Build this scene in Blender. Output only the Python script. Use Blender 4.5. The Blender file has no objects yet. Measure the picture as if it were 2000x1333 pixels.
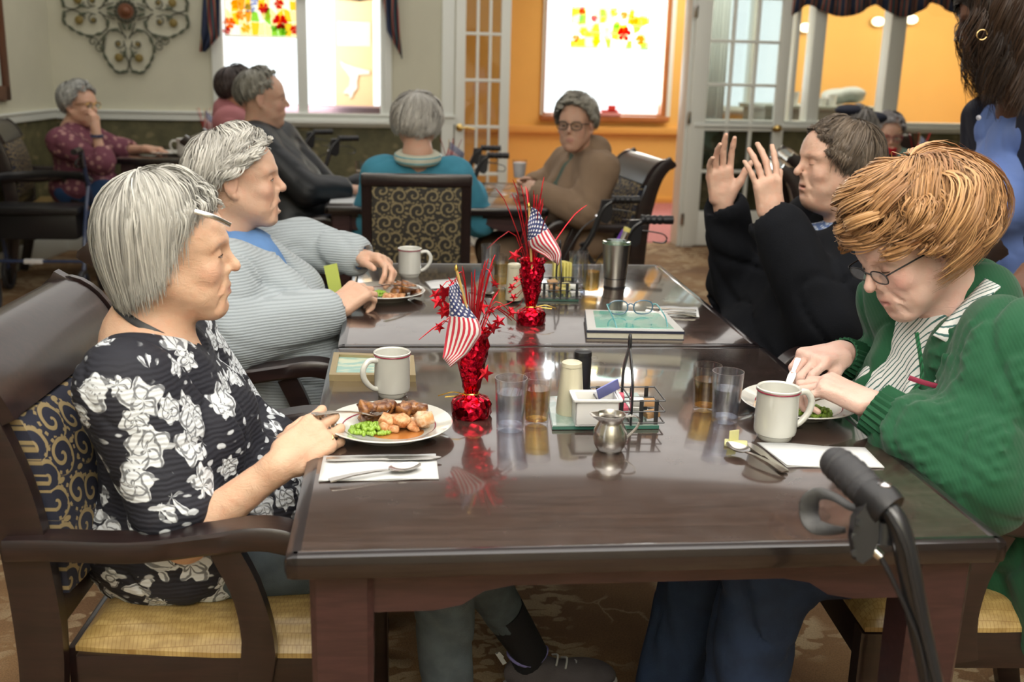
import bpy, bmesh, math, random
import numpy as np
from mathutils import Vector, Matrix
C=bpy.context; D=bpy.data; SC=C.scene
COL=SC.collection
rng=np.random.RandomState(7); random.seed(7)
# ------------------------------------------------------------------ camera
F_PX=2070.; CX,CY=1000.,666.5
_Y=np.array([777-CX,106-CY,F_PX]);_Y/=np.linalg.norm(_Y)
_D=np.array([788-CX,8100-CY,F_PX]);_D-=_D.dot(_Y)*_Y;_D/=np.linalg.norm(_D)
_Z=-_D;_X=np.cross(_Y,_Z)
RM=np.stack([_X,_Y,_Z],1)
CAM=np.array([0.15027,-1.37540,1.41])
TZ=.76                                      # height of the table tops
def ray(px,py): return RM.T@np.array([px-CX,py-CY,F_PX])
def onz(px,py,z=TZ):
    r=ray(px,py); return CAM+r*((z-CAM[2])/r[2])
def ony(px,py,y):
    r=ray(px,py); return CAM+r*((y-CAM[1])/r[1])
WD=np.array([.9963,.0857,0.]);WN=np.array([.0857,-.9963,0.]);WP=np.array([-1.75,6.40,0.])   # the far wall runs a few degrees off the tables
def wallp(s,z,off=0.): return WP+WD*s+np.array([0,0,z])+WN*off
def onw(px,py,off=0.):
    r=ray(px,py); p0=WP+WN*off; t=(p0-CAM)@WN/(r@WN); q=CAM+r*t; return (q-WP)@WD,q[2]
P=ony
cam=D.cameras.new('camera');co=D.objects.new('camera',cam);COL.objects.link(co)
cam.sensor_width=36;cam.lens=36*F_PX/2000
M4=Matrix.Identity(4)
for i in range(3):
    M4[i][0]=RM[0][i];M4[i][1]=-RM[1][i];M4[i][2]=-RM[2][i];M4[i][3]=CAM[i]
co.matrix_world=M4
cam.dof.use_dof=True;cam.dof.focus_distance=2.1;cam.dof.aperture_fstop=4.2
cam.clip_start=.05;SC.camera=co
# ------------------------------------------------------------------ light
SC.view_settings.view_transform='Standard';SC.view_settings.look='None'
SC.view_settings.gamma=1;SC.view_settings.use_curve_mapping=False
SC.view_settings.exposure=0.10
W=D.worlds.new('sky');SC.world=W;W.use_nodes=True
nt=W.node_tree;bg=nt.nodes['Background']
bg.inputs[0].default_value=(.93,.96,1.0,1);bg.inputs[1].default_value=WORLD_S=1.9
def area(name,loc,rot,sx,sy,e,col):
    l=D.lights.new(name,'AREA');l.shape='RECTANGLE';l.size=sx;l.size_y=sy;l.energy=e;l.color=col
    o=D.objects.new(name,l);COL.objects.link(o);o.location=loc;o.rotation_euler=rot;return o
def R(*a): return tuple(math.radians(v) for v in a)
area('camera_side_bounce_light',(.5,-1.9,1.75),R(180,0,0),1.3,1.1,170,(1,.97,.93))
area('near_ceiling_fill',(.7,.5,2.57),R(0,0,0),3.6,2.2,58,(1,.97,.92))  # added area light, no fixture there; soft fill over the near table
area('dining_room_ceiling_fill',(.6,4.75,2.57),R(0,0,0),5.4,2.9,58,(1,.98,.94))  # oversized unseen area light, added to brighten the back of the room
area('sun_room_ceiling_fill',(4.4,8.3,2.5),R(0,0,0),4.5,1.2,85,(1,.92,.78))  # unseen overhead area light filling the sun room
def window_area(name,s0,s1,z0,z1,off,e,k=1):
    l=area(name,tuple(wallp((s0+s1)/2,(z0+z1)/2,off)),(0,0,0),s1-s0,z1-z0,e,(.95,.98,1.0))
    l.rotation_euler=Matrix(((-k*WD[0],0,-k*WN[0]),(-k*WD[1],0,-k*WN[1]),(0,1,0))).to_euler()
window_area('sun_room_window_daylight',onw(1070,120,-2.85)[0],onw(1300,120,-2.85)[0],.98,2.15,-2.85,50)
window_area('porch_post_fill',onw(440,120,-.22)[0],onw(650,120,-.22)[0],1.0,2.1,-.22,26,-1)  # added lamp at the left window, aimed outward only to brighten the post
SC.cycles.max_bounces=7;SC.cycles.diffuse_bounces=3;SC.cycles.glossy_bounces=4;SC.cycles.transmission_bounces=7
SC.cycles.transparent_max_bounces=12
SC.cycles.use_denoising=True;SC.cycles.caustics_reflective=False;SC.cycles.caustics_refractive=False
SC.cycles.sample_clamp_indirect=6
# ------------------------------------------------------------------ materials
def lin(c):
    if isinstance(c,str):
        c=[int(c[i:i+2],16)/255 for i in (0,2,4)]
        c=[v/12.92 if v<=.04045 else ((v+.055)/1.055)**2.4 for v in c]
    return (c[0],c[1],c[2],1)
class G:
    def __init__(s,name,rough=.5,**kw):
        s.m=D.materials.new(name);s.m.use_nodes=True;s.t=s.m.node_tree;s.b=s.t.nodes['Principled BSDF']
        s.b.inputs['Roughness'].default_value=rough
        for k,v in kw.items():
            s.b.inputs[k].default_value=v
    def n(s,typ,ins=None,**at):
        n=s.t.nodes.new('ShaderNode'+typ)
        for k,v in at.items(): setattr(n,k,v)
        if ins:
            for k,v in ins.items():
                if hasattr(v,'is_linked') or hasattr(v,'links'): s.t.links.new(v,n.inputs[k])
                else: n.inputs[k].default_value=v
        return n
    def math(s,op,a,b=0.,c=0.):
        n=s.t.nodes.new('ShaderNodeMath');n.operation=op
        for i,v in enumerate((a,b,c)):
            if hasattr(v,'links'): s.t.links.new(v,n.inputs[i])
            else: n.inputs[i].default_value=v
        return n.outputs[0]
    def mix(s,f,a,b,mode='MIX'):
        n=s.t.nodes.new('ShaderNodeMix');n.data_type='RGBA';n.blend_type=mode
        for k,v in ((0,f),(6,a),(7,b)):
            if hasattr(v,'links'): s.t.links.new(v,n.inputs[k])
            elif k==0: n.inputs[k].default_value=v
            else: n.inputs[k].default_value=lin(v)
        return n.outputs[2]
    def obj(s): return s.n('TexCoord').outputs['Object']
    def uv(s): return s.n('TexCoord').outputs['UV']
    def mapv(s,v,scale=(1,1,1),rot=(0,0,0),loc=(0,0,0)):
        return s.n('Mapping',{'Vector':v,'Scale':scale,'Rotation':rot,'Location':loc}).outputs[0]
    def noise(s,v,sc,det=2,rough=.5,dist=0.): return s.n('TexNoise',{'Vector':v,'Scale':sc,'Detail':det,'Roughness':rough,'Distortion':dist})
    def vor(s,v,sc,rnd=1.,feat='F1',**kw): return s.n('TexVoronoi',{'Vector':v,'Scale':sc,'Randomness':rnd},feature=feat,**kw)
    def ramp(s,f,stops,interp='LINEAR'):
        n=s.n('ValToRGB',{'Fac':f});r=n.color_ramp;r.interpolation=interp
        while len(r.elements)<len(stops): r.elements.new(.5)
        for e,(p,c) in zip(r.elements,stops): e.position=p;e.color=lin(c) if not isinstance(c,(int,float)) else (c,c,c,1)
        return n.outputs[0]
    def step(s,v,a,b): # smoothstep a..b
        return s.n('MapRange',{'Value':v,'From Min':a,'From Max':b},interpolation_type='SMOOTHSTEP').outputs[0]
    def col(s,v):
        if hasattr(v,'links'): s.t.links.new(v,s.b.inputs['Base Color'])
        else: s.b.inputs['Base Color'].default_value=lin(v)
        return s
    def bump(s,h,strength=.3,dist=.002):
        n=s.n('Bump',{'Height':h,'Strength':strength,'Distance':dist});s.t.links.new(n.outputs[0],s.b.inputs['Normal']);return s
def plain(name,c,rough=.5,bump=0,bs=200,var=.0,**kw):
    g=G(name,rough,**kw)
    v=g.obj()
    n=g.noise(v,bs,3)
    if var: g.col(g.mix(g.step(g.noise(v,bs*.06,3).outputs[0],.3,.7),c,[x*(1-var) for x in lin(c)[:3]]))
    else: g.col(c)
    if bump: g.bump(n.outputs[0],bump,.002)
    return g.m
M={}
def m_wood(name,c1,c2,rough=.28,coat=.6):
    g=G(name,rough,**{'Coat Weight':coat,'Coat Roughness':.12})
    v=g.mapv(g.obj(),(3,30,30))
    n=g.noise(v,3,4,.6,.6).outputs[0]
    g.col(g.mix(g.step(n,.3,.75),c1,c2)); g.bump(n,.03,.001); return g.m
M['wood']=m_wood('dark_mahogany',(.013,.008,.008),(.026,.013,.012),.32,.30)
M['wood_red']=m_wood('red_mahogany_leg',(.034,.014,.015),(.060,.025,.026),.36,.2)
g=G('table_top_lacquer',.2,**{'Coat Weight':1.0,'Coat Roughness':.07,'Coat IOR':1.6})
v=g.obj();n=g.noise(g.mapv(v,(2,26,26)),3,5,.6,.5).outputs[0]
g.col(g.mix(g.step(n,.3,.75),(.034,.021,.017),(.060,.037,.030)))
sm=g.noise(v,14,4,.7).outputs[0]
g.t.links.new(g.n('MapRange',{'Value':sm,'From Min':.3,'From Max':.75,'To Min':.16,'To Max':.30}).outputs[0],g.b.inputs['Roughness'])
M['top']=g.m
g=G('dark_edge_lacquer',.25,**{'Coat Weight':.7,'Coat Roughness':.1});g.col((.011,.007,.008));M['edge']=g.m
# carpet
g=G('floral_carpet',.95)
v=g.obj()
w=g.n('VectorMath',{0:v,1:g.n('VectorMath',{0:g.noise(v,11,3).outputs['Color'],'Scale':.10},operation='SCALE').outputs[0]},operation='ADD').outputs[0]
def leaf(sc,r,rot):
    vv=g.mapv(w,(1,2.1,1),(0,0,rot)); d=g.vor(vv,sc,.9).outputs['Distance']; return g.step(d,r,r-.07)
a=leaf(11,.40,.5);b=leaf(14,.40,2.2);c=leaf(8,.36,1.3)
clus=g.step(g.noise(v,3.3,2).outputs[0],.42,.55)
st=g.step(g.vor(g.mapv(w,(1,1,0)),4.5,1.,'DISTANCE_TO_EDGE').outputs[0],.022,.006)
leafs=g.math('MAXIMUM',g.math('MULTIPLY',g.math('MAXIMUM',a,g.math('MAXIMUM',b,c)),clus),g.math('MULTIPLY',g.math('MULTIPLY',st,.6),g.step(g.noise(v,4.1,2).outputs[0],.5,.6)))
base=g.mix(g.step(g.noise(v,2.2,3).outputs[0],.35,.65),(.235,.135,.06),(.155,.082,.038))
fin=g.mix(g.math('MULTIPLY',leafs,.8),base,(.42,.32,.19))
pil=g.noise(v,260,2).outputs[0]
fin=g.mix(.5,fin,g.mix(g.step(pil,.25,.75),(.25,.25,.25),(1,1,1)),'MULTIPLY')
g.col(g.mix(1.,fin,(1.35,1.35,1.35),'MULTIPLY'));g.bump(pil,.6,.004);M['carpet']=g.m
g=G('pink_carpet',.95);v=g.obj();g.col(g.mix(g.step(g.noise(v,60,3).outputs[0],.3,.7),(.50,.20,.20),(.36,.13,.13)));M['pinkcarpet']=g.m
M['cream']=plain('cream_wall_paint',(.60,.58,.45),.8,.05,90,.04)
M['white']=plain('white_trim_paint',(.78,.80,.74),.45,.02,60)
M['door']=plain('white_door_paint',(.80,.81,.74),.4,.02,60)
M['orange']=plain('orange_wall_paint',(.86,.50,.13),.75,.04,80,.03)
M['ceil']=plain('ceiling_paint',(.75,.73,.68),.9,.05,90)
g=G('green_leaf_wallpaper',.6);v=g.obj()
w=g.n('VectorMath',{0:v,1:g.n('VectorMath',{0:g.noise(v,5,3).outputs['Color'],'Scale':.16},operation='SCALE').outputs[0]},operation='ADD').outputs[0]
d=g.vor(g.mapv(w,(1,1,1.6)),7,1.).outputs['Distance']
d2=g.noise(v,9,5,.65).outputs[0]
c=g.mix(g.step(d2,.35,.7),(.075,.072,.032),(.135,.12,.055))
g.col(g.mix(g.math('MULTIPLY',g.step(d,.28,.16),.45),c,(.30,.235,.12)));M['green']=g.m
M['ochre_trim']=plain('orange_wood_rail',(.80,.42,.10),.45,.03,60)
M['sill']=plain('varnished_window_wood',(.50,.18,.05),.4,.05,60,.2)
def glassm(name,tint=(1,1,1),rough=.0,ior=1.45,frost=0):
    g=G(name,rough,**{'Transmission Weight':1.0,'IOR':ior});g.b.inputs['Base Color'].default_value=lin(tint);return g.m
def thin(name,tint,spec=.12,rough=.03):
    m=D.materials.new(name);m.use_nodes=True;t=m.node_tree;t.nodes.clear()
    o=t.nodes.new('ShaderNodeOutputMaterial');mx=t.nodes.new('ShaderNodeMixShader');tr=t.nodes.new('ShaderNodeBsdfTransparent');gl=t.nodes.new('ShaderNodeBsdfGlossy');lw=t.nodes.new('ShaderNodeLayerWeight');fr=t.nodes.new('ShaderNodeMath');fr.operation='POWER';fr.inputs[1].default_value=3.;lw.inputs[0].default_value=.5;t.links.new(lw.outputs['Facing'],fr.inputs[0])
    gl.inputs['Roughness'].default_value=rough;tr.inputs[0].default_value=lin(tint)
    ad=t.nodes.new('ShaderNodeMath');ad.operation='MULTIPLY_ADD';ad.inputs[1].default_value=.55;ad.inputs[2].default_value=spec;ad.use_clamp=True
    t.links.new(fr.outputs[0],ad.inputs[0]);t.links.new(ad.outputs[0],mx.inputs[0]);t.links.new(tr.outputs[0],mx.inputs[1]);t.links.new(gl.outputs[0],mx.inputs[2]);t.links.new(mx.outputs[0],o.inputs[0]);return m
M['pane']=thin('window_pane_glass',(.95,.97,.96),.04)
M['doorpane']=thin('door_pane_glass',(.85,.88,.87),.12)
M['glass']=thin('clear_tumbler_plastic',(.97,.97,.98),.06,.05)
M['bluglass']=thin('frosted_blue_tumbler',(.93,.95,1.0),.16,.18)
M['cider']=glassm('apple_juice',(.95,.74,.30),0,1.34)
M['water']=thin('drinking_water',(.96,.97,.98),.07,.04)
M['greenglass']=thin('green_edge_glass',(.55,.72,.66),.10,.03)
g=G('glass_board_edge',.1,**{'Coat Weight':.5});g.col((.03,.14,.11));M['glassedge']=g.m
g=G('frosted_glass_board',.12,**{'Coat Weight':1.0});g.col(g.mix(g.step(g.noise(g.obj(),30,3).outputs[0],.4,.6),(.22,.33,.30),(.36,.45,.42)));M['board']=g.m
M['china']=plain('cream_white_china',(.66,.66,.61),.12,0,**{'Coat Weight':.6})
M['maroon']=plain('maroon_glaze_line',(.28,.03,.06),.2)
M['steel']=plain('brushed_stainless',(.62,.60,.57),.22,.03,60,**{'Metallic':1.0})
M['chrome']=plain('polished_chrome',(.75,.75,.78),.1,**{'Metallic':1.0})
M['steelrough']=plain('tumbler_brushed_steel',(.50,.48,.45),.30,.03,60,**{'Metallic':1.0})
M['brass']=plain('brass_knob_metal',(.70,.50,.18),.22,**{'Metallic':1.0})
M['gold']=plain('gold_ring_metal',(.95,.68,.30),.15,**{'Metallic':1.0})
M['black']=plain('black_plastic',(.010,.010,.012),.4,.15,300)
M['blackmetal']=plain('black_powder_coat',(.012,.013,.016),.28,**{'Coat Weight':.3})
M['blackrubber']=plain('grey_black_rubber',(.030,.030,.034),.6,.3,400)
M['navymetal']=plain('dark_blue_frame_paint',(.03,.05,.12),.3,**{'Coat Weight':.6})
M['redmetal']=plain('red_frame_paint',(.55,.01,.02),.25,**{'Coat Weight':.8})
M['paper']=plain('white_paper_napkin',(.64,.65,.65),.85,.15,80)
M['whiteplastic']=plain('white_plastic',(.80,.80,.80),.3)
M['shaker']=plain('cream_shaker_plastic',(.62,.58,.43),.35)
M['vinyl']=None
g=G('gold_vinyl_seat',.33,**{'Coat Weight':.25,'Coat Roughness':.3});v=g.obj()
br=g.n('TexBrick',{'Vector':v,'Scale':60.,'Mortar Size':.035,'Brick Width':.42,'Row Height':.95,'Color1':(1,1,1,1),'Color2':(.93,.92,.88,1),'Mortar':(.62,.52,.36,1)})
c=g.mix(g.step(g.noise(g.mapv(v,(1,3,1)),25,3).outputs[0],.35,.7),(.37,.245,.085),(.52,.37,.145))
g.col(g.mix(.75,c,br.outputs['Color'],'MULTIPLY'));g.bump(br.outputs['Color'],.25,.001);M['vinyl']=g.m
def m_scroll(name,bgc,fg,sc=15):
    g=G(name,.7);v=g.uv()
    w=g.n('VectorMath',{0:v,1:g.n('VectorMath',{0:g.noise(v,sc*.5,2).outputs['Color'],'Scale':.02},operation='SCALE').outputs[0]},operation='ADD').outputs[0]
    vo=g.vor(w,sc,.45,voronoi_dimensions='2D');d=vo.outputs['Distance']
    dv=g.n('VectorMath',{0:g.n('VectorMath',{0:w,'Scale':sc},operation='SCALE').outputs[0],1:g.n('VectorMath',{0:vo.outputs['Position'],'Scale':sc},operation='SCALE').outputs[0]},operation='SUBTRACT').outputs[0]
    sp=g.n('SeparateXYZ',{0:dv});an=g.math('ARCTAN2',sp.outputs[1],sp.outputs[0])
    spi=g.math('SINE',g.math('ADD',g.math('MULTIPLY',d,17.),an))
    s1=g.math('MULTIPLY',g.step(spi,.45,.75),g.step(d,.56,.5))
    dots=g.math('MULTIPLY',g.step(g.math('SINE',g.math('MULTIPLY',an,11.)),.2,.5),g.math('MULTIPLY',g.step(d,.40,.43),g.step(d,.52,.49)))
    lf=g.step(g.vor(g.mapv(w,(1,1.9,1),(0,0,.9)),sc*1.7,.9,voronoi_dimensions='2D').outputs['Distance'],.27,.2)
    f=g.math('MAXIMUM',g.math('MAXIMUM',s1,dots),g.math('MULTIPLY',lf,g.step(d,.42,.5)))
    g.col(g.mix(f,bgc,fg));g.bump(f,.2,.001);return g.m
M['scroll']=m_scroll('navy_gold_scroll_fabric',(.022,.025,.045),(.33,.25,.125),16)
M['scroll2']=m_scroll('black_gold_scroll_fabric',(.03,.027,.022),(.26,.21,.11),15)
# skin / hair use colour attributes
def m_skin(name,rough=.5,sss=.0,dark=0):
    g=G(name,rough);a=g.n('VertexColor',layer_name='Col').outputs[0];v=g.obj()
    bl=g.noise(v,38,4,.6).outputs[0]
    c=g.mix(g.math('MULTIPLY',g.step(bl,.42,.72),.32),a,g.mix(1.,a,(1.05,.70,.62),'MULTIPLY'))
    g.col(c)
    wr=g.noise(g.mapv(v,(1,1,2.2)),120,4,.7).outputs[0]
    mid=g.noise(v,45,3,.6,.8).outputs[0]
    rg=g.math('ABSOLUTE',g.math('SUBTRACT',g.noise(g.mapv(v,(1,1,1.8)),34,3,.6,1.2).outputs[0],.5));g.bump(g.math('ADD',g.math('ADD',g.math('MULTIPLY',wr,.35),g.math('MULTIPLY',mid,.5)),g.math('MULTIPLY',g.step(rg,0,.12),.22)),.40,.003)
    g.b.inputs['Subsurface Weight'].default_value=.12;g.b.inputs['Subsurface Radius'].default_value=(.012,.005,.003);g.b.inputs['Subsurface Scale'].default_value=.6
    return g.m
M['skin']=m_skin('aged_fair_skin')
g=G('hair_strands',.42);a=g.n('VertexColor',layer_name='Col').outputs[0];g.col(a);g.b.inputs['Specular IOR Level'].default_value=.35
g.b.inputs['Sheen Weight'].default_value=.1;M['hair']=g.m
g=G('eye',.15,**{'Coat Weight':.5});a=g.n('VertexColor',layer_name='Col').outputs[0];g.col(a);M['eye']=g.m
# ------------------------------------------------------------------ objects
def link(o,parent=None):
    COL.objects.link(o)
    if parent is not None: o.parent=parent
    return o
def tag(o,label=None,cat=None,group=None,kind=None):
    for k,v in (('label',label),('category',cat),('group',group),('kind',kind)):
        if v: o[k]=v
    return o
def thing(name,label,cat,loc=(0,0,0),rz=0,group=None):
    o=D.objects.new(name,None);o.empty_display_size=.05;COL.objects.link(o);o.location=loc;o.rotation_euler=(0,0,rz)
    return tag(o,label,cat,group)
def part(name,me,mat,parent=None,kind=None,label=None):
    """me: Mesh or MB; vertices in the parent's local frame"""
    if isinstance(me,MB): me=me.mesh(name)
    if mat is not None:
        me.materials.clear();me.materials.append(M[mat] if isinstance(mat,str) else mat)
    o=D.objects.new(name,me);link(o,parent)
    if kind:o['kind']=kind
    if label:o['label']=label
    return o
def dup(o,parent=None):
    c=o.copy();COL.objects.link(c)
    if parent is not None:c.parent=parent
    for ch in list(o.children): dup(ch,c)
    return c
class MB:
    def __init__(s): s.v=[];s.f=[];s.n=0;s.uv=None
    def add(s,v,f):
        v=np.asarray(v,float).reshape(-1,3);s.v.append(v);s.f+= [tuple(i+s.n for i in q) for q in f];s.n+=len(v);return s
    def box(s,c,size,bev=0.,rot=None):
        """bevelled box"""
        bm=bmesh.new();bmesh.ops.create_cube(bm,size=1)
        for v in bm.verts: v.co=Vector([v.co[i]*size[i] for i in range(3)])
        if bev>0: bmesh.ops.bevel(bm,geom=list(bm.edges),offset=bev,segments=2,profile=.6,affect='EDGES')
        bm.verts.index_update()
        V=np.array([v.co[:] for v in bm.verts])
        if rot is not None:V=V@np.array(rot).T
        s.add(V+np.array(c),[[v.index for v in f.verts] for f in bm.faces]);bm.free();return s
    def tube(s,pts,r,seg=8,cap=True,closed=False):
        pts=np.asarray(pts,float);n=len(pts);r=np.broadcast_to(np.asarray(r,float),(n,))
        T=np.gradient(pts,axis=0) if not closed else np.roll(pts,-1,0)-np.roll(pts,1,0)
        T/=np.linalg.norm(T,axis=1)[:,None]+1e-12
        u=np.cross(T[0],[0,0,1.]);
        if np.linalg.norm(u)<.1:u=np.cross(T[0],[1.,0,0])
        u/=np.linalg.norm(u);V=[]
        for i in range(n):
            u=u-T[i]*(u@T[i]);u/=np.linalg.norm(u);w=np.cross(T[i],u)
            for k in range(seg):
                a=2*math.pi*k/seg;V.append(pts[i]+r[i]*(math.cos(a)*u+math.sin(a)*w))
        F=[];m=n if closed else n-1
        for i in range(m):
            j=(i+1)%n
            for k in range(seg):
                l=(k+1)%seg;F.append((i*seg+k,i*seg+l,j*seg+l,j*seg+k))
        if cap and not closed:
            F.append(tuple(reversed(range(seg))));F.append(tuple((n-1)*seg+k for k in range(seg)))
        return s.add(V,F)
    def lathe(s,prof,c=(0,0,0),seg=28,ax=None,sx=1,sy=1,cap=True):
        prof=np.array(prof,float);n=len(prof);V=[]
        for r_,z in prof:
            for k in range(seg):
                a=2*math.pi*k/seg;V.append((r_*math.cos(a)*sx,r_*math.sin(a)*sy,z))
        V=np.array(V)
        if ax is not None: V=V@np.array(ax).T
        F=[]
        for i in range(n-1):
            for k in range(seg):
                l=(k+1)%seg;F.append((i*seg+k,i*seg+l,(i+1)*seg+l,(i+1)*seg+k))
        if cap and prof[0][0]>1e-5:F.append(tuple(reversed(range(seg))))
        if cap and prof[-1][0]>1e-5:F.append(tuple((n-1)*seg+k for k in range(seg)))
        return s.add(V+np.array(c),F)
    def prism(s,poly,d,O=(0,0,0),U=(1,0,0),Vv=(0,0,1),Nn=(0,1,0)):
        """polygon in the U,V plane, thickness d along N (centred)"""
        O,U,Vv,Nn=[np.array(a,float) for a in (O,U,Vv,Nn)];n=len(poly)
        a=[O+U*p[0]+Vv*p[1]-Nn*d/2 for p in poly];b=[q+Nn*d for q in a]
        F=[tuple(range(n)),tuple(reversed(range(n,2*n)))]+[(i,i+n,(i+1)%n+n,(i+1)%n) for i in range(n)]
        return s.add(a+b,F)
    def band(s,pts,w,t,up):
        """ribbon bar swept along pts: width w across, thickness t along up"""
        pts=np.asarray(pts,float);n=len(pts);T=np.gradient(pts,axis=0);T/=np.linalg.norm(T,axis=1)[:,None];up=np.array(up,float);V=[]
        w=np.broadcast_to(w,(n,));t=np.broadcast_to(t,(n,))
        for i in range(n):
            sd=np.cross(T[i],up);sd/=np.linalg.norm(sd)+1e-9;uu=np.cross(sd,T[i])
            for a,b in ((-1,-.7),(-.85,-1),(.85,-1),(1,-.7),(1,.7),(.85,1),(-.85,1),(-1,.7)): V.append(pts[i]+sd*a*w[i]/2+uu*b*t[i]/2)
        F=[]
        for i in range(n-1):
            for k in range(8):
                l=(k+1)%8;F.append((i*8+k,i*8+l,(i+1)*8+l,(i+1)*8+k))
        F.append(tuple(reversed(range(8))));F.append(tuple((n-1)*8+k for k in range(8)));return s.add(V,F)
    def mesh(s,name='m',smooth=True,fix=True):
        me=D.meshes.new(name);me.from_pydata(np.concatenate(s.v).tolist(),[],s.f)
        if fix:
            bm=bmesh.new();bm.from_mesh(me);bmesh.ops.recalc_face_normals(bm,faces=bm.faces);bm.to_mesh(me);bm.free()
        if smooth:
            me.polygons.foreach_set('use_smooth',[True]*len(me.polygons))
            try: me.set_sharp_from_angle(angle=math.radians(38))
            except Exception: pass
        return me
def boxuv(me,sc=1.,ax=(0,2)):
    uv=me.uv_layers.new(name='UVMap');co=np.zeros(len(me.vertices)*3);me.vertices.foreach_get('co',co);co=co.reshape(-1,3)
    li=np.zeros(len(me.loops),int);me.loops.foreach_get('vertex_index',li)
    uv.data.foreach_set('uv',(co[li][:,list(ax)]*sc).ravel());return me
def spline(pts,n=24):
    pts=np.asarray(pts,float);m=len(pts);P0=np.vstack([2*pts[0]-pts[1],pts,2*pts[-1]-pts[-2]]);o=[]
    for t in np.linspace(0,m-1-1e-6,n):
        i=int(t);u=t-i;a,b,c,d=P0[i:i+4];o.append(.5*((2*b)+(-a+c)*u+(2*a-5*b+4*c-d)*u*u+(-a+3*b-3*c+d)*u**3))
    return np.array(o)
def rotz(a): c,s=math.cos(a),math.sin(a);return np.array([[c,-s,0],[s,c,0],[0,0,1]])
def unit(v): v=np.asarray(v,float);return v/np.linalg.norm(v)
def frame(fwd,up=(0,0,1)):
    """columns side(right), forward, up"""
    f=unit(fwd);s=unit(np.cross(f,up));u=np.cross(s,f);return np.stack([s,f,u],1)
# ------------------------------------------------------------------ implicit surfaces
def sph(c,r): c=np.array(c,float);return (lambda p:np.linalg.norm(p-c,axis=1)-r,c,r)
def rc(a,b,ra,rb):
    a=np.array(a,float);b=np.array(b,float);ba=b-a;L=ba@ba+1e-12
    def f(p):
        pa=p-a;t=np.clip(pa@ba/L,0,1);return np.linalg.norm(pa-t[:,None]*ba,axis=1)-(ra+(rb-ra)*t)
    return (f,(a+b)/2,math.sqrt(L)/2+max(ra,rb))
def ell(c,r,Fr=None):
    c=np.array(c,float);r=np.array(r,float)
    def f(p):
        q=p-c
        if Fr is not None:q=q@Fr
        k0=np.linalg.norm(q/r,axis=1);k1=np.linalg.norm(q/(r*r),axis=1)+1e-9
        return k0*(k0-1)/k1
    return (f,c,float(r.max()))
def rbox(c,h,rad,Fr=None):
    c=np.array(c,float);h=np.array(h,float)
    def f(p):
        q=p-c
        if Fr is not None:q=q@Fr
        q=np.abs(q)-h;return np.linalg.norm(np.maximum(q,0),axis=1)+np.minimum(q.max(1),0)-rad
    return (f,c,float(np.linalg.norm(h))+rad)
def half(c,n):  # keep the side opposite n
    c=np.array(c,float);n=unit(n);return (lambda p:(p-c)@n,c,50.)
def U(pr,k=.015): return (pr[0],pr[1],pr[2],'u',k)
def S(pr,k=.006): return (pr[0],pr[1],pr[2],'s',k)
def I(pr,k=.004): return (pr[0],pr[1],pr[2],'i',k)
def chain(pts,rs,k=.012): return [U(rc(pts[i],pts[i+1],rs[i],rs[i+1]),k) for i in range(len(pts)-1)]
def evalp(pr,p):
    d=np.full(len(p),1e3)
    for f,c,r,op,k in pr:
        e=f(p)
        if op=='u':
            h=np.clip(.5+.5*(d-e)/k,0,1);d=d*(1-h)+e*h-k*h*(1-h)
        elif op=='s':
            h=np.clip(.5-.5*(d+e)/k,0,1);d=d*(1-h)-e*h+k*h*(1-h)
        else:
            h=np.clip(.5-.5*(d-e)/k,0,1);d=d*(1-h)+e*h+k*h*(1-h)
    return d
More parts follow.
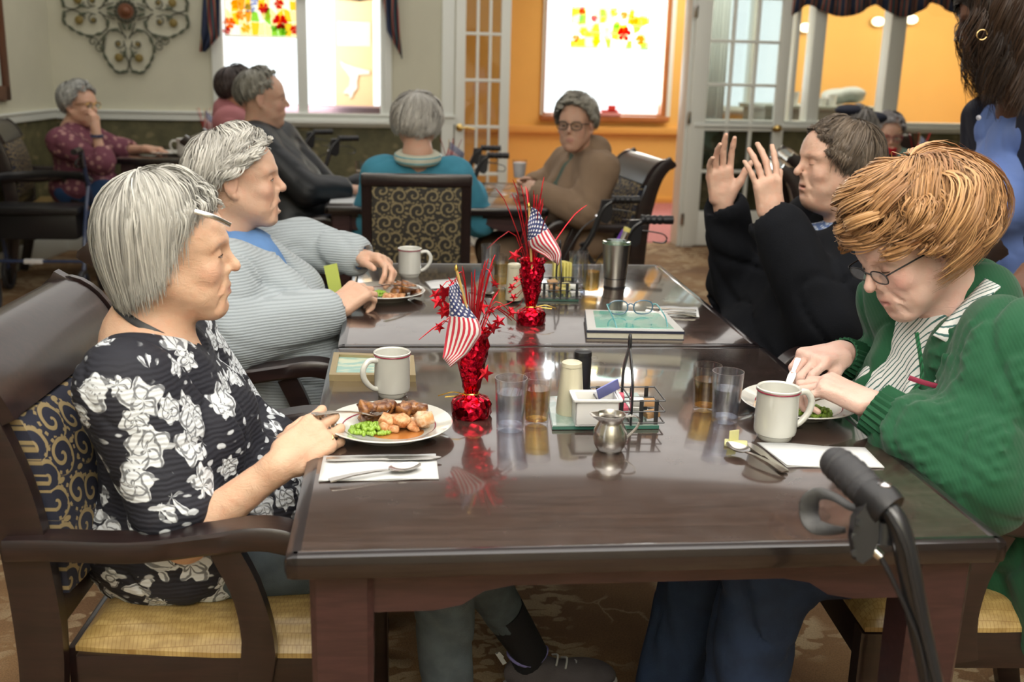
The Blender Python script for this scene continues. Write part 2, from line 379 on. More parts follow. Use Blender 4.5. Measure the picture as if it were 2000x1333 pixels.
def sdf(prims,h,disp=None,dmax=.01,inflate=0.):
    us=[q for q in prims if q[3]=='u']
    lo=np.min([c-r for _,c,r,_,_ in us],0)-.02-inflate-dmax;hi=np.max([c+r for _,c,r,_,_ in us],0)+.02+inflate+dmax
    BS=8;B=BS*h;nb=np.ceil((hi-lo)/B).astype(int)
    g=np.stack(np.meshgrid(*[np.arange(n) for n in nb],indexing='ij'),-1).reshape(-1,3)
    ctr=lo+(g+.5)*B;d=np.full(len(ctr),1e3)
    d=evalp(prims,ctr)-inflate
    rad=B*.5*math.sqrt(3)
    g=g[np.abs(d)<rad*1.25+dmax+.02]
    off=np.stack(np.meshgrid(*[np.arange(BS+1)]*3,indexing='ij'),-1).reshape(-1,3)
    mac=g//3;key=mac[:,0]*100000+mac[:,1]*300+mac[:,2];order=np.argsort(key,kind='stable');g=g[order];key=key[order]
    cuts=np.flatnonzero(np.diff(key))+1;groups=np.split(np.arange(len(g)),cuts)
    V=np.zeros((len(g),(BS+1)**3),np.float32)
    for gi in groups:
        gg=g[gi];P_=(lo+(gg[:,None,:]*BS+off[None])*h).reshape(-1,3)
        c0=(P_.min(0)+P_.max(0))/2;R0=np.linalg.norm(P_.max(0)-P_.min(0))/2
        pr=[q for q in prims if np.linalg.norm(q[1]-c0)-q[2]<R0+.05+inflate+q[4]]
        dd=evalp(pr,P_)-inflate if any(q[3]=='u' for q in pr) else np.full(len(P_),1e3)
        if disp is not None:
            near=np.abs(dd)<dmax*2+h*3;dd[near]-=disp(P_[near])
        V[gi]=dd.reshape(len(gi),-1)
    n=BS+1;V=V.reshape(-1,n,n,n)
    cs=[(i,j,k) for i in (0,1) for j in (0,1) for k in (0,1)]
    cv=np.stack([V[:,i:i+BS,j:j+BS,k:k+BS] for i,j,k in cs],-1);neg=cv<0
    mask=neg.any(-1)&~neg.all(-1);idx=np.argwhere(mask);vals=cv[mask]
    cell=g[idx[:,0]]*BS+idx[:,1:]
    acc=np.zeros((len(cell),3));cnt=np.zeros(len(cell));cc=np.array(cs,float)
    for a in range(8):
        for b in range(a+1,8):
            if np.abs(cc[a]-cc[b]).sum()!=1:continue
            m=(vals[:,a]<0)!=(vals[:,b]<0)
            t=vals[m,a]/(vals[m,a]-vals[m,b]);acc[m]+=cc[a]+t[:,None]*(cc[b]-cc[a]);cnt[m]+=1
    pos=lo+(cell+acc/cnt[:,None])*h
    N=nb*BS+4
    ck=(cell[:,0]*N[1]+cell[:,1])*N[2]+cell[:,2];o=np.argsort(ck);ck=ck[o];pos=pos[o]
    quads=[]
    ax=np.eye(3,dtype=int)
    for a in range(3):
        b,c=(a+1)%3,(a+2)%3
        sl0=[slice(0,BS)]*3;sl1=[slice(0,BS)]*3;sl1[a]=slice(1,BS+1)
        v0=V[(slice(None),*sl0)]<0;v1=V[(slice(None),*sl1)]<0
        m=np.argwhere(v0!=v1);s=v0[tuple(m.T)]
        cb=g[m[:,0]]*BS+m[:,1:]
        qs=[]
        for db,dc in ((0,0),(1,0),(1,1),(0,1)):
            q=cb-db*ax[b]-dc*ax[c];k=(q[:,0]*N[1]+q[:,1])*N[2]+q[:,2];j=np.searchsorted(ck,k);j=np.minimum(j,len(ck)-1);qs.append(np.where(ck[j]==k,j,-1))
        qs=np.stack(qs,1);ok=(qs>=0).all(1);qs=qs[ok];s=s[ok];qs[~s]=qs[~s][:,::-1];quads.append(qs)
    return pos,np.concatenate(quads)[:, ::-1] if False else np.concatenate(quads)
def npmesh(name,pos,quads,smooth=True,nq=4):
    me=D.meshes.new(name);me.vertices.add(len(pos));me.vertices.foreach_set('co',pos.astype(np.float32).ravel())
    me.loops.add(len(quads)*nq);me.loops.foreach_set('vertex_index',quads.astype(np.int32).ravel())
    me.polygons.add(len(quads));me.polygons.foreach_set('loop_start',np.arange(len(quads),dtype=np.int32)*nq)
    me.polygons.foreach_set('use_smooth',np.full(len(quads),smooth));me.update(calc_edges=True);me.validate();return me
def setcol(me,cols):
    a=me.color_attributes.new('Col','FLOAT_COLOR','POINT');c=np.ones((len(me.vertices),4),np.float32);c[:,:3]=cols;a.data.foreach_set('color',c.ravel());return me
_K=[(np.array([math.cos(i*2.4)*math.sin(i*1.3+.4),math.sin(i*2.4),math.cos(i*1.3+.4)]),i*1.7) for i in range(7)]
def wav(p,f):
    s=0
    for i,(k,ph) in enumerate(_K): s=s+np.sin(p@k*f*(1+.23*i)+ph+1.3*np.sin(p@_K[(i+3)%7][0]*f*.6+ph))
    return s/7
# ------------------------------------------------------------------ people
def hand(w,f,n,t,curl=(.3,.3,.3,.35),spread=0.,thumb=(.5,.3),s=1.,mcp=.8,lift=None):
    """w wrist, f direction of the fingers, n palm side, t thumb side"""
    f=unit(f);n=unit(np.array(n,float)-f*np.dot(n,f));t0=np.cross(f,n);t=t0 if np.dot(t0,t)>0 else -t0
    w=np.array(w,float);pr=[]
    Fr=np.stack([t,f,n],1)
    pr.append(U(rbox(w+f*.050*s,(.026*s,.034*s,.0035*s),.0105*s,Fr),.012))
    pr.append(U(rc(w-f*.01*s,w+f*.03*s,.0225*s,.021*s),.02))
    base=[(.031,.082),(.0105,.089),(-.0105,.086),(-.0295,.077)];L=[(.040,.025,.021),(.044,.028,.022),(.041,.026,.021),(.032,.020,.018)]
    rad=[.0090,.0092,.0088,.0078]
    for i in range(4):
        c=curl[i];b=w+(t*base[i][0]+f*base[i][1])*s
        d=unit(f+t*spread*(1.2-i*.8));a=0
        pr.append(U(rc(w+f*.03*s+t*base[i][0]*.6*s-n*.004*s,b-n*.004*s,.009*s,rad[i]*1.12*s),.008))
        p0=b
        for j,ang in enumerate((75*mcp*c,95*c,60*c)):
            a+=math.radians(ang);dd=d*math.cos(a)+n*math.sin(a);p1=p0+dd*L[i][j]*s
            pr.append(U(rc(p0,p1,rad[i]*(1-.09*j)*s,rad[i]*(1-.09*(j+1))*s),.0035));p0=p1
    o,c=thumb
    p0=w+(f*.018+t*.020+n*.004)*s;d=unit(f*(1-o*.5)+t*(.35+o*.6)+n*.35)
    p1=p0+d*.044*s;pr.append(U(rc(p0,p1,.0155*s,.0112*s),.012))
    d2=unit(d*(1-c*.5)+f*.5-t*c*.8+n*.25*c);p2=p1+d2*.031*s;pr.append(U(rc(p1,p2,.0108*s,.0095*s),.004))
    d3=unit(d2-t*c*.5+n*.1);pr.append(U(rc(p2,p2+d3*.024*s,.0095*s,.0078*s),.003))
    return pr
def headp(O,Fr,s=1.,nose=1.,mouth=0.,lids=.25,jowl=1.,ear=(1,1),ch=1.):
    """side(x) forward(y) up(z) frame in the columns of Fr"""
    T=lambda x,y,z:O+Fr@(np.array([x,y,z])*s)
    E=lambda c,r,k=.015:U(ell(T(*c),np.array(r)*s,Fr),k*s)
    q=[E((0,-.012,.035),(.074,.094,.084)),E((0,.030,-.030),(.059,.060,.080),.03),E((0,.050,.03),(.056,.038,.045),.03)]
    q.append(U(sph(T(0,.070,-.098*ch),.020*s),.025*s))
    for x in (-1,1):
        q.append(U(rc(T(x*.054,.0,-.048),T(x*.018,.064,-.099),.017*s*jowl,.016*s),.03*s))
        q.append(E((x*.036,.062,-.030),(.024,.020,.022),.02))
        q.append(E((x*.034,.052,-.070),(.020,.020,.018),.02))
        q.append(U(rc(T(x*.012,.088,.019),T(x*.046,.072,.020),.0075*s,.0085*s),.014*s))
    for x in (-1,1): q.append(S(ell(T(x*.0315,.094,-.001),np.array((.019,.017,.0135))*s,Fr),.014*s))
    # nose
    q.append(U(rc(T(0,.083,.012),T(0,.097+.010*nose,-.022),.0072*s,.0090*s),.013*s))
    q.append(U(sph(T(0,.0985+.010*nose,-.0275),.0098*s),.006*s))
    for x in (-1,1): q.append(U(sph(T(x*.0115,.0925,-.033),.0078*s),.005*s));q.append(S(ell(T(x*.0065,.0985,-.0405),np.array((.0032,.0055,.004))*s,Fr),.002*s))
    # lips
    q.append(U(ell(T(0,.080,-.064),np.array((.030,.015,.022))*s,Fr),.02*s))
    q+= [U(rc(T(x*.023,.083,-.0665),T(x*.004,.0945,-.0605),.0033*s,.0052*s),.005*s) for x in (-1,1)]
    q+= [U(rc(T(x*.021,.082,-.068-mouth),T(0,.0925,-.0725-mouth),.0030*s,.0062*s),.005*s) for x in (-1,1)]
    q.append(S(ell(T(0,.098,-.0665-mouth*.45),np.array((.021,.022,.0016+mouth*.55))*s,Fr),.003*s))
    q.append(S(ell(T(0,.098,-.0865-mouth),np.array((.018,.010,.006))*s,Fr),.008*s))
    for x in (-1,1):
        q.append(S(rc(T(x*.020,.096,-.036),T(x*.035,.079,-.068),.0022*s,.0022*s),.007*s))
        q.append(S(rc(T(x*.030,.083,-.078),T(x*.034,.076,-.098),.002*s,.002*s),.007*s))
        # eyelids over the ball
        q.append(U(sph(T(x*.0315,.0735,-.001),.0142*s),.004*s))
        q.append(S(rc(T(x*.0315-.009*s*0-.009*1,.0885,-.002),T(x*.0315+.009,.0885,-.002),.0012+.0035*lids,.0012+.0035*lids),.0015))
        q.append(U(rc(T(x*.020,.0845,-.0135),T(x*.042,.078,-.0135),.0035*s,.0035*s),.008*s))
        # ear
        if ear[(x+1)//2]:
            Fe=Fr
            q.append(U(ell(T(x*.0800,-.012,-.004),np.array((.0075,.0190,.0330))*s,Fe),.004*s))
            q.append(U(sph(T(x*.0775,-.003,-.036),.0085*s),.006*s))
            q.append(S(ell(T(x*.0890,-.008,.001),np.array((.0075,.0125,.0225))*s,Fe),.0025*s))
            q.append(U(rc(T(x*.0845,-.013,.010),T(x*.0835,-.014,-.014),.0028*s,.0028*s),.002*s))
    return q
def head_color(pos,O,Fr,s,skin,lip,blush,brow):
    q=((pos-O)@Fr)/s;c=np.tile(np.array(skin,float),(len(pos),1))
    def w(cx,cy,cz,rx,ry,rz,sh=.35):
        d=np.sqrt(((q[:,0]-cx)/rx)**2+((q[:,1]-cy)/ry)**2+((q[:,2]-cz)/rz)**2);return np.clip((1-d)/sh,0,1)[:,None]
    def mixc(c,col,a): return c*(1-a)+np.array(col)*a
    for x in (-1,1):
        c=mixc(c,blush,w(x*.043,.070,-.032,.032,.03,.03,1.)*.55)
        c=mixc(c,brow,np.maximum(w(x*.026,.085,.022,.016,.02,.0035,.5),w(x*.042,.078,.0195,.012,.02,.0035,.5))*.6)
        c=mixc(c,[v*f for v,f in zip(skin,(.80,.62,.55))],w(x*.0315,.086,-.001,.022,.03,.013,.8)*.40)
        c=mixc(c,blush,w(x*.078,-.008,-.004,.02,.025,.035,.8)*.4)
    c=mixc(c,blush,w(0,.112,-.033,.016,.02,.014,.8)*.5)
    c=mixc(c,lip,w(0,.095,-.0665,.024,.022,.0105,.4)*.8)
    return c
SKIN=(.66,.43,.31)
def torso_prims(pel,che,nec,sL,sR,w=1.,belly=1.,bust=1.,hipw=1.):
    pel,che,nec,sL,sR=[np.array(a,float) for a in (pel,che,nec,sL,sR)]
    up=unit(nec-pel);sd=unit(sR-sL);fw=np.cross(up,sd);fw=-fw if False else fw
    fw=unit(np.cross(up,sd));Fr=np.stack([sd,fw,np.cross(sd,fw)],1)
    q=[U(ell(pel,(.175*w*hipw,.145*w,.125),Fr),.05),
       U(ell(pel*.6+che*.4+fw*.035*belly,(.150*w,.125*w*(.7+.3*belly),.145),Fr),.06),
       U(ell(che,(.150*w,.112*w,.150),Fr),.06),
       U(rc(sL*.75+nec*.25-up*.01,sL,.060*w,.055*w),.05),U(rc(sR*.75+nec*.25-up*.01,sR,.060*w,.055*w),.05),
       U(rc(sL*.8+sR*.2-up*.04,sR*.8+sL*.2-up*.04,.065*w,.065*w),.05),
       U(rc(nec-up*.05,nec-up*.03,.055*w,.050*w),.05)]
    if bust>0:
        for x in (-1,1): q.append(U(sph(che+sd*x*.075*w+fw*.075*w-up*.035,.070*w*bust),.05))
    return q,fw,sd,up
def person(label,loc):
    return thing('person',label,'person',loc)
def skinpart(root,prims,h,O,Fr,s,skin=SKIN,lip=(.50,.22,.19),blush=(.70,.34,.27),brow=(.35,.28,.22)):
    pos,q=sdf(prims,h,disp=lambda p:.0006*wav(p,300)+.0007*wav(p,120),dmax=.002)
    me=npmesh('body',pos-np.array(root.location),q);setcol(me,head_color(pos,O,Fr,s,skin,lip,blush,brow))
    return part('body',me,'skin',root)
def eyes(root,O,Fr,s,iris=(.10,.13,.16),gaze=(0,1,0),op=.5,lash=(.10,.06,.045)):
    L=np.array(root.location)
    for x in (-1,1):
        c=O+Fr@(np.array([x*.0315,.0735,-.001])*s);R0=.0146*s
        def sp(az,el,r=R0): return c+Fr@np.array([math.sin(az)*math.cos(el),math.cos(az)*math.cos(el),math.sin(el)])*r-L
        up=lambda a:math.radians(-6+op*30*max(0,math.cos(a*1.55)));lo=lambda a:math.radians(-6-(5+op*14)*max(0,math.cos(a*1.55)))
        if op>.05:
            V=[];col=[];n,m=17,9;ga=math.atan2(gaze[0],gaze[1]);ge=math.radians(-5)+gaze[2]*.4
            for i in range(n):
                az=(i/(n-1)*2-1)*.92
                for j in range(m):
                    el=lo(az)+(up(az)-lo(az))*j/(m-1);V.append(sp(az,el));d=math.hypot(az-ga,el-ge);col.append((.012,.012,.012) if d<.17 else iris if d<.40 else (.58,.52,.46))
            me=MB().add(V,[(i*m+j,(i+1)*m+j,(i+1)*m+j+1,i*m+j+1) for i in range(n-1) for j in range(m-1)]).mesh('eye');setcol(me,col);part('eye',me,'eye',root)
        az=np.linspace(-.98,.98,11);me=MB().tube([sp(a,up(a) if op>.05 else lo(a),R0*1.02) for a in az],[.0004,.0007,.0009,.0010,.0011,.0011,.0011,.0010,.0009,.0007,.0004],5).mesh('upper_lash_line')
        setcol(me,np.tile(lash,(len(me.vertices),1)));part('upper_lash_line',me,'eye',root)
        if op>.05:
            me=MB().tube([sp(a,lo(a),R0*1.01) for a in az],.0005,4).mesh('lower_lash_line');setcol(me,np.tile([v*2.2 for v in lash],(len(me.vertices),1)));part('lower_lash_line',me,'eye',root)
def cloth(root,name,prims,h,mat,inflate=.01,fold=.006,ff=18.,disp=None,label=None,colf=None):
    def dd(p):
        q=p*np.array([1,1,.55]);a=wav(q,ff);b=wav(q+3.1,ff*1.9);c=wav(p+1.7,ff*1.3)
        return fold*(.55*b-1.15*np.exp(-(a/.085)**2)-.75*np.exp(-(c/.06)**2)+.35)
    f=dd if disp is None else (lambda p:dd(p)+disp(p))
    pos,q=sdf(prims,h,disp=f,dmax=fold*1.6+.004,inflate=inflate)
    me=npmesh(name,pos-np.array(root.location),q)
    if colf is not None:setcol(me,colf(pos))
    return part(name,me,mat,root,label=label)
def hairmesh(O,Fr,R_,phi_end,n=2500,nclump=220,phi0=(0.03,1.2),drop=None,curl=0.,cf=2.,lift=.06,rad=.0009,cols=((.6,.6,.58),(.35,.34,.33)),seg=9,crown=(0,-.35),cap=1.,rs=None,spreadc=.05,capface=None,bend=None,seed=1,flip=0.,off=(0,-.01,.03),depth=.07):
    """locks combed from the crown over an ellipsoid. theta 0 = forward, phi measured from the crown"""
    r=np.random.RandomState(seed);R_=np.array(R_,float);O=O+Fr@np.array(off)
    ct=r.uniform(-math.pi,math.pi,nclump);cp=phi0[0]+(phi0[1]-phi0[0])*r.uniform(0,1,nclump)**.8
    cph=r.uniform(0,6.28,nclump);cc=r.uniform(0,1,nclump);ccurl=r.uniform(.5,1.3,nclump);cw=r.uniform(-1,1,nclump)
    k=r.randint(0,nclump,n)
    dth=r.normal(0,1,n);dph=r.normal(0,1,n);layer=r.uniform(0,1,n)
    t=np.linspace(0,1,seg)[None,:]
    th0=ct[k];ph0=cp[k]
    conv=(1-.55*t)
    th=th0[:,None]+dth[:,None]*spreadc*1.6*conv/np.maximum(np.sin(ph0),.25)[:,None]
    if bend is not None: th=th+bend(th)*t**1.3*1.0
    pe=np.array([phi_end(a) for a in th0])*(1+.06*(cc[k]-.5)+.03*dph)
    L=np.maximum(pe-ph0,.25)
    ph=np.minimum(ph0[:,None]+L[:,None]*t+dph[:,None]*.03,99)
    # direction on the sphere around a tilted crown
    tilt=crown[1]
    phc=np.minimum(ph,pe[:,None]+.3)
    x=np.sin(phc)*np.sin(th);y=np.sin(phc)*np.cos(th);z=np.cos(phc)
    ca,sa=math.cos(tilt),math.sin(tilt);y,z=y*ca+z*sa,-y*sa+z*ca
    rr=1+lift*np.sin(np.pi*np.clip(t*1.1,0,1))*(.5+cc[k])[:,None]+.030*layer[:,None]+depth*(cc[k]-.5)[:,None]+flip*t**3
    w=curl*ccurl[k][:,None]*t**.7
    ang=cph[k][:,None]+t*cf*6.28+dth[:,None]*.25
    pts=np.stack([x*R_[0]*rr,y*R_[1]*rr,z*R_[2]*rr],-1)
    tang=np.stack([np.cos(th),-np.sin(th),0*th],-1);nor=pts/np.linalg.norm(pts,axis=-1,keepdims=True)
    pts=pts+tang*(w*np.sin(ang)+cw[k][:,None]*curl*.8*t)[...,None]+nor*(w*.6*np.cos(ang)+.2*w)[...,None]
    if drop is not None:
        dz=np.array([drop(a) for a in th0])*(1+.10*dph*.5)
        pts=pts+np.stack([0*t*dz[:,None],0*t*dz[:,None],-np.clip((t-.45)/.55,0,1)**1.2*dz[:,None]],-1)
    W_=O+pts@Fr.T
    # tubes, three-sided
    T=np.gradient(W_,axis=1);T/=np.linalg.norm(T,axis=-1,keepdims=True)+1e-9
    nw=nor@Fr.T;u=np.cross(T,nw);u/=np.linalg.norm(u,axis=-1,keepdims=True)+1e-9;v=np.cross(T,u)
    rad_=rad*(1.15-.85*t**2)*(.7+.6*layer[:,None])
    tw=r.uniform(-.7,.7,n)[:,None,None];uu=u*np.cos(tw)+v*np.sin(tw)
    V=np.stack([W_-uu*rad_[...,None]*1.5,W_+uu*rad_[...,None]*1.5],2).reshape(-1,3)
    i=np.arange(n)[:,None]*seg*2+np.arange(seg-1)[None,:]*2
    Q=np.stack([i,i+1,i+3,i+2],-1).reshape(-1,4)
    c0,c1=np.array(cols[0]),np.array(cols[1]);mixv=np.clip(.65*cc[k]+.35*layer+.12*dth*.5,0,1)
    Cc=c1+(c0-c1)*mixv[:,None];Cc=Cc*(.82+.3*r.uniform(0,1,n))[:,None]
    Cv=np.repeat(Cc,seg*2,0)
    def filt(p):
        q=((p-O)@Fr)/R_;y,z=q[:,1]*ca-q[:,2]*sa,q[:,1]*sa+q[:,2]*ca
        th=np.arctan2(q[:,0],y);f=np.arctan2(np.hypot(q[:,0],y),z);lim=np.array([phi_end(a) for a in th])-.10
        if drop is not None: lim=lim+np.array([drop(a) for a in th])/R_[2]*.75
        return f<lim
    return V,Q,Cv,filt
def hairpart(root,name,V,Q,Cv,filt,capprims=None,h=.005,capcol=(.3,.3,.3),capd=None,label=None):
    if capprims is not None:
        p,q=sdf(capprims,h,disp=capd,dmax=.006);q=q[filt(p)[q].all(1)];Q=np.concatenate([Q,q+len(V)]);V=np.concatenate([V,p]);Cv=np.concatenate([Cv,np.tile(capcol,(len(p),1))])
    me=npmesh(name,V-np.array(root.location),Q);setcol(me,Cv);return part(name,me,'hair',root,label=label)
# ------------------------------------------------------------------ the room
def struct(name,mb,mat,parent=None,label=None,**kw):
    o=part(name,mb,mat,parent,kind='structure' if parent is None else None);
    if label:o['label']=label
    return o
def wallbox(mb,s0,s1,z0,z1,off,th,bev=0):
    """box standing on the far wall: th thick, its front face off in front of the wall"""
    c=wallp((s0+s1)/2,(z0+z1)/2,off-th/2);mb.box(c,(s1-s0,th,z1-z0),bev,np.stack([WD,-WN,[0,0,1.]],1));return mb
def holes(s0,s1,z0,z1,hs,off,th):
    mb=MB();xs=sorted({s0,s1,*[h[0] for h in hs],*[h[1] for h in hs]})
    for a,b in zip(xs[:-1],xs[1:]):
        m=(a+b)/2;cut=sorted([(h[2],h[3]) for h in hs if h[0]<m<h[1]]);z=z0
        for c,d in cut:
            if c>z:wallbox(mb,a,b,z,min(c,z1),off,th)
            z=max(z,d)
        if z<z1:wallbox(mb,a,b,z,z1,off,th)
    return mb
ZC=2.6
fl=MB().box((1.2,2.2,-.02),(9.6,11.4,.04));struct('floor',fl,'carpet',label='brown carpet with a beige leaf and blossom pattern')
o=MB();wallbox(o,-.5,7.,-.0405,-.0005,-.16,2.6)
fl2=MB();fl2.box(wallp(5.3,.002,-1.33),(6.6,2.36,.006),0,np.stack([WD,-WN,[0,0,1.]],1));struct('floor',fl2,'pinkcarpet',label='pink red carpet of the sun room')
# key lines read off the far wall
wl0=onw(431,150)[0];wm0=onw(581,150)[0];wm1=onw(601,150)[0];wr1=onw(750,150)[0];wz=onw(600,232)[1]
ds0=onw(888,245)[0];ds1=onw(1347,250)[0]
iw0=onw(1549,200)[0];i1a,i1b=onw(1583,130)[0],onw(1606,130)[0];i2a,i2b=onw(1733,110)[0],onw(1763,110)[0];iz=onw(1790,246)[1]
iw1=7.2;DT=2.12;rail=.955
cor=onw(100,120)[0]
H1=(wl0,wr1,wz,2.15);H2=(ds0,ds1,-.1,DT);H3=(ds1+.09,iw1-.4,iz+.0,2.05)
def sub(hs,z0,z1): return hs
struct('wall_back',holes(cor,iw1,rail,ZC,[H1,H2,H3],0,.14),'cream',label='cream painted wall with window and french doors')
struct('wall_back_lower',holes(cor,iw1,0,rail,[(wl0,wr1,wz,rail) if wz<rail else (9,9.1,0,.1),H2],0,.14),'green',label='dark olive leaf wallpaper under the chair rail')
w2=-2.5
q0,q1=onw(1062,120,w2)[0],onw(1306,120,w2)[0];qz=onw(1180,226,w2)[1]
q2,q3=onw(1398,120,w2)[0],onw(1538,120,w2)[0];qz2=onw(1450,212,w2)[1]
q4=onw(400,100,w2)[0]
struct('wall_sun_room',holes(2.0,10.5,0,ZC+.1,[(q0,q1,qz,2.2),(q2,q3,qz2,2.3)],w2,.14),'orange',label='orange wall of the sun room beyond the french doors')
mb=MB();c0=wallp(2.08,1.3,-1.32);mb.box(c0,(.12,2.36,2.6),0,np.stack([WD,-WN,[0,0,1.]],1));struct('wall_sun_room_left',mb,'orange')
mb=MB();c0=wallp(8.6,1.3,-1.32);mb.box(c0,(.12,2.36,2.6),0,np.stack([WD,-WN,[0,0,1.]],1));struct('wall_sun_room_right',mb,'orange')
mb=MB();wallbox(mb,2.02,8.6,ZC+.04,ZC+.14,-.14,2.5);struct('ceiling',mb,'ceil',label='sun room ceiling')
# left wall, from the far corner toward the camera
cw=wallp(cor,0);LW=unit(onz(-60,665,0)[:2]-cw[:2]) if False else unit(np.array([-.13,-1.,0])[:2]);LW=np.array([LW[0],LW[1],0]);LN=np.array([-LW[1],LW[0],0])
if LN[0]<0:LN=-LN
def lwp(s,z,off=0): return cw+LW*s+np.array([0,0,z])+LN*off
def lwbox(mb,s0,s1,z0,z1,off,th,bev=0):
    mb.box(lwp((s0+s1)/2,(z0+z1)/2,off-th/2),(s1-s0,th,z1-z0),bev,np.stack([LW,LN,[0,0,1.]],1));return mb
struct('wall_left',lwbox(MB(),-.1,9.,rail,ZC,0,.12),'cream');struct('wall_left_lower',lwbox(MB(),-.1,9.,0,rail,0,.12),'green',label='olive leaf wallpaper')
mb=MB();lwbox(mb,.0,9,rail-.03,rail+.03,.022,.022,.006);lwbox(mb,.0,9,rail+.02,rail+.035,.034,.034,.004);struct('trim_1',mb,'white')
struct('baseboard_left',lwbox(MB(),.0,9,0,.15,.018,.018,.004),'white')
mb=MB()
for a,b in ((cor,ds0-.0),(ds1+.09,iw1)):
    wallbox(mb,a,b,rail-.035,rail+.03,.022,.022,.006);wallbox(mb,a,b,rail+.015,rail+.032,.036,.036,.004)
struct('trim_2',mb,'white',label='white chair rail')
mb=MB();wallbox(mb,cor,ds0-.06,0,.15,.018,.018,.004);wallbox(mb,ds1+.09,iw1,0,.15,.018,.018,.004);struct('baseboard_back',mb,'white')
mb=MB();mb.box((5.75,2.3,ZC/2),(.12,10.5,ZC));struct('wall_right',mb,'cream')
mb=MB();mb.box((1.2,2.4,ZC+.06),(9.6,10.6,.1));struct('ceiling',mb,'ceil',label='white dining room ceiling')
mb=MB();mb.box((1.2,-3.1,ZC/2),(9.4,.12,ZC));struct('wall_front',mb,'cream')
# window_1
def window(name,s0,s1,z0,z1,mulls,off,depth,mat,cas=.055,pane='pane',sill=True,casmat='white'):
    w=D.objects.new(name,None);COL.objects.link(w);w['kind']='structure'
    mb=MB();e=.0
    for a,b,c,d in ((s0-cas,s0,z0-cas,z1+cas),(s1,s1+cas,z0-cas,z1+cas),(s0,s1,z0-cas,z0),(s0,s1,z1,z1+cas)): wallbox(mb,a,b,c,d,off+.02,.03,.004)
    part('window_frame',mb,casmat,w)
    mb=MB()
    for a,b,c,d in ((s0,s0+.02,z0,z1),(s1-.02,s1,z0,z1),(s0,s1,z0,z0+.02),(s0,s1,z1-.02,z1)): wallbox(mb,a,b,c,d,off,depth,.0)
    part('window_reveal',mb,mat,w)
    ed=[s0+.02]+[x for m in mulls for x in m]+[s1-.02]
    for i,(a,b) in enumerate(mulls): part('mullion',wallbox(MB(),a,b,z0,z1,off+.012,depth*.9,.004),casmat,w)
    for i in range(0,len(ed),2): part('pane',wallbox(MB(),ed[i],ed[i+1],z0+.02,z1-.02,off-depth*.6,.004),pane,w)
    if sill: part('window_sill',wallbox(MB(),s0-cas-.02,s1+cas+.02,z0-.03,z0,off+.06,.09,.006),casmat,w)
    return w
window('window_1',wl0,wr1,wz,2.15,[(wm0,wm1)],0,.13,'white')
window('window_2',q0,q1,qz,2.2,[],w2,.13,'sill',.0,sill=False)
ws=part('window_sill',wallbox(MB(),q0-.02,q1+.02,qz-.05,qz,w2+.07,.08,.006),'sill',D.objects['window_2']) ;part('window_frame',(lambda m:[wallbox(m,a,b,c,d,w2+.015,.015) for a,b,c,d in ((q0-.02,q0+.0,qz,2.2),(q1,q1+.045,qz,2.2))] and m)(MB()),'white',D.objects['window_2'])
part('jamb',(lambda m:[wallbox(m,q1-.05,q1,qz,2.2,w2+.01,.12)] and m)(MB()),'sill',D.objects['window_2'])
window('reflection_window',q2,q3,qz2,2.3,[((q2+q3)/2-.02,(q2+q3)/2+.02)],w2,.13,'white')  # added bright window; stands in for white reflections in the door panes
window('window_4',ds1+.09,iw1-.4,iz,2.05,[(iw0-.03,iw0+.0),(i1a,i1b),(i2a,i2b),(i2b+1.2,i2b+1.35)],0,.14,'white',pane='doorpane2' if 'doorpane2' in M else 'pane')
# outside: a warm brown ledge and tan post seen through the right-hand pane
o_=-1.1
a,b=onw(655,120,o_)[0],onw(729,120,o_)[0]
M['tan']=plain('tan_outdoor_post_paint',(.88,.62,.36),.7)
M['mauvebrick']=plain('mauve_brown_ledge',(.35,.22,.25),.8)
t=thing('porch_post','tan post outside the right window pane with a white bird-shaped decal','post',wallp((a+b)/2,0,o_));
def rel(me_or_mb,root,name='x'):
    me=me_or_mb.mesh(name) if isinstance(me_or_mb,MB) else me_or_mb
    co_=np.zeros(len(me.vertices)*3);me.vertices.foreach_get('co',co_);co_=co_.reshape(-1,3)-np.array(root.location);me.vertices.foreach_set('co',co_.ravel());me.update();return me
def rpart(name,mb,mat,root,**kw): return part(name,rel(mb,root,name),mat,root,**kw)
rpart('post',wallbox(MB(),a,b,0,2.4,o_,.1),'tan',t)
z1,z2=onw(690,90,o_)[1],onw(690,42,o_)[1];M['palepanel']=plain('pale_panel_paint',(.88,.80,.66),.6);rpart('pale_panel',wallbox(MB(),a+.02,b-.02,z1,z2,o_+.012,.012),'palepanel',t)
mb=MB();pl=[onw(x,y,o_+.02) for x,y in ((664,118),(672,124),(690,130),(722,138),(722,145),(700,146),(697,160),(698,172),(690,182),(688,190),(683,192),(682,184),(670,182),(676,174),(682,168),(684,152),(676,140),(668,130))]
for i in range(1,len(pl)-1): pass
mb.prism([(p[0],p[1]) for p in pl],.006,WP+WN*(o_+.02),WD,(0,0,1),WN);rpart('bird_decal',mb,'white',t)
a,b=onw(425,215,-.5)[0],onw(760,215,-.5)[0];za,zb=onw(600,221,-.5)[1],onw(600,206,-.5)[1]
tag(part('trim_3',wallbox(MB(),a-.3,b+.3,0,zb,-.3,.3),'mauvebrick'),'mauve brown porch ledge outside the left window',kind='structure')
tag(part('trim_4',wallbox(MB(),q0-.5,q1+2.5,0,qz-.02,w2-.3,.4),'whiteplastic'),'pale ledge outside the sun room window',kind='structure')
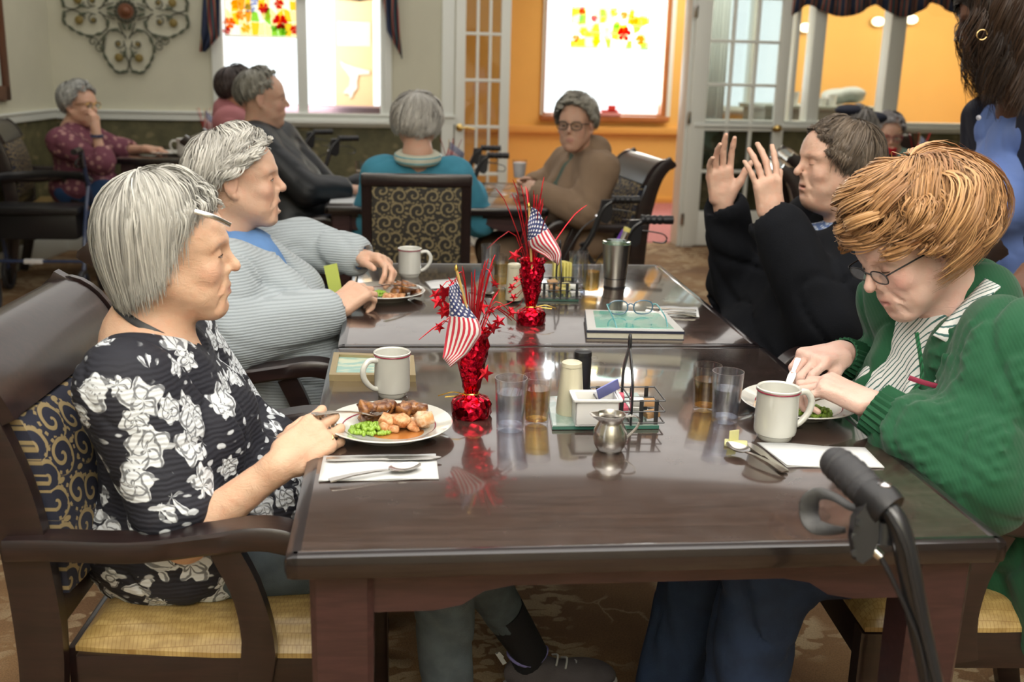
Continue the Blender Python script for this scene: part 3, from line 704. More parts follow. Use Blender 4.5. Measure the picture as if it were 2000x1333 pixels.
# stained glass panels
GC={'yellow':(1,.72,.12),'orange':(1,.38,.04),'red':(.75,.04,.02),'rose':(.75,.06,.12),'lilac':(.62,.66,.95),'green':(.50,.74,.16),'cream':(1,.88,.55),'amber':(1,.55,.1),'white':(.95,.92,.8)}
for k,c in list(GC.items()):
    m=D.materials.new('stained_glass_'+k);m.use_nodes=True;t_=m.node_tree;t_.nodes.clear();o=t_.nodes.new('ShaderNodeOutputMaterial');tr=t_.nodes.new('ShaderNodeBsdfTransparent');tl=t_.nodes.new('ShaderNodeBsdfTranslucent');mx=t_.nodes.new('ShaderNodeMixShader')
    tr.inputs[0].default_value=(*[min(1,x*.95+.03) for x in c],1);tl.inputs[0].default_value=(*c,1);mx.inputs[0].default_value=.15;t_.links.new(tr.outputs[0],mx.inputs[1]);t_.links.new(tl.outputs[0],mx.inputs[2]);t_.links.new(mx.outputs[0],o.inputs[0]);M['sg_'+k]=m
def stained(label,x0,y0,x1,y1,off,flowers,fill,seed,frame_mat):
    r=np.random.RandomState(seed)
    sa,zb=onw(x0,y0,off);sb,_=onw(x1,y0,off);_,za=onw((x0+x1)/2,y1,off)
    root=thing('stained_glass_panel',label,'stained glass',wallp((sa+sb)/2,za,off))
    th=.006
    # irregular background pieces: jittered grid
    nx,nz=11,5
    gx=np.linspace(sa,sb,nx+1);gz=np.linspace(za,zb,nz+1);J=np.zeros((nx+1,nz+1,2))
    for i in range(nx+1):
        for j in range(nz+1):
            J[i,j]=(gx[i]+(r.uniform(-.3,.3)*(gx[1]-gx[0]) if 0<i<nx else 0),gz[j]+(r.uniform(-.3,.3)*(gz[1]-gz[0]) if 0<j<nz else 0))
    ks=fill
    for i in range(nx):
        for j in range(nz):
            q=[J[i,j],J[i+1,j],J[i+1,j+1],J[i,j+1]];c_=sum(q)/4;q=[c_+(v-c_)*.965 for v in q]
            rpart('glass_piece',MB().prism([tuple(v) for v in q],th,WP+WN*off,WD,(0,0,1),WN),'sg_'+ks[r.randint(len(ks))],root)
    for fx,fy,rad,kc in flowers:
        cs,cz=onw(fx,fy,off+.008);sc=abs(onw(fx+rad,fy,off+.008)[0]-cs);n=6
        for k in range(n):
            a0=2*math.pi*k/n+r.uniform(-.2,.2);pts=[(cs,cz)]
            for da,rr in ((-.5,.75),(-.25,1.),(.25,1.),(.5,.75)): pts.append((cs+sc*rr*math.cos(a0+da),cz+sc*rr*math.sin(a0+da)))
            rpart('glass_petal',MB().prism(pts,.004,WP+WN*(off+.010),WD,(0,0,1),WN),'sg_'+kc,root)
    mb=MB()
    for a_,b_,c_,d_ in ((sa-.012,sb+.012,za-.012,za),(sa-.012,sb+.012,zb,zb+.012),(sa-.012,sa,za,zb),(sb,sb+.012,za,zb)): wallbox(mb,a_,b_,c_,d_,off+.012,.014)
    rpart('lead_frame',mb,frame_mat,root)
stained('stained glass panel of fruit and flowers filling the top of the left window',437,-60,578,70,-.04,[(515,16,11,'rose'),(488,16,11,'lilac'),(545,8,10,'red'),(448,45,12,'orange'),(470,30,10,'amber'),(547,43,15,'rose'),(497,2,9,'lilac'),(520,30,10,'cream'),(575,58,9,'red'),(555,62,8,'green'),(535,55,7,'green'),(460,8,10,'yellow'),(480,55,10,'yellow'),(443,60,8,'red')],['yellow','cream','yellow','amber','white','cream','white','yellow','green','cream'],3,'chrome')
stained('stained glass panel of red and orange flowers hanging in the sun room window',1117,15,1268,93,w2+.04,[(1137,22,7,'red'),(1172,42,12,'lilac'),(1160,36,7,'rose'),(1219,66,14,'red'),(1219,30,8,'orange'),(1238,40,10,'amber'),(1125,75,8,'orange'),(1250,78,10,'orange'),(1140,62,9,'yellow'),(1185,65,12,'cream'),(1165,80,9,'yellow'),(1200,25,8,'yellow'),(1205,48,7,'green'),(1133,35,7,'lilac')],['cream','white','yellow','cream','green','white'],9,'chrome')
# small red cards on the sun room sill
cz_=qz
t=thing('card_stack','small stack of red and pink boxes on the orange sun room window sill','box',wallp(onw(1192,220,w2+.06)[0],qz,w2+.05))
M['redcard']=plain('red_card',(.65,.04,.03),.5);M['pinkcard']=plain('pink_card',(.7,.3,.28),.5)
rpart('flat_box',wallbox(MB(),onw(1172,220,w2+.06)[0],onw(1212,220,w2+.06)[0],cz_,cz_+.035,w2+.08,.06,.003),'pinkcard',t)
rpart('upright_card',wallbox(MB(),onw(1188,210,w2+.06)[0],onw(1203,210,w2+.06)[0],cz_+.035,cz_+.105,w2+.06,.02,.003),'redcard',t)
rpart('red_box',wallbox(MB(),onw(1176,210,w2+.06)[0],onw(1208,210,w2+.06)[0],cz_+.035,cz_+.06,w2+.06,.045,.003),'redcard',t)
# hand rail + baseboard in the sun room
hz=onw(1150,255,w2+.06)[1]
struct('trim_5',wallbox(MB(),2.16,8.5,hz-.035,hz+.04,w2+.05,.05,.012),'ochre_trim',label='orange wooden hand rail along the sun room wall')
bz=onw(1280,386,w2)[1];struct('baseboard_sun_room',wallbox(MB(),2.16,8.5,0,bz,w2+.02,.02,.004),'ochre_trim')
# door leaves
def door(name,s0,s1,colx,rowz,off,knob=None,top=DT,stile=None,hinge=None):
    d=D.objects.new(name,None);COL.objects.link(d);d['kind']='structure'
    th=.042
    part('stile',wallbox(MB(),s0,colx[0][0],0.015,top,off,th,.003),'door',d);part('stile',wallbox(MB(),colx[-1][1],s1,0.015,top,off,th,.003),'door',d)
    part('bottom_rail',wallbox(MB(),colx[0][0],colx[-1][1],0.015,rowz[0][0],off,th,.003),'door',d);part('top_rail',wallbox(MB(),colx[0][0],colx[-1][1],rowz[-1][1],top,off,th,.003),'door',d)
    for (a,b),(a2,b2) in zip(colx[:-1],colx[1:]): part('muntin',wallbox(MB(),b,a2,rowz[0][0],rowz[-1][1],off-.004,th*.8,.004),'door',d)
    for (a,b),(a2,b2) in zip(rowz[:-1],rowz[1:]): part('muntin',wallbox(MB(),colx[0][0],colx[-1][1],b,a2,off-.002,th*.86,.004),'door',d)
    for a,b in colx:
        for c,e in rowz: part('pane',wallbox(MB(),a,b,c,e,off-th*.5,.004),'doorpane',d)
    if knob:
        s,z,lever=knob;mb=MB();A=np.stack([WD,[0,0,1.],WN],1)
        if lever:
            mb.lathe([(.0,.0),(.028,.0),(.028,.008),(.012,.014),(.010,.045),(0,.05)],wallp(s,z,off),20,A);mb.tube([wallp(s,z,off+.045),wallp(s+.05,z+.004,off+.05),wallp(s+.11,z-.006,off+.045)],[.009,.008,.006],8)
        else: mb.lathe([(.0,.0),(.032,.0),(.032,.006),(.014,.012),(.012,.03),(.022,.038),(.028,.05),(.026,.062),(.014,.07),(0,.072)],wallp(s,z,off),22,A)
        part('door_handle',mb,'brass',d)
    if hinge:
        for z in hinge[1]: part('hinge',wallbox(MB(),hinge[0]-.012,hinge[0]+.012,z-.045,z+.045,off+.006,.01,.002),'steel',d)
    return d
X=lambda x,y=245,o=.03:onw(x,y,o)[0]
Zr=lambda x,y,o=.03:onw(x,y,o)[1]
rw=[Zr(1440,y) for y in (412,338,332,256,250,169,163,84,78)]
zb=[(rw[0],rw[1]),(rw[2],rw[3]),(rw[4],rw[5]),(rw[6],rw[7])];ph=zb[-1][1]-zb[-1][0];zb+=[(rw[8],rw[8]+ph)]
OF=.05
door('door_1',X(1349,o=OF),X(1531,o=OF),[(X(1377,o=OF),X(1418,o=OF)),(X(1424,o=OF),X(1464,o=OF)),(X(1470,o=OF),X(1511,o=OF))],[(max(a,.02),b) for a,b in zb],OF,(X(1515,o=OF),Zr(1515,250,OF),0),hinge=(X(1345,o=OF),(.22,1.0,1.78)))
rw=[Zr(940,y,.0) for y in (412,343,337,251,245,160,154,69,63)]
zb=[(rw[0],rw[1]),(rw[2],rw[3]),(rw[4],rw[5]),(rw[6],rw[7]),(rw[8],rw[8]+rw[7]-rw[6])]
door('door_2',X(888,o=0),X(993,o=0),[(X(907,o=0),X(928,o=0)),(X(933,o=0),X(952,o=0)),(X(957,o=0),X(975,o=0))],zb,.01,(X(897,o=0),Zr(897,249,0),1))
mb=MB();wallbox(mb,ds1-.02,ds1+.075,0,DT+.08,.045,.06,.004);wallbox(mb,ds1-.05,ds1-.02,0,DT,.02,.16,.004);wallbox(mb,ds0-.1,ds0-.01,0,DT+.08,.02,.03,.004);wallbox(mb,ds0-.1,ds1+.07,DT,DT+.09,.02,.03,.004);struct('trim_6',mb,'white',label='white door casing')
# valances
g=G('striped_valance_fabric',.8);v=g.obj();wv=g.n('TexWave',{'Vector':g.mapv(v,(1,1,.35)),'Scale':3.4,'Distortion':5.,'Detail':1.5,'Detail Scale':1.}).outputs[1]
g.col(g.ramp(wv,[(0,(.02,.03,.07)),(.36,(.02,.03,.07)),(.42,(.36,.28,.15)),(.52,(.36,.28,.15)),(.58,(.30,.03,.04)),(.78,(.30,.03,.04)),(.84,(.04,.07,.08)),(1,(.04,.07,.08))],'CONSTANT'));M['valance']=g.m
def tail(label,pts):
    c=onw(pts[0][0],pts[0][1],.08);root=thing('curtain_tail',label,'valance',wallp(c[0],c[1],.08))
    poly=[onw(x,y,.08) for x,y in pts];mb=MB();n=len(poly)//2
    L=poly[:n];Rr=poly[n:][::-1];nf=12;V=[];k=len(L)
    for i in range(k):
        for j in range(nf+1):
            u=j/nf;s=L[i][0]*(1-u)+Rr[i][0]*u;z=L[i][1]*(1-u)+Rr[i][1]*u;V.append(wallp(s,z,.07+.018*math.sin(u*4*math.pi+.5)))
    F=[(i*(nf+1)+j,i*(nf+1)+j+1,(i+1)*(nf+1)+j+1,(i+1)*(nf+1)+j) for i in range(k-1) for j in range(nf)]
    mb.add(V,F);o=rpart('pleated_fabric',mb,'valance',root);m=o.modifiers.new('t','SOLIDIFY');m.thickness=.006;return root
tail('navy and rust striped swag tail at the left edge of the left window',[(398,-80),(397,0),(394,60),(391,101),(402,101),(429,70),(429,0),(431,-80)])
tail('navy and rust striped swag tail at the right edge of the left window',[(735,-80),(750,0),(757,60),(778,98),(786,115),(781,60),(777,0),(777,-80)])
root=thing('scalloped_valance','scalloped navy red and tan striped valance over the sun room partition windows','valance',wallp(onw(1600,10,.07)[0],onw(1600,10,.07)[1],.07))
sA,sB=onw(1548,10,.07)[0],onw(1905,10,.07)[0];prof=[(1548,30),(1565,18),(1578,9),(1595,15),(1620,28),(1645,33),(1670,30),(1690,20),(1708,9),(1725,15),(1742,28),(1765,34),(1785,30),(1805,18),(1822,4),(1840,14),(1870,30),(1905,33)]
V=[];n=80
for j in range(n+1):
    px=1548+(1905-1548)*j/n;py=np.interp(px,[p[0] for p in prof],[p[1] for p in prof]);s,z=onw(px,py,.07)
    for k in range(5): V.append(wallp(s,z+(2.15-z)*k/4,.06+.02*math.sin(j*.9)*(1-k/5)))
mb=MB().add(V,[(j*5+k,(j+1)*5+k,(j+1)*5+k+1,j*5+k+1) for j in range(n) for k in range(4)]);o=rpart('pleated_fabric',mb,'valance',root);m=o.modifiers.new('t','SOLIDIFY');m.thickness=.006
root=thing('swag_valance','red and navy swag valance across the top of the left window','valance',wallp(onw(600,-5,.07)[0],2.0,.07))
V=[];n=60
for j in range(n+1):
    px=431+(745-431)*j/n;s,z=onw(px,-8-55*abs(math.sin((px-431)/314*math.pi*2)) if 1 else 0,.07);z=onw(px,-6,.07)[1]+.0+.10*(abs(math.sin((px-431)/314*math.pi*2+.0))) if not(660<px<745) else onw(px,2.5-abs(px-700)*.12,.07)[1]
    for k in range(4): V.append(wallp(s,z+(2.2-z)*k/3,.065+.02*math.sin(j*.8)*(1-k/4)))
mb=MB().add(V,[(j*4+k,(j+1)*4+k,(j+1)*4+k+1,j*4+k+1) for j in range(n) for k in range(3)]);o=rpart('pleated_fabric',mb,'valance',root);m=o.modifiers.new('t','SOLIDIFY');m.thickness=.006
# framed picture on the left wall: only its right edge and lower corner are in view
def onl(px,py,off=0):
    r=ray(px,py);p0=cw+LN*off;t=((p0-CAM)@LN)/(r@LN);q=CAM+r*t;return (q-cw)@LW,q[2]
s1_,zl=onl(22,196,.03);s0_=s1_+.75
root=thing('framed_picture','brown wooden framed picture on the left wall, cut by the photo edge','picture',lwp((s0_+s1_)/2,zl,.02))
M['framewood']=plain('brown_frame_wood',(.13,.045,.02),.4,.05,60,.2);M['mat']=plain('pale_picture_mat',(.5,.55,.48),.7)
mb=MB()
for a,b,c,d in ((s1_,s1_+.07,zl,zl+1.),(s0_-.07,s0_,zl,zl+1.),(s1_,s0_,zl,zl+.09),(s1_,s0_,zl+.93,zl+1.)): lwbox(mb,a,b,c,d,.035,.035,.008)
rpart('picture_frame',mb,'framewood',root);rpart('picture_mat',lwbox(MB(),s1_+.06,s0_-.06,zl+.08,zl+.94,.015,.01),'mat',root)
# wrought iron medallion
def medallion():
    cs,cz=onw(246,22,.03);root=thing('wall_medallion','round scrolled metal wall medallion with leaves and a rust-coloured rosette','wall decor',wallp(cs,cz,.03))
    sc=onw(256,22,.03)[0]-onw(246,22,.03)[0];sc/=10.
    def Q(u,v,o=0):return wallp(cs+u*sc,cz+v*sc,.03+o)-np.array(root.location)
    M['iron']=plain('dark_green_wrought_iron',(.055,.055,.035),.6,**{'Metallic':.3});M['leafm']=plain('verdigris_leaf_metal',(.075,.085,.05),.6);M['discm']=plain('ochre_disc_metal',(.20,.14,.03),.5);M['rust']=plain('rust_rosette_metal',(.16,.055,.02),.55)
    for qd in range(4):
        a=qd*math.pi/2;ca,sa=math.cos(a),math.sin(a)
        def T(u,v,o=0):return Q(u*ca-v*sa,u*sa+v*ca,o)
        for sg in (-1,1):
            lobe=[(0,-34),(sg*8,-28)] and [(sg*9,-30),(sg*16,-34),(sg*4,-52),(sg*3,-52)]
            out=[(sg*12,-24),(sg*6,-42),(sg*3,-52),(sg*8,-46),(sg*28,-36),(sg*44,-50),(sg*50,-72),(sg*44,-95),(sg*32,-115),(sg*18,-123),(sg*6,-118),(sg*1,-104),(sg*6,-88),(sg*16,-80)]
            p=spline(out[2:],60);part('scroll_wire',MB().tube([T(u,v) for u,v in p],.0052,6),'iron',root)
            p=spline([(sg*16,-22),(sg*10,-40),(sg*3,-54)],10);part('scroll_wire',MB().tube([T(u,v) for u,v in p],.0045,6),'iron',root)
            sp=[(sg*(18+11*(1-i/26)*math.cos(i*.36+2.6)),-64+11*(1-i/26)*math.sin(i*.36+2.6)) for i in range(22)]
            part('spiral_wire',MB().tube([T(u,v,.004) for u,v in [(sg*4,-76)]+sp],.004,6),'iron',root)
            for (u,v),r_ in (((sg*19,-65),4.5),((sg*20,-92),8.5)): part('disc',MB().lathe([(0,0),(r_*sc,0),(r_*sc*.8,.008),(0,.012)],T(u,v,.0),16,np.stack([WD,[0,0,1.],WN],1)),'discm',root)
            for u,v,an in ((46,-55,-1.3),(51,-74,-1.6),(46,-92,-2.),(37,-108,-2.3),(24,-121,-2.8),(10,-120,-3.2),(24,-37,-.2),(8,-84,1.8),(6,-30,1.2)):
                an=an if sg>0 else math.pi-an;pl=[];lw=8.5
                for k in range(8):
                    b=k/8*2*math.pi;x_,y_=lw*math.cos(b),3.6*math.sin(b);pl.append((sg*u+x_*math.cos(an)-y_*math.sin(an),v+x_*math.sin(an)+y_*math.cos(an)))
                vv=[T(x_,y_,.004) for x_,y_ in pl]+[T(sg*u,v,.014)]+[T(x_,y_,-.001) for x_,y_ in pl];F=[(k,(k+1)%8,8) for k in range(8)]+[(k,9+k,9+(k+1)%8,(k+1)%8) for k in range(8)]+[tuple(range(9,17))]
                part('leaf',MB().add(vv,F),'leafm',root)
        for sg in (-1,1):   # small diagonal scrolls
            p=[(sg*0+46+0,-46)];d=45
            cxs=[(62,-68) if sg>0 else (72,-56)]
            u0,v0=cxs[0];sp=[(u0+10*(1-i/30)*math.cos(i*.34*sg+1.),v0+10*(1-i/30)*math.sin(i*.34*sg+1.)) for i in range(24)]
            part('spiral_wire',MB().tube([T(46,-44)]+[T(u,v) for u,v in sp],.004,6),'iron',root)
    A=np.stack([WD,[0,0,1.],WN],1)
    for k in range(16):
        an=k*math.pi/8
        for r_,l_,m_ in ((19,9,'iron'),(12,8,'rust')):
            c=Q(r_*math.cos(an+(.2 if m_=='rust' else 0)),r_*math.sin(an+(.2 if m_=='rust' else 0)),.01);me=MB().lathe([(0,-.01),(l_*.5*sc,-.004),(l_*.5*sc,.004),(0,.01)],c,8,A);part('petal',me,m_,root)
    part('rosette',MB().lathe([(0,0),(11*sc,0),(9*sc,.02),(4*sc,.03),(0,.036)],Q(0,0,.008),20,A),'rust',root)
medallion()
# sun room furnishings seen through the partition windows
co_=-1.5;zt=onw(1620,208,co_+.3)[1]
root=thing('serving_counter','grey-green serving counter in the sun room seen through the partition windows','counter',wallp(onw(1600,220,co_)[0],0,co_))
M['counter']=plain('grey_green_counter_laminate',(.33,.37,.33),.5);a,b=onw(1500,208,co_+.3)[0],onw(1722,208,co_+.3)[0]
rpart('counter_base',wallbox(MB(),a,b,0,zt-.04,co_+.25,.5),'counter',root);rpart('counter_top',wallbox(MB(),a-.03,b+.03,zt-.04,zt,co_+.3,.6,.008),'counter',root)
def lump(name,label,cat,c,r,mat,k=.04,seed=0,n=5,group=None):
    rr=np.random.RandomState(seed);root=thing(name,label,cat,c,0,group);pr=[U(ell(np.array(c)+rr.uniform(-.6,.6,3)*r*np.array([1,1,.5])+[0,0,r[2]],np.array(r)*rr.uniform(.5,.75)),k) for _ in range(n)]+[I(half(c,(0,0,-1)),.004)]
    pr=[(f,cc,rr_,op,kk) for f,cc,rr_,op,kk in pr];p,q=sdf(pr,.012,disp=lambda p:.006*wav(p,40),dmax=.01);part(name+'_body',npmesh(name,p-np.array(c),q),mat,root);return root
M['bagplastic']=plain('crumpled_grey_white_plastic',(.45,.50,.48),.35,.8,30,.3)
lump('plastic_bag','crumpled white plastic bag on the sun room counter, right of the cups','bag',wallp(onw(1668,200,co_+.2)[0],zt,co_+.05),(.20,.14,.10),'bagplastic',seed=3)
for i,(x,h,lab) in enumerate(((1608,.07,'short white tub on the sun room counter beside the white mullion'),(1627,.10,'tall white cup on the sun room counter left of the plastic bag'),(1553,.12,'square white dispenser at the left end of the sun room counter'))):
    s=onw(x,205,co_+.2)[0];r_=thing('tub' if i!=1 else 'cup',lab,'container',wallp(s,zt,co_+.15));part('tub_body',MB().lathe([(.0,0),(.045,0),(.055,h),(.047,h),(.038,.01),(0,.01)]),'whiteplastic',r_)
for i,x in enumerate((1575,1717,1782)):  # added glowing ovals stand in for ceiling lights reflected in the panes
    s,z=onw(x,(54,42,38)[i],w2+.05);r_=thing('reflection_glow',('added oval glow for a pane reflection, on the orange wall left of the partition mullion','added oval glow for a pane reflection, on the orange wall between the two white mullions','added oval glow for a pane reflection, on the orange wall right of the right mullion')[i],'reflection glow',wallp(s,z,w2+.02))
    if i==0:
        g=G('reflected_light_emission',.4);g.b.inputs['Emission Color'].default_value=(1,.86,.62,1);g.b.inputs['Emission Strength'].default_value=3.2;M['pane_glow']=g.m
    part('glow_oval',MB().lathe([(0,.05),(.04,.045),(.055,.02),(.055,0)],(0,0,0),18,np.stack([WD*1.25,np.array([0,0,.8]),WN],1)),'pane_glow',r_);part('glow_base',MB().lathe([(0,.0),(.062,.0),(.062,.012),(0,.012)],(0,0,0),18,np.stack([WD*1.25,np.array([0,0,.8]),WN],1)),'brass',r_)
# white drape seen through the right french door
mb=MB();a,b=onw(1385,100,-1.9)[0],onw(1420,100,-1.9)[0];V=[];n=30
for j in range(n+1):
    for k in range(2): V.append(wallp(a+(b-a)*j/n,(.05,2.2)[k],-1.9+.025*math.sin(j*1.1)))
M['drape']=plain('white_drape_cloth',(.62,.66,.66),.8)
root=thing('sheer_curtain','white pleated curtain in the sun room behind the right french door','curtain',wallp(a,0,-1.9));o=rpart('curtain_cloth',MB().add(V,[(j*2,j*2+2,j*2+3,j*2+1) for j in range(n)]),'drape',root);m=o.modifiers.new('t','SOLIDIFY');m.thickness=.004
# ------------------------------------------------------------------ furniture
def make_table(label,x0,y0,w,d,rz=0,group=None,inlay=True):
    t=thing('dining_table',label,'table',(x0,y0,0),rz,group)
    mb=MB();mb.box((w/2,d/2,TZ-.017),(w,d,.034),.011);part('tabletop',mb,'top',t)
    for a,b,c,e in ((0,w,0,.026),(0,w,d-.026,d),(0,.026,.0,d),(w-.026,w,.0,d)): part('edge_band',MB().box(((a+b)/2,(c+e)/2,TZ-.0175),(b-a+.004,e-c+.004,.037),.012),'edge',t)
    mb=MB()
    for a,b,c,e in ((.035,w-.035,.035,.045),(.035,w-.035,d-.045,d-.035),(.035,.045,.045,d-.045),(w-.045,w-.035,.045,d-.045)): mb.box(((a+b)/2,(c+e)/2,TZ-.042),(b-a,e-c,.02),.002)
    part('edge_molding',mb,'wood',t)
    # aprons with a deeper bracket next to each leg
    def apr(L):
        dp=.075;q=[(0,0),(L,0),(L,-dp),(L-.10,-dp),(L-.14,-dp+.008),(L-.17,-dp+.028),(L-.21,-dp+.036),(.21,-dp+.036),(.17,-dp+.028),(.14,-dp+.008),(.10,-dp),(0,-dp)];return q
    e=.085;z=TZ-.034
    part('apron',MB().prism(apr(w-2*e-.03),.022,(e+.015,.055,z)),'wood_red',t);part('apron',MB().prism(apr(w-2*e-.03),.022,(e+.015,d-.055,z)),'wood',t)
    part('apron',MB().prism(apr(d-2*e-.03),.022,(.055,e+.015,z),(0,1,0),(0,0,1),(1,0,0)),'wood',t);part('apron',MB().prism(apr(d-2*e-.03),.022,(w-.055,e+.015,z),(0,1,0),(0,0,1),(1,0,0)),'wood',t)
    for sx in (0,1):
        for sy in (0,1):
            cx=.072 if sx==0 else w-.072;cy=.072 if sy==0 else d-.072
            prof=[(.042,0),(.031,.02),(.033,.06),(.039,.35),(.043,.55),(.044,z)]
            V=[];
            for r_,zz in prof:
                c=.2*r_
                for a,b in ((-r_,-r_+c),(-r_+c,-r_),(r_-c,-r_),(r_,-r_+c),(r_,r_-c),(r_-c,r_),(-r_+c,r_),(-r_,r_-c)): V.append((cx+a,cy+b,zz))
            F=[(i*8+k,i*8+(k+1)%8,(i+1)*8+(k+1)%8,(i+1)*8+k) for i in range(len(prof)-1) for k in range(8)]+[tuple(reversed(range(8))),tuple(range(8*len(prof)-8,8*len(prof)))]
            part('leg',MB().add(V,F),'wood_red',t)
    return t
make_table('nearest dark brown dining table, with the floral-bloused woman eating at its left',0,-.068,1.018,1.053)
make_table('dark brown dining table directly behind the nearest one, with the steel tumbler on it',0.012,.992,1.0,1.02)
T3=(-.17,3.30);make_table('dark dining table in the middle distance behind the scroll-backed chair',T3[0],T3[1],.99,1.0)
T4=(-1.55,5.28);make_table('small dark dining table by the olive wallpaper at far left',T4[0],T4[1],.95,.9)
T5=(3.0,4.2);make_table('dark dining table at far right, mostly behind the brown-haired woman',T5[0],T5[1],.95,.9)

def make_chair(label,arms=True,fab='scroll',group=None):
    t=thing('dining_chair',label,'chair',(0,0,0),0,group)
    W=.265
    post=np.array([(-.335,0),(-.285,.22),(-.262,.45),(-.275,.66),(-.302,.79),(-.335,.88),(-.372,.932),(-.41,.958)])
    pp=spline(post,26)
    for sg in (-1,1):
        wz=np.interp(pp[:,1],[0,.3,.5,.75,.95],[.05,.066,.076,.072,.05]);
        mb=MB().band([(x-.02,sg*W,z) for x,z in pp],.030,wz,(1,0,0.35));part('back_post',mb,'wood',t)
    # scrolled crest rail
    cr=spline([(-.300,.850),(-.322,.895),(-.350,.932),(-.385,.953),(-.42,.950),(-.438,.930)],12)
    th=np.array([.020]*9+[.022,.024,.018]);poly=[];nrm=np.gradient(cr,axis=0);nrm/=np.linalg.norm(nrm,axis=1)[:,None];nn=np.stack([-nrm[:,1],nrm[:,0]],1)
    poly=[tuple(c+n*h) for c,n,h in zip(cr,nn,th*.5)]+[tuple(c-n*h) for c,n,h in reversed(list(zip(cr,nn,th*.5)))]
    mb=MB().prism(poly,2*W-.028,(0,0,0),(1,0,0),(0,0,1),(0,1,0));part('crest_rail',mb,'wood',t)
    for sg in (-1,1):
        q=[tuple(c+n*h*1.25) for c,n,h in zip(cr,nn,th*.6)]+[tuple(c-n*h*1.25) for c,n,h in reversed(list(zip(cr,nn,th*.6)))]
        part('crest_end',MB().prism(q,.016,(0,sg*(W+.002),0),(1,0,0),(0,0,1),(0,1,0)),'wood',t)
    part('lower_back_rail',MB().box((-.262,0,.52),(.025,2*W-.03,.05),.005),'wood',t)
    # upholstered back
    bp=spline([(-.245,.545),(-.252,.66),(-.273,.78),(-.300,.848)],8);V=[];n=9;uvs=[]
    for s_,off in ((1,0),(-1,-.045)):
        for i,(x,z) in enumerate(bp):
            for j in range(n):
                y=(j/(n-1)*2-1)*(W-.028);bul=.026*(1-(y/(W-.02))**4)*(math.sin(math.pi*min(1,(i+.35)/(len(bp)-.3)))**.5) if s_==1 else -.004
                V.append((x+off+bul,y,z))
    m_=len(bp)*n;F=[(i*n+j,i*n+j+1,(i+1)*n+j+1,(i+1)*n+j) for i in range(len(bp)-1) for j in range(n-1)]
    F+=[tuple(m_+k for k in reversed(f)) for f in list(F)]
    ring=[j for j in range(n)]+[i*n+n-1 for i in range(1,len(bp))]+[(len(bp)-1)*n+j for j in range(n-2,-1,-1)]+[i*n for i in range(len(bp)-2,0,-1)]
    F+=[(ring[k],m_+ring[k],m_+ring[(k+1)%len(ring)],ring[(k+1)%len(ring)]) for k in range(len(ring))]
    me=MB().add(V,F).mesh('back_upholstery');boxuv(me,1.,(1,2));part('back_upholstery',me,fab,t)
    # seat
    pr=[U(rbox((-.005,0,.452),(.205,.215,.006),.030),.001)]
    mb=MB();bm=bmesh.new();bmesh.ops.create_grid(bm,x_segments=14,y_segments=14,size=1)
    V=[];n=15
    for k,zz in ((0,0),(1,1)):
        for i in range(n):
            for j in range(n):
                u=i/(n-1)*2-1;v=j/(n-1)*2-1;su=np.sign(u)*(1-(1-abs(u))**1.6);sv=np.sign(v)*(1-(1-abs(v))**1.6)
                x=-.005+su*(.235);y=sv*(.262-.02*(u<0)*abs(u));ed=max(abs(su),abs(sv));z=(.485-.0-.034*max(0,ed-.8)/.2*max(0,ed-.8)/.2+.006*(1-ed)) if k else .442
                V.append((x,y,z))
    bm.free();m_=n*n;F=[(m_+i*n+j,m_+(i+1)*n+j,m_+(i+1)*n+j+1,m_+i*n+j+1) for i in range(n-1) for j in range(n-1)]
    ring=[j for j in range(n)]+[i*n+n-1 for i in range(1,n)]+[(n-1)*n+j for j in range(n-2,-1,-1)]+[i*n for i in range(n-2,0,-1)]
    F+=[(ring[k],ring[(k+1)%len(ring)],m_+ring[(k+1)%len(ring)],m_+ring[k]) for k in range(len(ring))]+[tuple(ring)]
    part('seat_cushion',MB().add(V,F),'vinyl',t)
    part('seat_rail',MB().box((.215,0,.405),(.024,2*W-.06,.075),.004),'wood',t);part('seat_rail',MB().box((-.245,0,.405),(.024,2*W-.06,.075),.004),'wood',t)
    for sg in (-1,1): part('seat_rail',MB().box((-.015,sg*(W-.018),.405),(.44,.024,.075),.004),'wood',t)
    for sg in (-1,1): part('front_leg',MB().band([(.215,sg*(W-.02),.44),(.215,sg*(W-.02),.2),(.222,sg*(W-.02),.0)],[.042,.040,.032],[.042,.040,.032],(1,0,0)),'wood',t)
    if arms:
        for sg in (-1,1):
            y=sg*(W+.012)
            ap=spline([(-.315,y,.648),(-.25,y,.650),(-.12,y,.648),(.0,y,.664),(.08,y,.674),(.135,y,.662),(.17,y,.635)],22)
            mb=MB().band(ap,np.interp(ap[:,0],[-.315,-.2,.05,.17],[.048,.052,.060,.052]),np.interp(ap[:,0],[-.315,0,.12,.17],[.036,.036,.042,.034]),(0,0,1));part('armrest',mb,'wood',t)
            sp=spline([(.060,y,.40),(.070,y,.48),(.055,y,.57),(.022,y,.648)],12);part('arm_support',MB().band(sp,.028,[.055]*4+[.052,.05,.048,.046,.046,.046,.046,.046],(1,0,0)),'wood',t)
    return t
chair0=make_chair('dark wood armchair of the woman in the black floral blouse, gold seat cushion')
def place(o,x,y,a,label=None):
    o.location=(x,y,0);o.rotation_euler=(0,0,math.radians(a))
    if label:o['label']=label
    return o
place(chair0,-.125,.475,-4)
G_='dark wood dining armchairs with scroll fabric backs'
chair0['group']=G_
place(dup(chair0),-.14,1.40,0,'dark wood armchair of the woman in the grey cardigan')
place(dup(chair0),1.22,.475,176,'dark wood armchair with gold seat under the woman in the green cardigan')
place(dup(chair0),1.30,1.50,184,'dark wood armchair under the brown-haired woman in black')
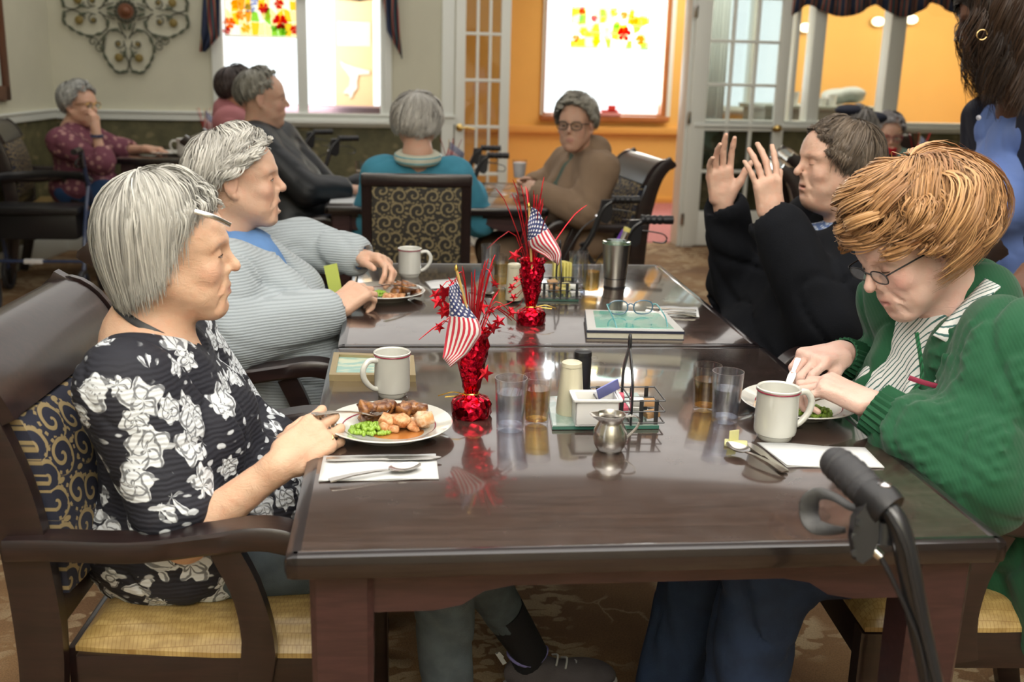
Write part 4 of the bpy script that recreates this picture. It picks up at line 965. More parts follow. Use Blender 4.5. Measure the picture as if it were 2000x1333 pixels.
place(dup(chair0),.97,3.74,186,'dark wood armchair with glossy scrolled top behind the woman in the tan cardigan')
place(dup(chair0),-1.86,5.42,8,'dark wood armchair by the left wall holding the woman in mauve')
place(dup(chair0),-.27,3.75,0,'dark wood armchair under the grey-haired man in the black jacket')
c9=dup(chair0);place(c9,2.34,3.42,-14,'empty dark armchair behind the raised hands, the nearer of two by the right french door')
c10=dup(chair0);place(c10,2.62,4.06,-14,'empty dark armchair by the right french door, the farther of the two')
place(dup(chair0),3.42,5.40,-90,'dark chair at far right under the woman with the red cup')
place(dup(chair0),-.52,4.58,0,'dark chair behind the grey-haired man, holding the dark-haired person')
sc0=make_chair('dark framed armless chair with black and gold scroll back, seen from behind at mid-distance',False,'scroll2');place(sc0,.225,3.22,90);sc0['group']='x' ;del sc0['group']
# the chair seen from behind is plainer: flat top rail and a framed rectangular back
for ch in list(sc0.children):
    if ch.name.split('.')[0] in ('crest_rail','crest_end','back_post','back_upholstery','lower_back_rail'): D.objects.remove(ch)
for sg in (-1,1): part('back_post',MB().band([(-.30,sg*.205,0),(-.26,sg*.200,.45),(-.29,sg*.200,.8),(-.315,sg*.200,.93)],.042,[.045,.05,.045,.04],(1,0,.2)),'wood',sc0)
part('crest_rail',MB().box((-.317,0,.925),(.045,.445,.05),.012),'wood',sc0);part('lower_back_rail',MB().box((-.268,0,.555),(.036,.39,.05),.006),'wood',sc0)
me=MB().box((-.292,0,.74),(.036,.362,.325),.008,np.array([[math.cos(.12),0,-math.sin(.12)],[0,1,0],[math.sin(.12),0,math.cos(.12)]])).mesh('back_upholstery');boxuv(me,1.,(1,2));part('back_upholstery',me,'scroll2',sc0)

# ------------------------------------------------------------------ tableware
MUG=[(0,0),(.030,0),(.033,.004),(.034,.010),(.0385,.013),(.040,.020),(.0395,.095),(.0415,.1005),(.0395,.102),(.037,.099),(.0355,.03),(.03,.012),(0,.009)]
def make_mug(label,x,y,ang,s=1.):
    m=thing('mug',label,'mug',(x,y,TZ),ang,'cream coffee mugs with a maroon rim line')
    part('cup_body',MB().lathe([(a*s,b*s) for a,b in MUG],seg=36),'china',m)
    hp=spline([(.038,0,.086),(.060,0,.088),(.074,0,.070),(.070,0,.046),(.052,0,.026),(.036,0,.020)],16)*s
    part('handle',MB().tube(hp,np.interp(np.linspace(0,1,16),[0,.5,1],[.0062,.0068,.0055])*s,10),'china',m)
    part('rim_line',MB().lathe([(.0413*s,.0945*s),(.0418*s,.0960*s),(.0412*s,.0975*s)],seg=36,cap=False),'maroon',m,label='thin maroon line under the rim');return m
def T2(px,py): q=onz(px,py);return q[0],q[1]
x,y=T2(766,772);make_mug('cream mug behind the plate of the woman in floral black',x,y+.0,math.radians(212),.88)
x,y=T2(1512,856);make_mug('cream mug in front of the woman in the green cardigan, nearest the camera',x,y,math.radians(12),.95)
x,y=T2(800,540);make_mug('cream mug behind the plate of the woman in the grey cardigan',x,y,math.radians(4),.86)
def make_plate(label,x,y,r=.137,z=TZ):
    p=thing('plate',label,'plate',(x,y,z),0,'cream dinner plates with food')
    part('dish',MB().lathe([(0,.004),(.074*r/.137,.004),(.078*r/.137,.0005),(.082*r/.137,.004),(.100*r/.137,.012),(r*.985,.0225),(r,.0245),(r*.985,.026),(.104*r/.137,.0175),(.093*r/.137,.0135),(.085*r/.137,.009),(0,.0075)],seg=64),'china',p)
    part('plate_line',MB().lathe([(.099*r/.137,.0163),(.1003*r/.137,.0168),(.1015*r/.137,.0174)],seg=64,cap=False),'maroon',p);return p
g=G('peas',.35,**{'Coat Weight':.4});g.col(g.mix(g.noise(g.obj(),90,2).outputs[0],(.20,.36,.03),(.32,.50,.05)));M['pea']=g.m
g=G('chicken',.5,**{'Coat Weight':.3});g.col(g.mix(g.step(g.noise(g.obj(),60,4,.7).outputs[0],.4,.62),(.70,.40,.20),(.48,.17,.05)));g.bump(g.noise(g.obj(),120,3).outputs[0],.4,.002);M['chicken']=g.m
g=G('roast',.4,**{'Coat Weight':.5});g.col(g.mix(g.step(g.noise(g.obj(),50,4,.7).outputs[0],.38,.66),(.11,.032,.010),(.38,.16,.045)));g.bump(g.noise(g.obj(),110,3).outputs[0],.5,.002);M['roast']=g.m
g=G('pale_chicken',.5,**{'Coat Weight':.2});g.col(g.mix(g.step(g.noise(g.obj(),50,4,.7).outputs[0],.4,.62),(.75,.56,.38),(.62,.30,.12)));M['pale']=g.m
g=G('gravy',.15,**{'Coat Weight':.8});g.col((.42,.16,.04));M['gravy']=g.m
def chunk(seed,sz):
    r=np.random.RandomState(seed);bm=bmesh.new();bmesh.ops.create_icosphere(bm,subdivisions=2,radius=1)
    k=unit(r.normal(size=3))
    for v in bm.verts:
        c=np.array(v.co);c=np.sign(c)*np.abs(c)**.42;c=c*np.array(sz)*(1+.12*math.sin(c@k*5+seed)+.06*math.sin(c[0]*9+c[1]*7));v.co=Vector(c)
    me=D.meshes.new('chunk');bm.to_mesh(me);bm.free();me.polygons.foreach_set('use_smooth',[True]*len(me.polygons));return me
pea_me=MB().lathe([(.0037*math.sin(a),-.0037*math.cos(a)) for a in np.linspace(0,math.pi,7)],seg=9).mesh('pea')
def food(plate,lab,items,seed=0,zt=.008):
    r=np.random.RandomState(seed);X0=np.array(plate.location);K_=.82
    items=[(k,a*K_,b*K_,n,c*K_,d*K_,l) for k,a,b,n,c,d,l in items]
    for kind,cx,cy,n,rx,ry,lay in items:
        if kind=='pea':
            root=thing('peas','green peas '+lab,'peas',(X0[0]+cx,X0[1]+cy,X0[2]+zt))
            k=0
            for L in range(lay):
                sc=1-.27*L
                for _ in range(int(n*sc*sc)):
                    a=r.uniform(0,6.28);q=math.sqrt(r.uniform(0,1))*sc
                    o=part('pea',pea_me.copy() if k==0 else pea0,'pea' if k==0 else None,root);
                    if k==0: pea0=o.data
                    o.location=(rx*q*math.cos(a),ry*q*math.sin(a),(.0037+L*.0055)+r.uniform(0,.0015));k+=1
        else:
            root=thing({'roast':'roasted_potatoes','chicken':'diced_chicken','pale':'chicken_pieces'}[kind],{'roast':['browned roast potato chunks at the left ','browned roast potato chunks at the right '][int(cx>0)],'chicken':'diced chicken in gravy ','pale':'pale sliced chicken pieces '}[kind]+lab,'food',(X0[0]+cx,X0[1]+cy,X0[2]+zt))
            mes=[]
            for i in range(n):
                L=i*lay//n;sc=1-.3*L;a=r.uniform(0,6.28);q=math.sqrt(r.uniform(0,1))*sc;s_={'roast':.0150,'chicken':.0112,'pale':.0125}[kind]
                me=chunk(seed*50+i,(s_*r.uniform(.8,1.25),s_*r.uniform(.7,1.1),s_*r.uniform(.55,.8)))
                o=part({'roast':'potato_chunk','chicken':'chicken_cube','pale':'chicken_slice'}[kind],me,kind,root);o.location=(rx*q*math.cos(a),ry*q*math.sin(a),s_*.6+L*s_*1.15);o.rotation_euler=(r.uniform(-.4,.4),r.uniform(-.4,.4),r.uniform(0,6))
PA=onz(760,829,TZ+.018)[:2];PC=onz(1560,788,TZ+.018)[:2];PB=onz(752,571,TZ+.018)[:2]
pA=make_plate('cream plate of peas, potatoes and chicken in front of the woman in floral black',*PA,.112)
food(pA,"on the floral-bloused woman's plate",[('pea',-.035,-.012,150,.050,.034,2),('roast',-.022,.052,10,.040,.020,2),('roast',.042,.044,12,.036,.020,2),('chicken',.022,-.004,13,.040,.024,2),('pale',.074,.0,7,.024,.026,2)],1)
mb=MB();th=np.linspace(0,2*math.pi,20,endpoint=False);part('gravy_smear',mb.lathe([(0,.0092),(.05,.0088),(.06,.0082)],(.022,-.024,0),20,sx=1.,sy=.55),'gravy',pA)
pC=make_plate('cream plate of peas and glazed chicken in front of the woman in the green cardigan',*PC,.112)
food(pC,"on the green-cardigan woman's plate",[('pea',.022,-.045,130,.042,.034,2),('pale',-.075,-.005,5,.022,.03,2),('roast',-.06,-.03,6,.03,.02,1)],2)
pB=make_plate('cream plate of potatoes and greens in front of the woman in the grey cardigan',*PB,.110)
food(pB,"on the grey-cardigan woman's plate",[('pea',-.02,.0,90,.030,.026,2),('roast',.065,.005,11,.045,.035,2),('chicken',.02,-.045,6,.04,.015,1)],3)
def tumbler(name,label,px,py,liq,mat='glass',r=.031,h=.105,fill=.62,cat='glass',group=None):
    x,y=T2(px,py);t=thing(name,label,cat,(x,y,TZ),0,group)
    part('glass_wall',MB().lathe([(0,.002),(r*.80,.0),(r*.84,.004),(r*1.0,h),(r*.955,h),(r*.79,.009),(0,.008)],seg=36),mat,t)
    if liq:
        f=fill;rr=r*.8*(1-f)+r*.95*f
        part('drink',MB().lathe([(0,.009),(r*.775,.0095),(rr*.985,h*f),(0,h*f)],seg=32),liq,t)
    return t
M['juice']=thin('amber_juice',(.95,.79,.42),.06,.02)
tumbler('water_glass','bluish plastic water tumbler beside the near red centrepiece',996,838,'water','bluglass',.0295,.097,.72)
tumbler('juice_glass','clear glass of amber juice right behind the near water tumbler',1047,828,'juice','glass',.0265,.092,.74)
tumbler('juice_glass','clear glass of amber juice at the right of the near table, left of the mug',1376,800,'juice','glass',.0275,.090,.68)
tumbler('water_glass','bluish water tumbler at the right of the near table, against the plate',1415,822,'water','bluglass',.0295,.097,.66)
tumbler('water_glass','cloudy water tumbler on the far table, left of the juice near the steel tumbler',1128,556,'water','bluglass',.0300,.098,.5)
tumbler('juice_glass','clear glass of amber juice on the far table beside the steel tumbler',1153,572,'juice','glass',.0275,.090,.70)
tumbler('water_glass','pale blue water tumbler on the far table behind the near centrepiece spikes',957,540,'water','bluglass',.0300,.098,.5)
tumbler('juice_glass','glass of amber juice on the far table left of the cream shaker',976,560,'juice','glass',.0285,.095,.75)
# steel travel tumbler
x,y=T2(1200,560);t=thing('travel_tumbler','brushed stainless steel tumbler with a clear lid on the far table','tumbler',(x,y,TZ))
part('tumbler_body',MB().lathe([(0,.0),(.030,0),(.031,.004),(.034,.035),(.041,.125),(.0415,.130),(.039,.130),(.038,.12),(0,.12)],seg=40),'steelrough',t)
part('base_band',MB().lathe([(.0335,.026),(.0345,.0275),(.0338,.029)],seg=36,cap=False),'black',t);part('lid',MB().lathe([(0,.131),(.030,.131),(.033,.136),(.0405,.137),(.0425,.132),(.0405,.127),(.036,.127),(0,.127)],seg=40),'greenglass',t);part('base_ring',MB().lathe([(.0305,.0),(.0325,.0),(.0325,.0035),(.0305,.0035)],seg=36,cap=False),'black',t)
x,y=T2(1209,556);
# creamer
x,y=T2(1190,880);t=thing('creamer','small stainless steel creamer pitcher by the glass board','creamer',(x,y,TZ))
pr=[(0,.001),(.020,0),(.022,.003),(.027,.012),(.0295,.024),(.028,.038),(.0215,.050),(.0205,.054),(.024,.062),(.026,.066),(.0245,.066),(.019,.055),(.020,.05),(.026,.036),(.026,.015),(0,.006)]
mb=MB().lathe(pr,seg=40);v=np.concatenate(mb.v);sp=(v[:,2]>.054)&(v[:,0]<-.012);v[sp,0]-=.012*np.clip((v[sp,2]-.054)/.012,0,1)*(np.abs(v[sp,1])<.013);mb.v=[v];part('pitcher_body',mb,'steel',t)
part('handle',MB().band(spline([(.022,0,.060),(.040,0,.062),(.050,0,.055),(.045,0,.040),(.034,0,.028),(.028,0,.022)],14),.009,.0018,(0,0,1)),'steel',t)
# glass boards
def board(label,pts):
    q=[onz(*p) for p in pts];c=sum(q)/4;t=thing('glass_board',label,'board',(c[0],c[1],TZ));poly=[((v-c)[0],(v-c)[1]) for v in q]
    part('board_edge',MB().prism(poly,.006,(0,0,.004),(1,0,0),(0,1,0),(0,0,1)),'glassedge',t);part('board_top',MB().prism([(a*.985,b*.985) for a,b in poly],.002,(0,0,.0079),(1,0,0),(0,1,0),(0,0,1)),'board',t);return t
board('pale green glass board under the shakers and caddy on the near table',[(1078,841),(1287,839),(1245,775),(1068,783)])
board('green glass board on the far table behind the far centrepiece',[(990,588),(1130,590),(1118,560),(985,566)])
zb_=TZ+.009
def shaker(label,px,py,mat,h,r0,r1,z0=zb_,ribs=True):
    q=onz(px,py,z0);t=thing('shaker',label,'shaker',(q[0],q[1],z0));n=24
    body=MB().lathe([(0,0),(r0,0),(r0*1.02,.006),(r1,h*.86),(r1*.98,h*.90)],seg=32)
    v=np.concatenate(body.v)
    if ribs: a=np.arctan2(v[:,1],v[:,0]);m=(v[:,2]>.01);v[m,:2]*=(1+.035*np.sign(np.sin(a[m]*16)))[:,None]
    body.v=[v];part('shaker_body',body,mat,t);part('cap',MB().lathe([(r1*.98,h*.90),(r1*1.02,h*.91),(r1*.98,h*.98),(r1*.8,h),(0,h*1.0)],seg=28),mat,t);return t
shaker('cream ribbed shaker on the near glass board','1110' and 1113,806,'shaker',.100,.026,.019)
shaker('black pepper shaker behind the cream shaker on the near board',1134,795,'black',.112,.016,.0165,ribs=False)
shaker('cream shaker on the far glass board left of the far centrepiece',1003,585,'shaker',.100,.022,.018)
# white caddy
q=onz(1166,833,zb_);t=thing('sugar_caddy','square white plastic sugar caddy on the near glass board','caddy',(q[0],q[1]+.026,zb_),math.radians(-1))
def openbox(w,d,h,th=.003):
    mb=MB()
    mb.box((0,0,th/2),(w,d,th));mb.box((0,-d/2+th/2,h/2),(w,th,h),.001);mb.box((0,d/2-th/2,h/2),(w,th,h),.001);mb.box((-w/2+th/2,0,h/2),(th,d,h),.001);mb.box((w/2-th/2,0,h/2),(th,d,h),.001);return mb
part('box',openbox(.078,.052,.050),'whiteplastic',t);mb=MB()
for a,b,c,d in ((0,-.0285,.088,.006),(0,.0285,.088,.006),(-.0425,0,.006,.055),(.0425,0,.006,.055)): mb.box((a,b,.049),(c,d,.005),.0015)
part('rim',mb,'whiteplastic',t)
M['packet_y']=plain('yellow_packet_paper',(.75,.66,.20),.6);M['packet_w']=plain('white_packet_paper',(.78,.78,.74),.6);M['packet_b']=plain('blue_packet_paper',(.20,.22,.55),.6);M['packet_r']=plain('pink_red_packet_paper',(.65,.12,.18),.6);M['packet_t']=plain('brown_packet_paper',(.45,.26,.12),.6)
def packet(label,loc,rot,mat,w=.038,h=.05,group=None):
    o=part('sugar_packet',MB().box((0,0,h/2),(w,.0025,h),.001),mat);o.location=loc;o.rotation_euler=R(*rot);tag(o,label,'packet',group)
for i,(dx,rot) in enumerate(((-.012,(14,4,5)),(.004,(8,-5,-8)),(.015,(20,2,0)))): packet(['leftmost','middle','rightmost'][i]+' of three yellow-tinted sweetener packets leaning in the white caddy',(t.location[0]+dx,t.location[1]+.004-.008*i,zb_+.006),rot,'packet_y',.03,.036,'packets in the white caddy')
# wire racks
def rack(label,px,py,z0,s=1.,rot=0):
    q=onz(px,py,z0);t=thing('wire_rack',label,'rack',(q[0],q[1],z0),math.radians(rot))
    w,d,h=.062*s,.042*s,.045*s;mb=MB()
    for z in (.003,h*.55,h):
        for a,b in (((-w,-d),(w,-d)),((w,-d),(w,d)),((w,d),(-w,d)),((-w,d),(-w,-d)),((0,-d),(0,d))): mb.tube([(a[0],a[1],z),(b[0],b[1],z)],.0016,6)
    part('wire_basket',mb,'blackmetal',t)
    for sx in (-.75,-.3,.3,.75): 
        for sy in (-1,1): part('upright_bar',MB().box((sx*w,sy*d,h*.52),(.008,.0025,h*1.05),.001),'blackmetal',t)
    for sg in (-1,1): part('handle_bar',MB().band(spline([(0,sg*d,0.),(0,sg*d*1.02,h*1.2),(0,sg*d*.9,h*1.9),(0,sg*.008,h*2.8),(0,sg*.004,h*3.0)],14),.011,.0035,(1,0,0)),'blackmetal',t)
    part('handle_loop',MB().tube([(.0,.009*math.cos(a)*.8,h*3.22+.013*math.sin(a)) for a in np.linspace(0,2*math.pi,15)[:-1]],.0026,7,closed=True),'blackmetal',t)
    return t
rk=rack('black wire jelly rack with tall looped handle on the near glass board',1222,815,zb_,1.0,0)
rk2=rack('black wire jelly rack on the far glass board behind the far centrepiece',1090,578,zb_,.98,0)
r_=np.random.RandomState(5)
for root,lab in ((rk,'on the near table'),(rk2,'on the far table')):
    for i in range(8):
        mk=['packet_b','packet_r','packet_w','packet_t'][i%4] if root is rk else ['packet_w','packet_t','packet_y','packet_w'][i%4];x=root.location[0]+(-.045+.03*(i%4)) ;yy=root.location[1]+(-.018 if i<4 else .014)
        o=part('jelly_packet',MB().box((0,0,.006),(.026,.024,.012),.003),mk);o.location=(x,yy,root.location[2]+.006+.013*(i%3)*.9);o.rotation_euler=R(r_.uniform(-8,8),r_.uniform(-8,8),r_.uniform(-20,20));tag(o,{'packet_b':'blue','packet_r':'pink','packet_w':'white','packet_t':'brown','packet_y':'yellow'}[mk]+(' jelly packet in the near row of the rack ' if i<4 else ' jelly packet in the far row of the rack ')+lab+('' if root is rk or mk!='packet_w' else (', left' if i%4==0 else ', right')),'packet','jelly packets in the rack '+lab)
o=part('sugar_packet',MB().box((0,0,.0),(.045,.0025,.030),.001),'packet_b');o.location=(rk.location[0]-.038,rk.location[1]-.01,zb_+.058);o.rotation_euler=R(30,-25,10);tag(o,'lavender-blue sugar packet leaning at the left of the near wire rack','packet')
q=onz(1090,560,TZ);o=part('packet_stack',(lambda m:[m.box((i*.008,0,.03),(.004,.04,.055),.001,rotz(.1*i)) for i in range(6)] and m)(MB()),'packet_y') ;o.location=(q[0]-.01,q[1]+.03,TZ+.012);tag(o,'yellow sweetener packets standing behind the far wire rack','packets',kind='stuff')
# napkins, cutlery
def flat(name,label,pts,mat,th,z=TZ,cat='napkin',wob=0):
    q=[onz(*p,z) for p in pts];c=sum(q)/len(q);t=part(name,MB().prism([((v-c)[0],(v-c)[1]) for v in q],th,(0,0,th/2),(1,0,0),(0,1,0),(0,0,1)),mat);t.location=(c[0],c[1],z);return tag(t,label,cat)
def napkin(label,pts,folds=2,z=TZ):
    q=[onz(*p,z) for p in pts];c=sum(q)/4;t=thing('napkin',label,'napkin',(c[0],c[1],z));n=16
    for k in range(folds):
        V=[];a,b,c2,d=q
        for i in range(n+1):
            for j in range(4):
                u=i/n;w=j/3*(1-.03*k);p=(a*(1-u)+b*u)*(1-w)+(d*(1-u)+c2*u)*w;V.append(np.array([p[0]-c[0],p[1]-c[1],.0012+.0016*k+.0009*math.sin(u*9+k*2+j)]))
        F=[(i*4+j,(i+1)*4+j,(i+1)*4+j+1,i*4+j+1) for i in range(n) for j in range(3)]
        o=part('paper_layer',MB().add(V,F),'paper',t);m=o.modifiers.new('t','SOLIDIFY');m.thickness=.0009;m.offset=1
    return t
napkin('white paper napkin with knife and spoon at the left corner of the near table',[(622,943),(857,938),(851,889),(632,893)])
napkin('white paper napkin at the right of the near table, half under the black walker grip',[(1537,914),(1727,916),(1688,878),(1478,866)])
napkin('white napkin roll with cutlery at the right edge of the far table',[(1292,618),(1366,621),(1362,602),(1285,600)])
napkin('crumpled white napkin right of the grey-cardigan woman plate on the far table',[(842,566),(905,560),(890,545),(830,551)])
def utensil(name,label,a,b,kind,z=TZ+.005,lift=0.,sc=1.):
    A=np.array(a);B=np.array(b);L=np.linalg.norm(B-A);t=thing(name,label,name,tuple(A));f=unit(B-A);sd=unit(np.cross(f,(0,0,1)));up=np.cross(sd,f)
    def Q(u,v,w):return f*u+sd*v+up*w
    if kind=='knife':
        n=14;pr=[(0,.0045),(L*.04,.007),(L*.3,.0055),(L*.5,.0045),(L*.54,.0075),(L*.7,.009),(L*.9,.008),(L*.98,.004),(L,.0005)]
        mid=5;
        for nm,seg in (('handle',pr[:mid]),('blade',pr[mid-1:])):
            top=[Q(u,v*.9,.0018 if nm=='handle' else .0009) for u,v in seg]+[Q(u,-v*.9,.0018 if nm=='handle' else .0009) for u,v in reversed(seg)];bot=[p-up*(.0034 if nm=='handle' else .0016) for p in top];k=len(top)
            part(nm,MB().add(top+bot,[tuple(range(k)),tuple(reversed(range(k,2*k)))]+[(i,i+k,(i+1)%k+k,(i+1)%k) for i in range(k)]),'steel',t)
    else:
        hl=L*.68;pr=[(0,.006),(L*.05,.0068),(L*.25,.005),(L*.5,.0032),(hl,.003)]
        top=[Q(u,v,.0035*math.sin(u/hl*3)) for u,v in pr]+[Q(u,-v,.0035*math.sin(u/hl*3)) for u,v in reversed(pr)];bot=[p-up*.0022 for p in top];k=len(top)
        part('handle',MB().add(top+bot,[(i,i+1,k-2-i,k-1-i) for i in range(len(pr)-1)]+[(k+k-1-i,k+k-2-i,k+i+1,k+i) for i in range(len(pr)-1)]+[(i,i+k,(i+1)%k+k,(i+1)%k) for i in range(k)]),'steel',t)
        c=(hl+L)/2;rl=(L-hl)/2+.004
        if kind=='spoon':
            V=[];n=14
            for s_,dz in ((0,0),(1,-.0012)):
                for i in range(7):
                    for j in range(n):
                        rr_=i/6;an=2*math.pi*j/n;V.append(Q(c+rl*rr_*math.cos(an),.0165*sc*rr_*math.sin(an)*(1-.12*math.cos(an)),-.007*(1-rr_**2)+dz+.0015))
            F=[((i)*n+j,(i+1)*n+j,(i+1)*n+(j+1)%n,i*n+(j+1)%n) for i in range(6) for j in range(n)];m_=7*n;F+=[tuple(m_+v for v in reversed(g_)) for g_ in list(F)]+[((6*n+j),(6*n+(j+1)%n),m_+6*n+(j+1)%n,m_+6*n+j) for j in range(n)]
            part('bowl',MB().add(V,F),'steel',t)
        else:
            part('fork_head',MB().band([Q(hl-.004,0,0),Q(hl+.014,0,-.003),Q(hl+.026,0,-.003)],[.008,.022,.024],.002,up),'steel',t)
            for v in (-.009,-.003,.003,.009): part('tine',MB().tube([Q(hl+.022,v,-.003),Q(hl+.045,v,.001),Q(L,v*.9,.006)],[.0018,.0015,.0008],6),'steel',t)
    return t
zk=TZ+.0075
utensil('knife','long steel table knife lying across the left napkin, above the spoon',onz(637,897,zk),onz(862,894,zk),'knife')
utensil('spoon','steel teaspoon lying on the left napkin below the knife',onz(643,938,zk+.002),onz(818,908,zk+.004),'spoon')
utensil('knife','steel table knife crossing the near corner of the right napkin',onz(1536,922,TZ+.004),onz(1462,866,TZ+.006),'knife')
utensil('spoon','steel spoon resting on the yellow butter packet by the right mug',onz(1533,921,TZ+.008),onz(1424,866,TZ+.014),'spoon')
for i,(y0,nm,kd) in enumerate(((607,'knife','knife'),(613,'fork','fork'),(617,'spoon','spoon'))): utensil(nm,['steel knife on the far-table napkin, farthest of its three utensils','steel fork between knife and spoon on the far-table napkin','steel spoon on the far-table napkin, nearest of its three utensils'][i],onz(1360,y0,TZ+.006),onz(1262,y0-6,TZ+.006),kd)
utensil('spoon','steel spoon lying by the juice glass on the far table',onz(918,566,TZ+.004),onz(962,574,TZ+.006),'spoon')
# butter packet
x,y=T2(1437,870);t=thing('butter_packet','torn pale yellow butter packet at the right, under the spoon','packet',(x,y,TZ));M['butter']=plain('pale_yellow_foil',(.62,.60,.30),.4,.2,200)
part('lower_wrap',MB().box((0,0,.003),(.040,.028,.006),.002,rotz(-.3)),'butter',t);part('torn_flap',MB().box((-.002,.008,.014),(.020,.002,.022),.0008,rotz(.3)),'butter',t)
# picture frame lying on the table
q=[onz(*p,TZ) for p in ((643,745),(812,746),(808,706),(652,700))];c=sum(q)/4;t=thing('photo_frame','flat gold-framed seascape print lying behind the near mug','picture frame',(c[0],c[1],TZ))
M['goldframe']=plain('antique_gold_frame',(.42,.33,.18),.4,.1,200,**{'Metallic':.6})
q=[(v-c)[:2] for v in q];inn=[v*np.array([.86,.80]) for v in q]
for i in range(4):
    a,b=q[i],q[(i+1)%4];a2,b2=inn[i],inn[(i+1)%4];part('frame_side',MB().prism([tuple(a),tuple(b),tuple(b2),tuple(a2)],.014,(0,0,.007),(1,0,0),(0,1,0),(0,0,1)),'goldframe',t)
g=G('seascape_print',.25,**{'Coat Weight':.6});v=g.obj();g.col(g.mix(g.step(g.noise(g.mapv(v,(1,3,1)),22,4).outputs[0],.42,.6),(.30,.50,.45),(.60,.66,.50)));M['print']=g.m
part('print',MB().prism([tuple(v) for v in inn],.004,(0,0,.006),(1,0,0),(0,1,0),(0,0,1)),'print',t)
# tablet on a notebook, glasses on top
def slab(name,label,pts,z,th,mat,cat,bev=.004):
    q=[onz(*p,z) for p in pts];c=sum(q)/4;t=thing(name,label,cat,(c[0],c[1],z));return t,[(v-c)[:2] for v in q]
pts=[(1145,662),(1336,665),(1300,628),(1141,622)]
t,q=slab('notebook','thick cream-paged notebook under the tablet','',0,0,0,'') if False else slab('notebook','thick cream-paged notebook lying under the tablet',pts,TZ,.02,'paper','notebook')
M['pages']=plain('cream_page_edges',(.58,.56,.46),.8,.2,300);M['navycover']=plain('dark_navy_cover',(.02,.025,.05),.4)
part('pages',MB().prism([tuple(v*.985) for v in q],.013,(0,0,.0085),(1,0,0),(0,1,0),(0,0,1)),'pages',t)
part('cover',MB().prism([tuple(v) for v in q],.002,(0,0,.001),(1,0,0),(0,1,0),(0,0,1)),'navycover',t);part('cover',MB().prism([tuple(v) for v in q],.002,(0,0,.016),(1,0,0),(0,1,0),(0,0,1)),'navycover',t)
t2=thing('tablet','white-bordered tablet with a green screen on the notebook','tablet',(t.location[0],t.location[1],TZ+.0172))
part('case',MB().prism([tuple(v*1.0) for v in q],.004,(0,0,.002),(1,0,0),(0,1,0),(0,0,1)),'navycover',t2);M['tabw']=plain('white_tablet_glass',(.78,.78,.78),.08,**{'Coat Weight':1.});part('bezel',MB().prism([tuple(v*.985) for v in q],.003,(0,0,.0055),(1,0,0),(0,1,0),(0,0,1)),'tabw',t2)
g=G('tablet_screen',.06,**{'Coat Weight':1.});v=g.obj();g.col(g.mix(g.step(g.noise(v,18,2).outputs[0],.4,.6),(.10,.35,.28),(.30,.42,.36)));g.b.inputs['Emission Color'].default_value=(.15,.45,.36,1);g.b.inputs['Emission Strength'].default_value=.25;M['screen']=g.m
part('screen',MB().prism([tuple(v*np.array([.80,.84])) for v in q],.001,(0,0,.0074),(1,0,0),(0,1,0),(0,0,1)),'screen',t2)
M['teal']=plain('teal_glasses_plastic',(.12,.45,.48),.2,**{'Coat Weight':.7,'Transmission Weight':.3});M['tealdark']=plain('blue_teal_glasses_frame',(.04,.12,.20),.25,**{'Coat Weight':.7})
def spectacles(root,O,Fr,s=1.,mat='tealdark',tmat=None,temple=.135,lens=True,w=.034,droop=0,r=.0018,tfold=None,oval=.72):
    f=lambda v:O+Fr@(np.array(v,float)*s)-np.array(root.location)
    for sg in (-1,1):
        c=sg*w;pts=[f((c+.026*math.copysign(abs(math.cos(a))**.8,math.cos(a)),0,.026*oval*math.copysign(abs(math.sin(a))**.8,math.sin(a)))) for a in np.linspace(0,2*math.pi,25)[:-1]]
        part('lens_rim',MB().tube(pts,r*s,6,closed=True),mat,root)
        if lens:
            V=pts+[f((c,0,0))];V2=[v+Fr@np.array([0,.0012,0]) for v in V];n=24;F=[(i,(i+1)%n,n) for i in range(n)]+[(n+1+(i+1)%n,n+1+i,2*n+1) for i in range(n)];part('lens',MB().add(V+V2,F),'lensg',root)
        e=[f((sg*(w+.027),0,.008)),f((sg*(w+.034),-.010,.010)),f((sg*(w+.036),-temple*.6,.006-droop*.5)),f((sg*(w+.034),-temple*.85,.0-droop)),f((sg*(w+.032),-temple,-.018-droop))]
        part('temple',MB().tube(spline(e,12),r*1.1*s,6),tmat or mat,root)
    part('bridge',MB().tube(spline([f((-.011,0,.004)),f((0,.004,.009)),f((.011,0,.004))],7),r*s,6),mat,root)
M['lensg']=thin('spectacle_lens',(.93,.95,.95),.05)
q=onz(1240,612,TZ+.045);gl=thing('eyeglasses','blue and teal eyeglasses lying upside down on the tablet','glasses',(q[0],q[1],TZ+.025))
spectacles(gl,np.array([q[0]+.0,q[1]+.05,TZ+.048]),frame((-.05,1,.05),(0,0,1)),.95,'tealdark','teal',.13,droop=.012)
# ------------------------------------------------------------------ centrepieces
g=G('red_foil',.16,**{'Metallic':1.0});v=g.obj();n=g.vor(v,70,1.).outputs['Distance'];g.col((.62,.008,.03));g.bump(n,.9,.006);M['foil']=g.m
M['redspray']=plain('red_metallic_spray',(.62,.015,.03),.22,**{'Metallic':.75});M['goldwire']=plain('gold_wire',(.75,.5,.12),.25,**{'Metallic':1.})
M['stick']=plain('gold_flag_stick',(.62,.42,.14),.35)
g=G('flag_cloth',.65);v=g.uv();s=g.n('SeparateXYZ',{0:v});U_,V_=s.outputs[0],s.outputs[1]
st=g.math('GREATER_THAN',g.math('MODULO',g.math('MULTIPLY',V_,13.),2.),1.0);stc=g.mix(st,(.56,.02,.05),(.80,.80,.79))
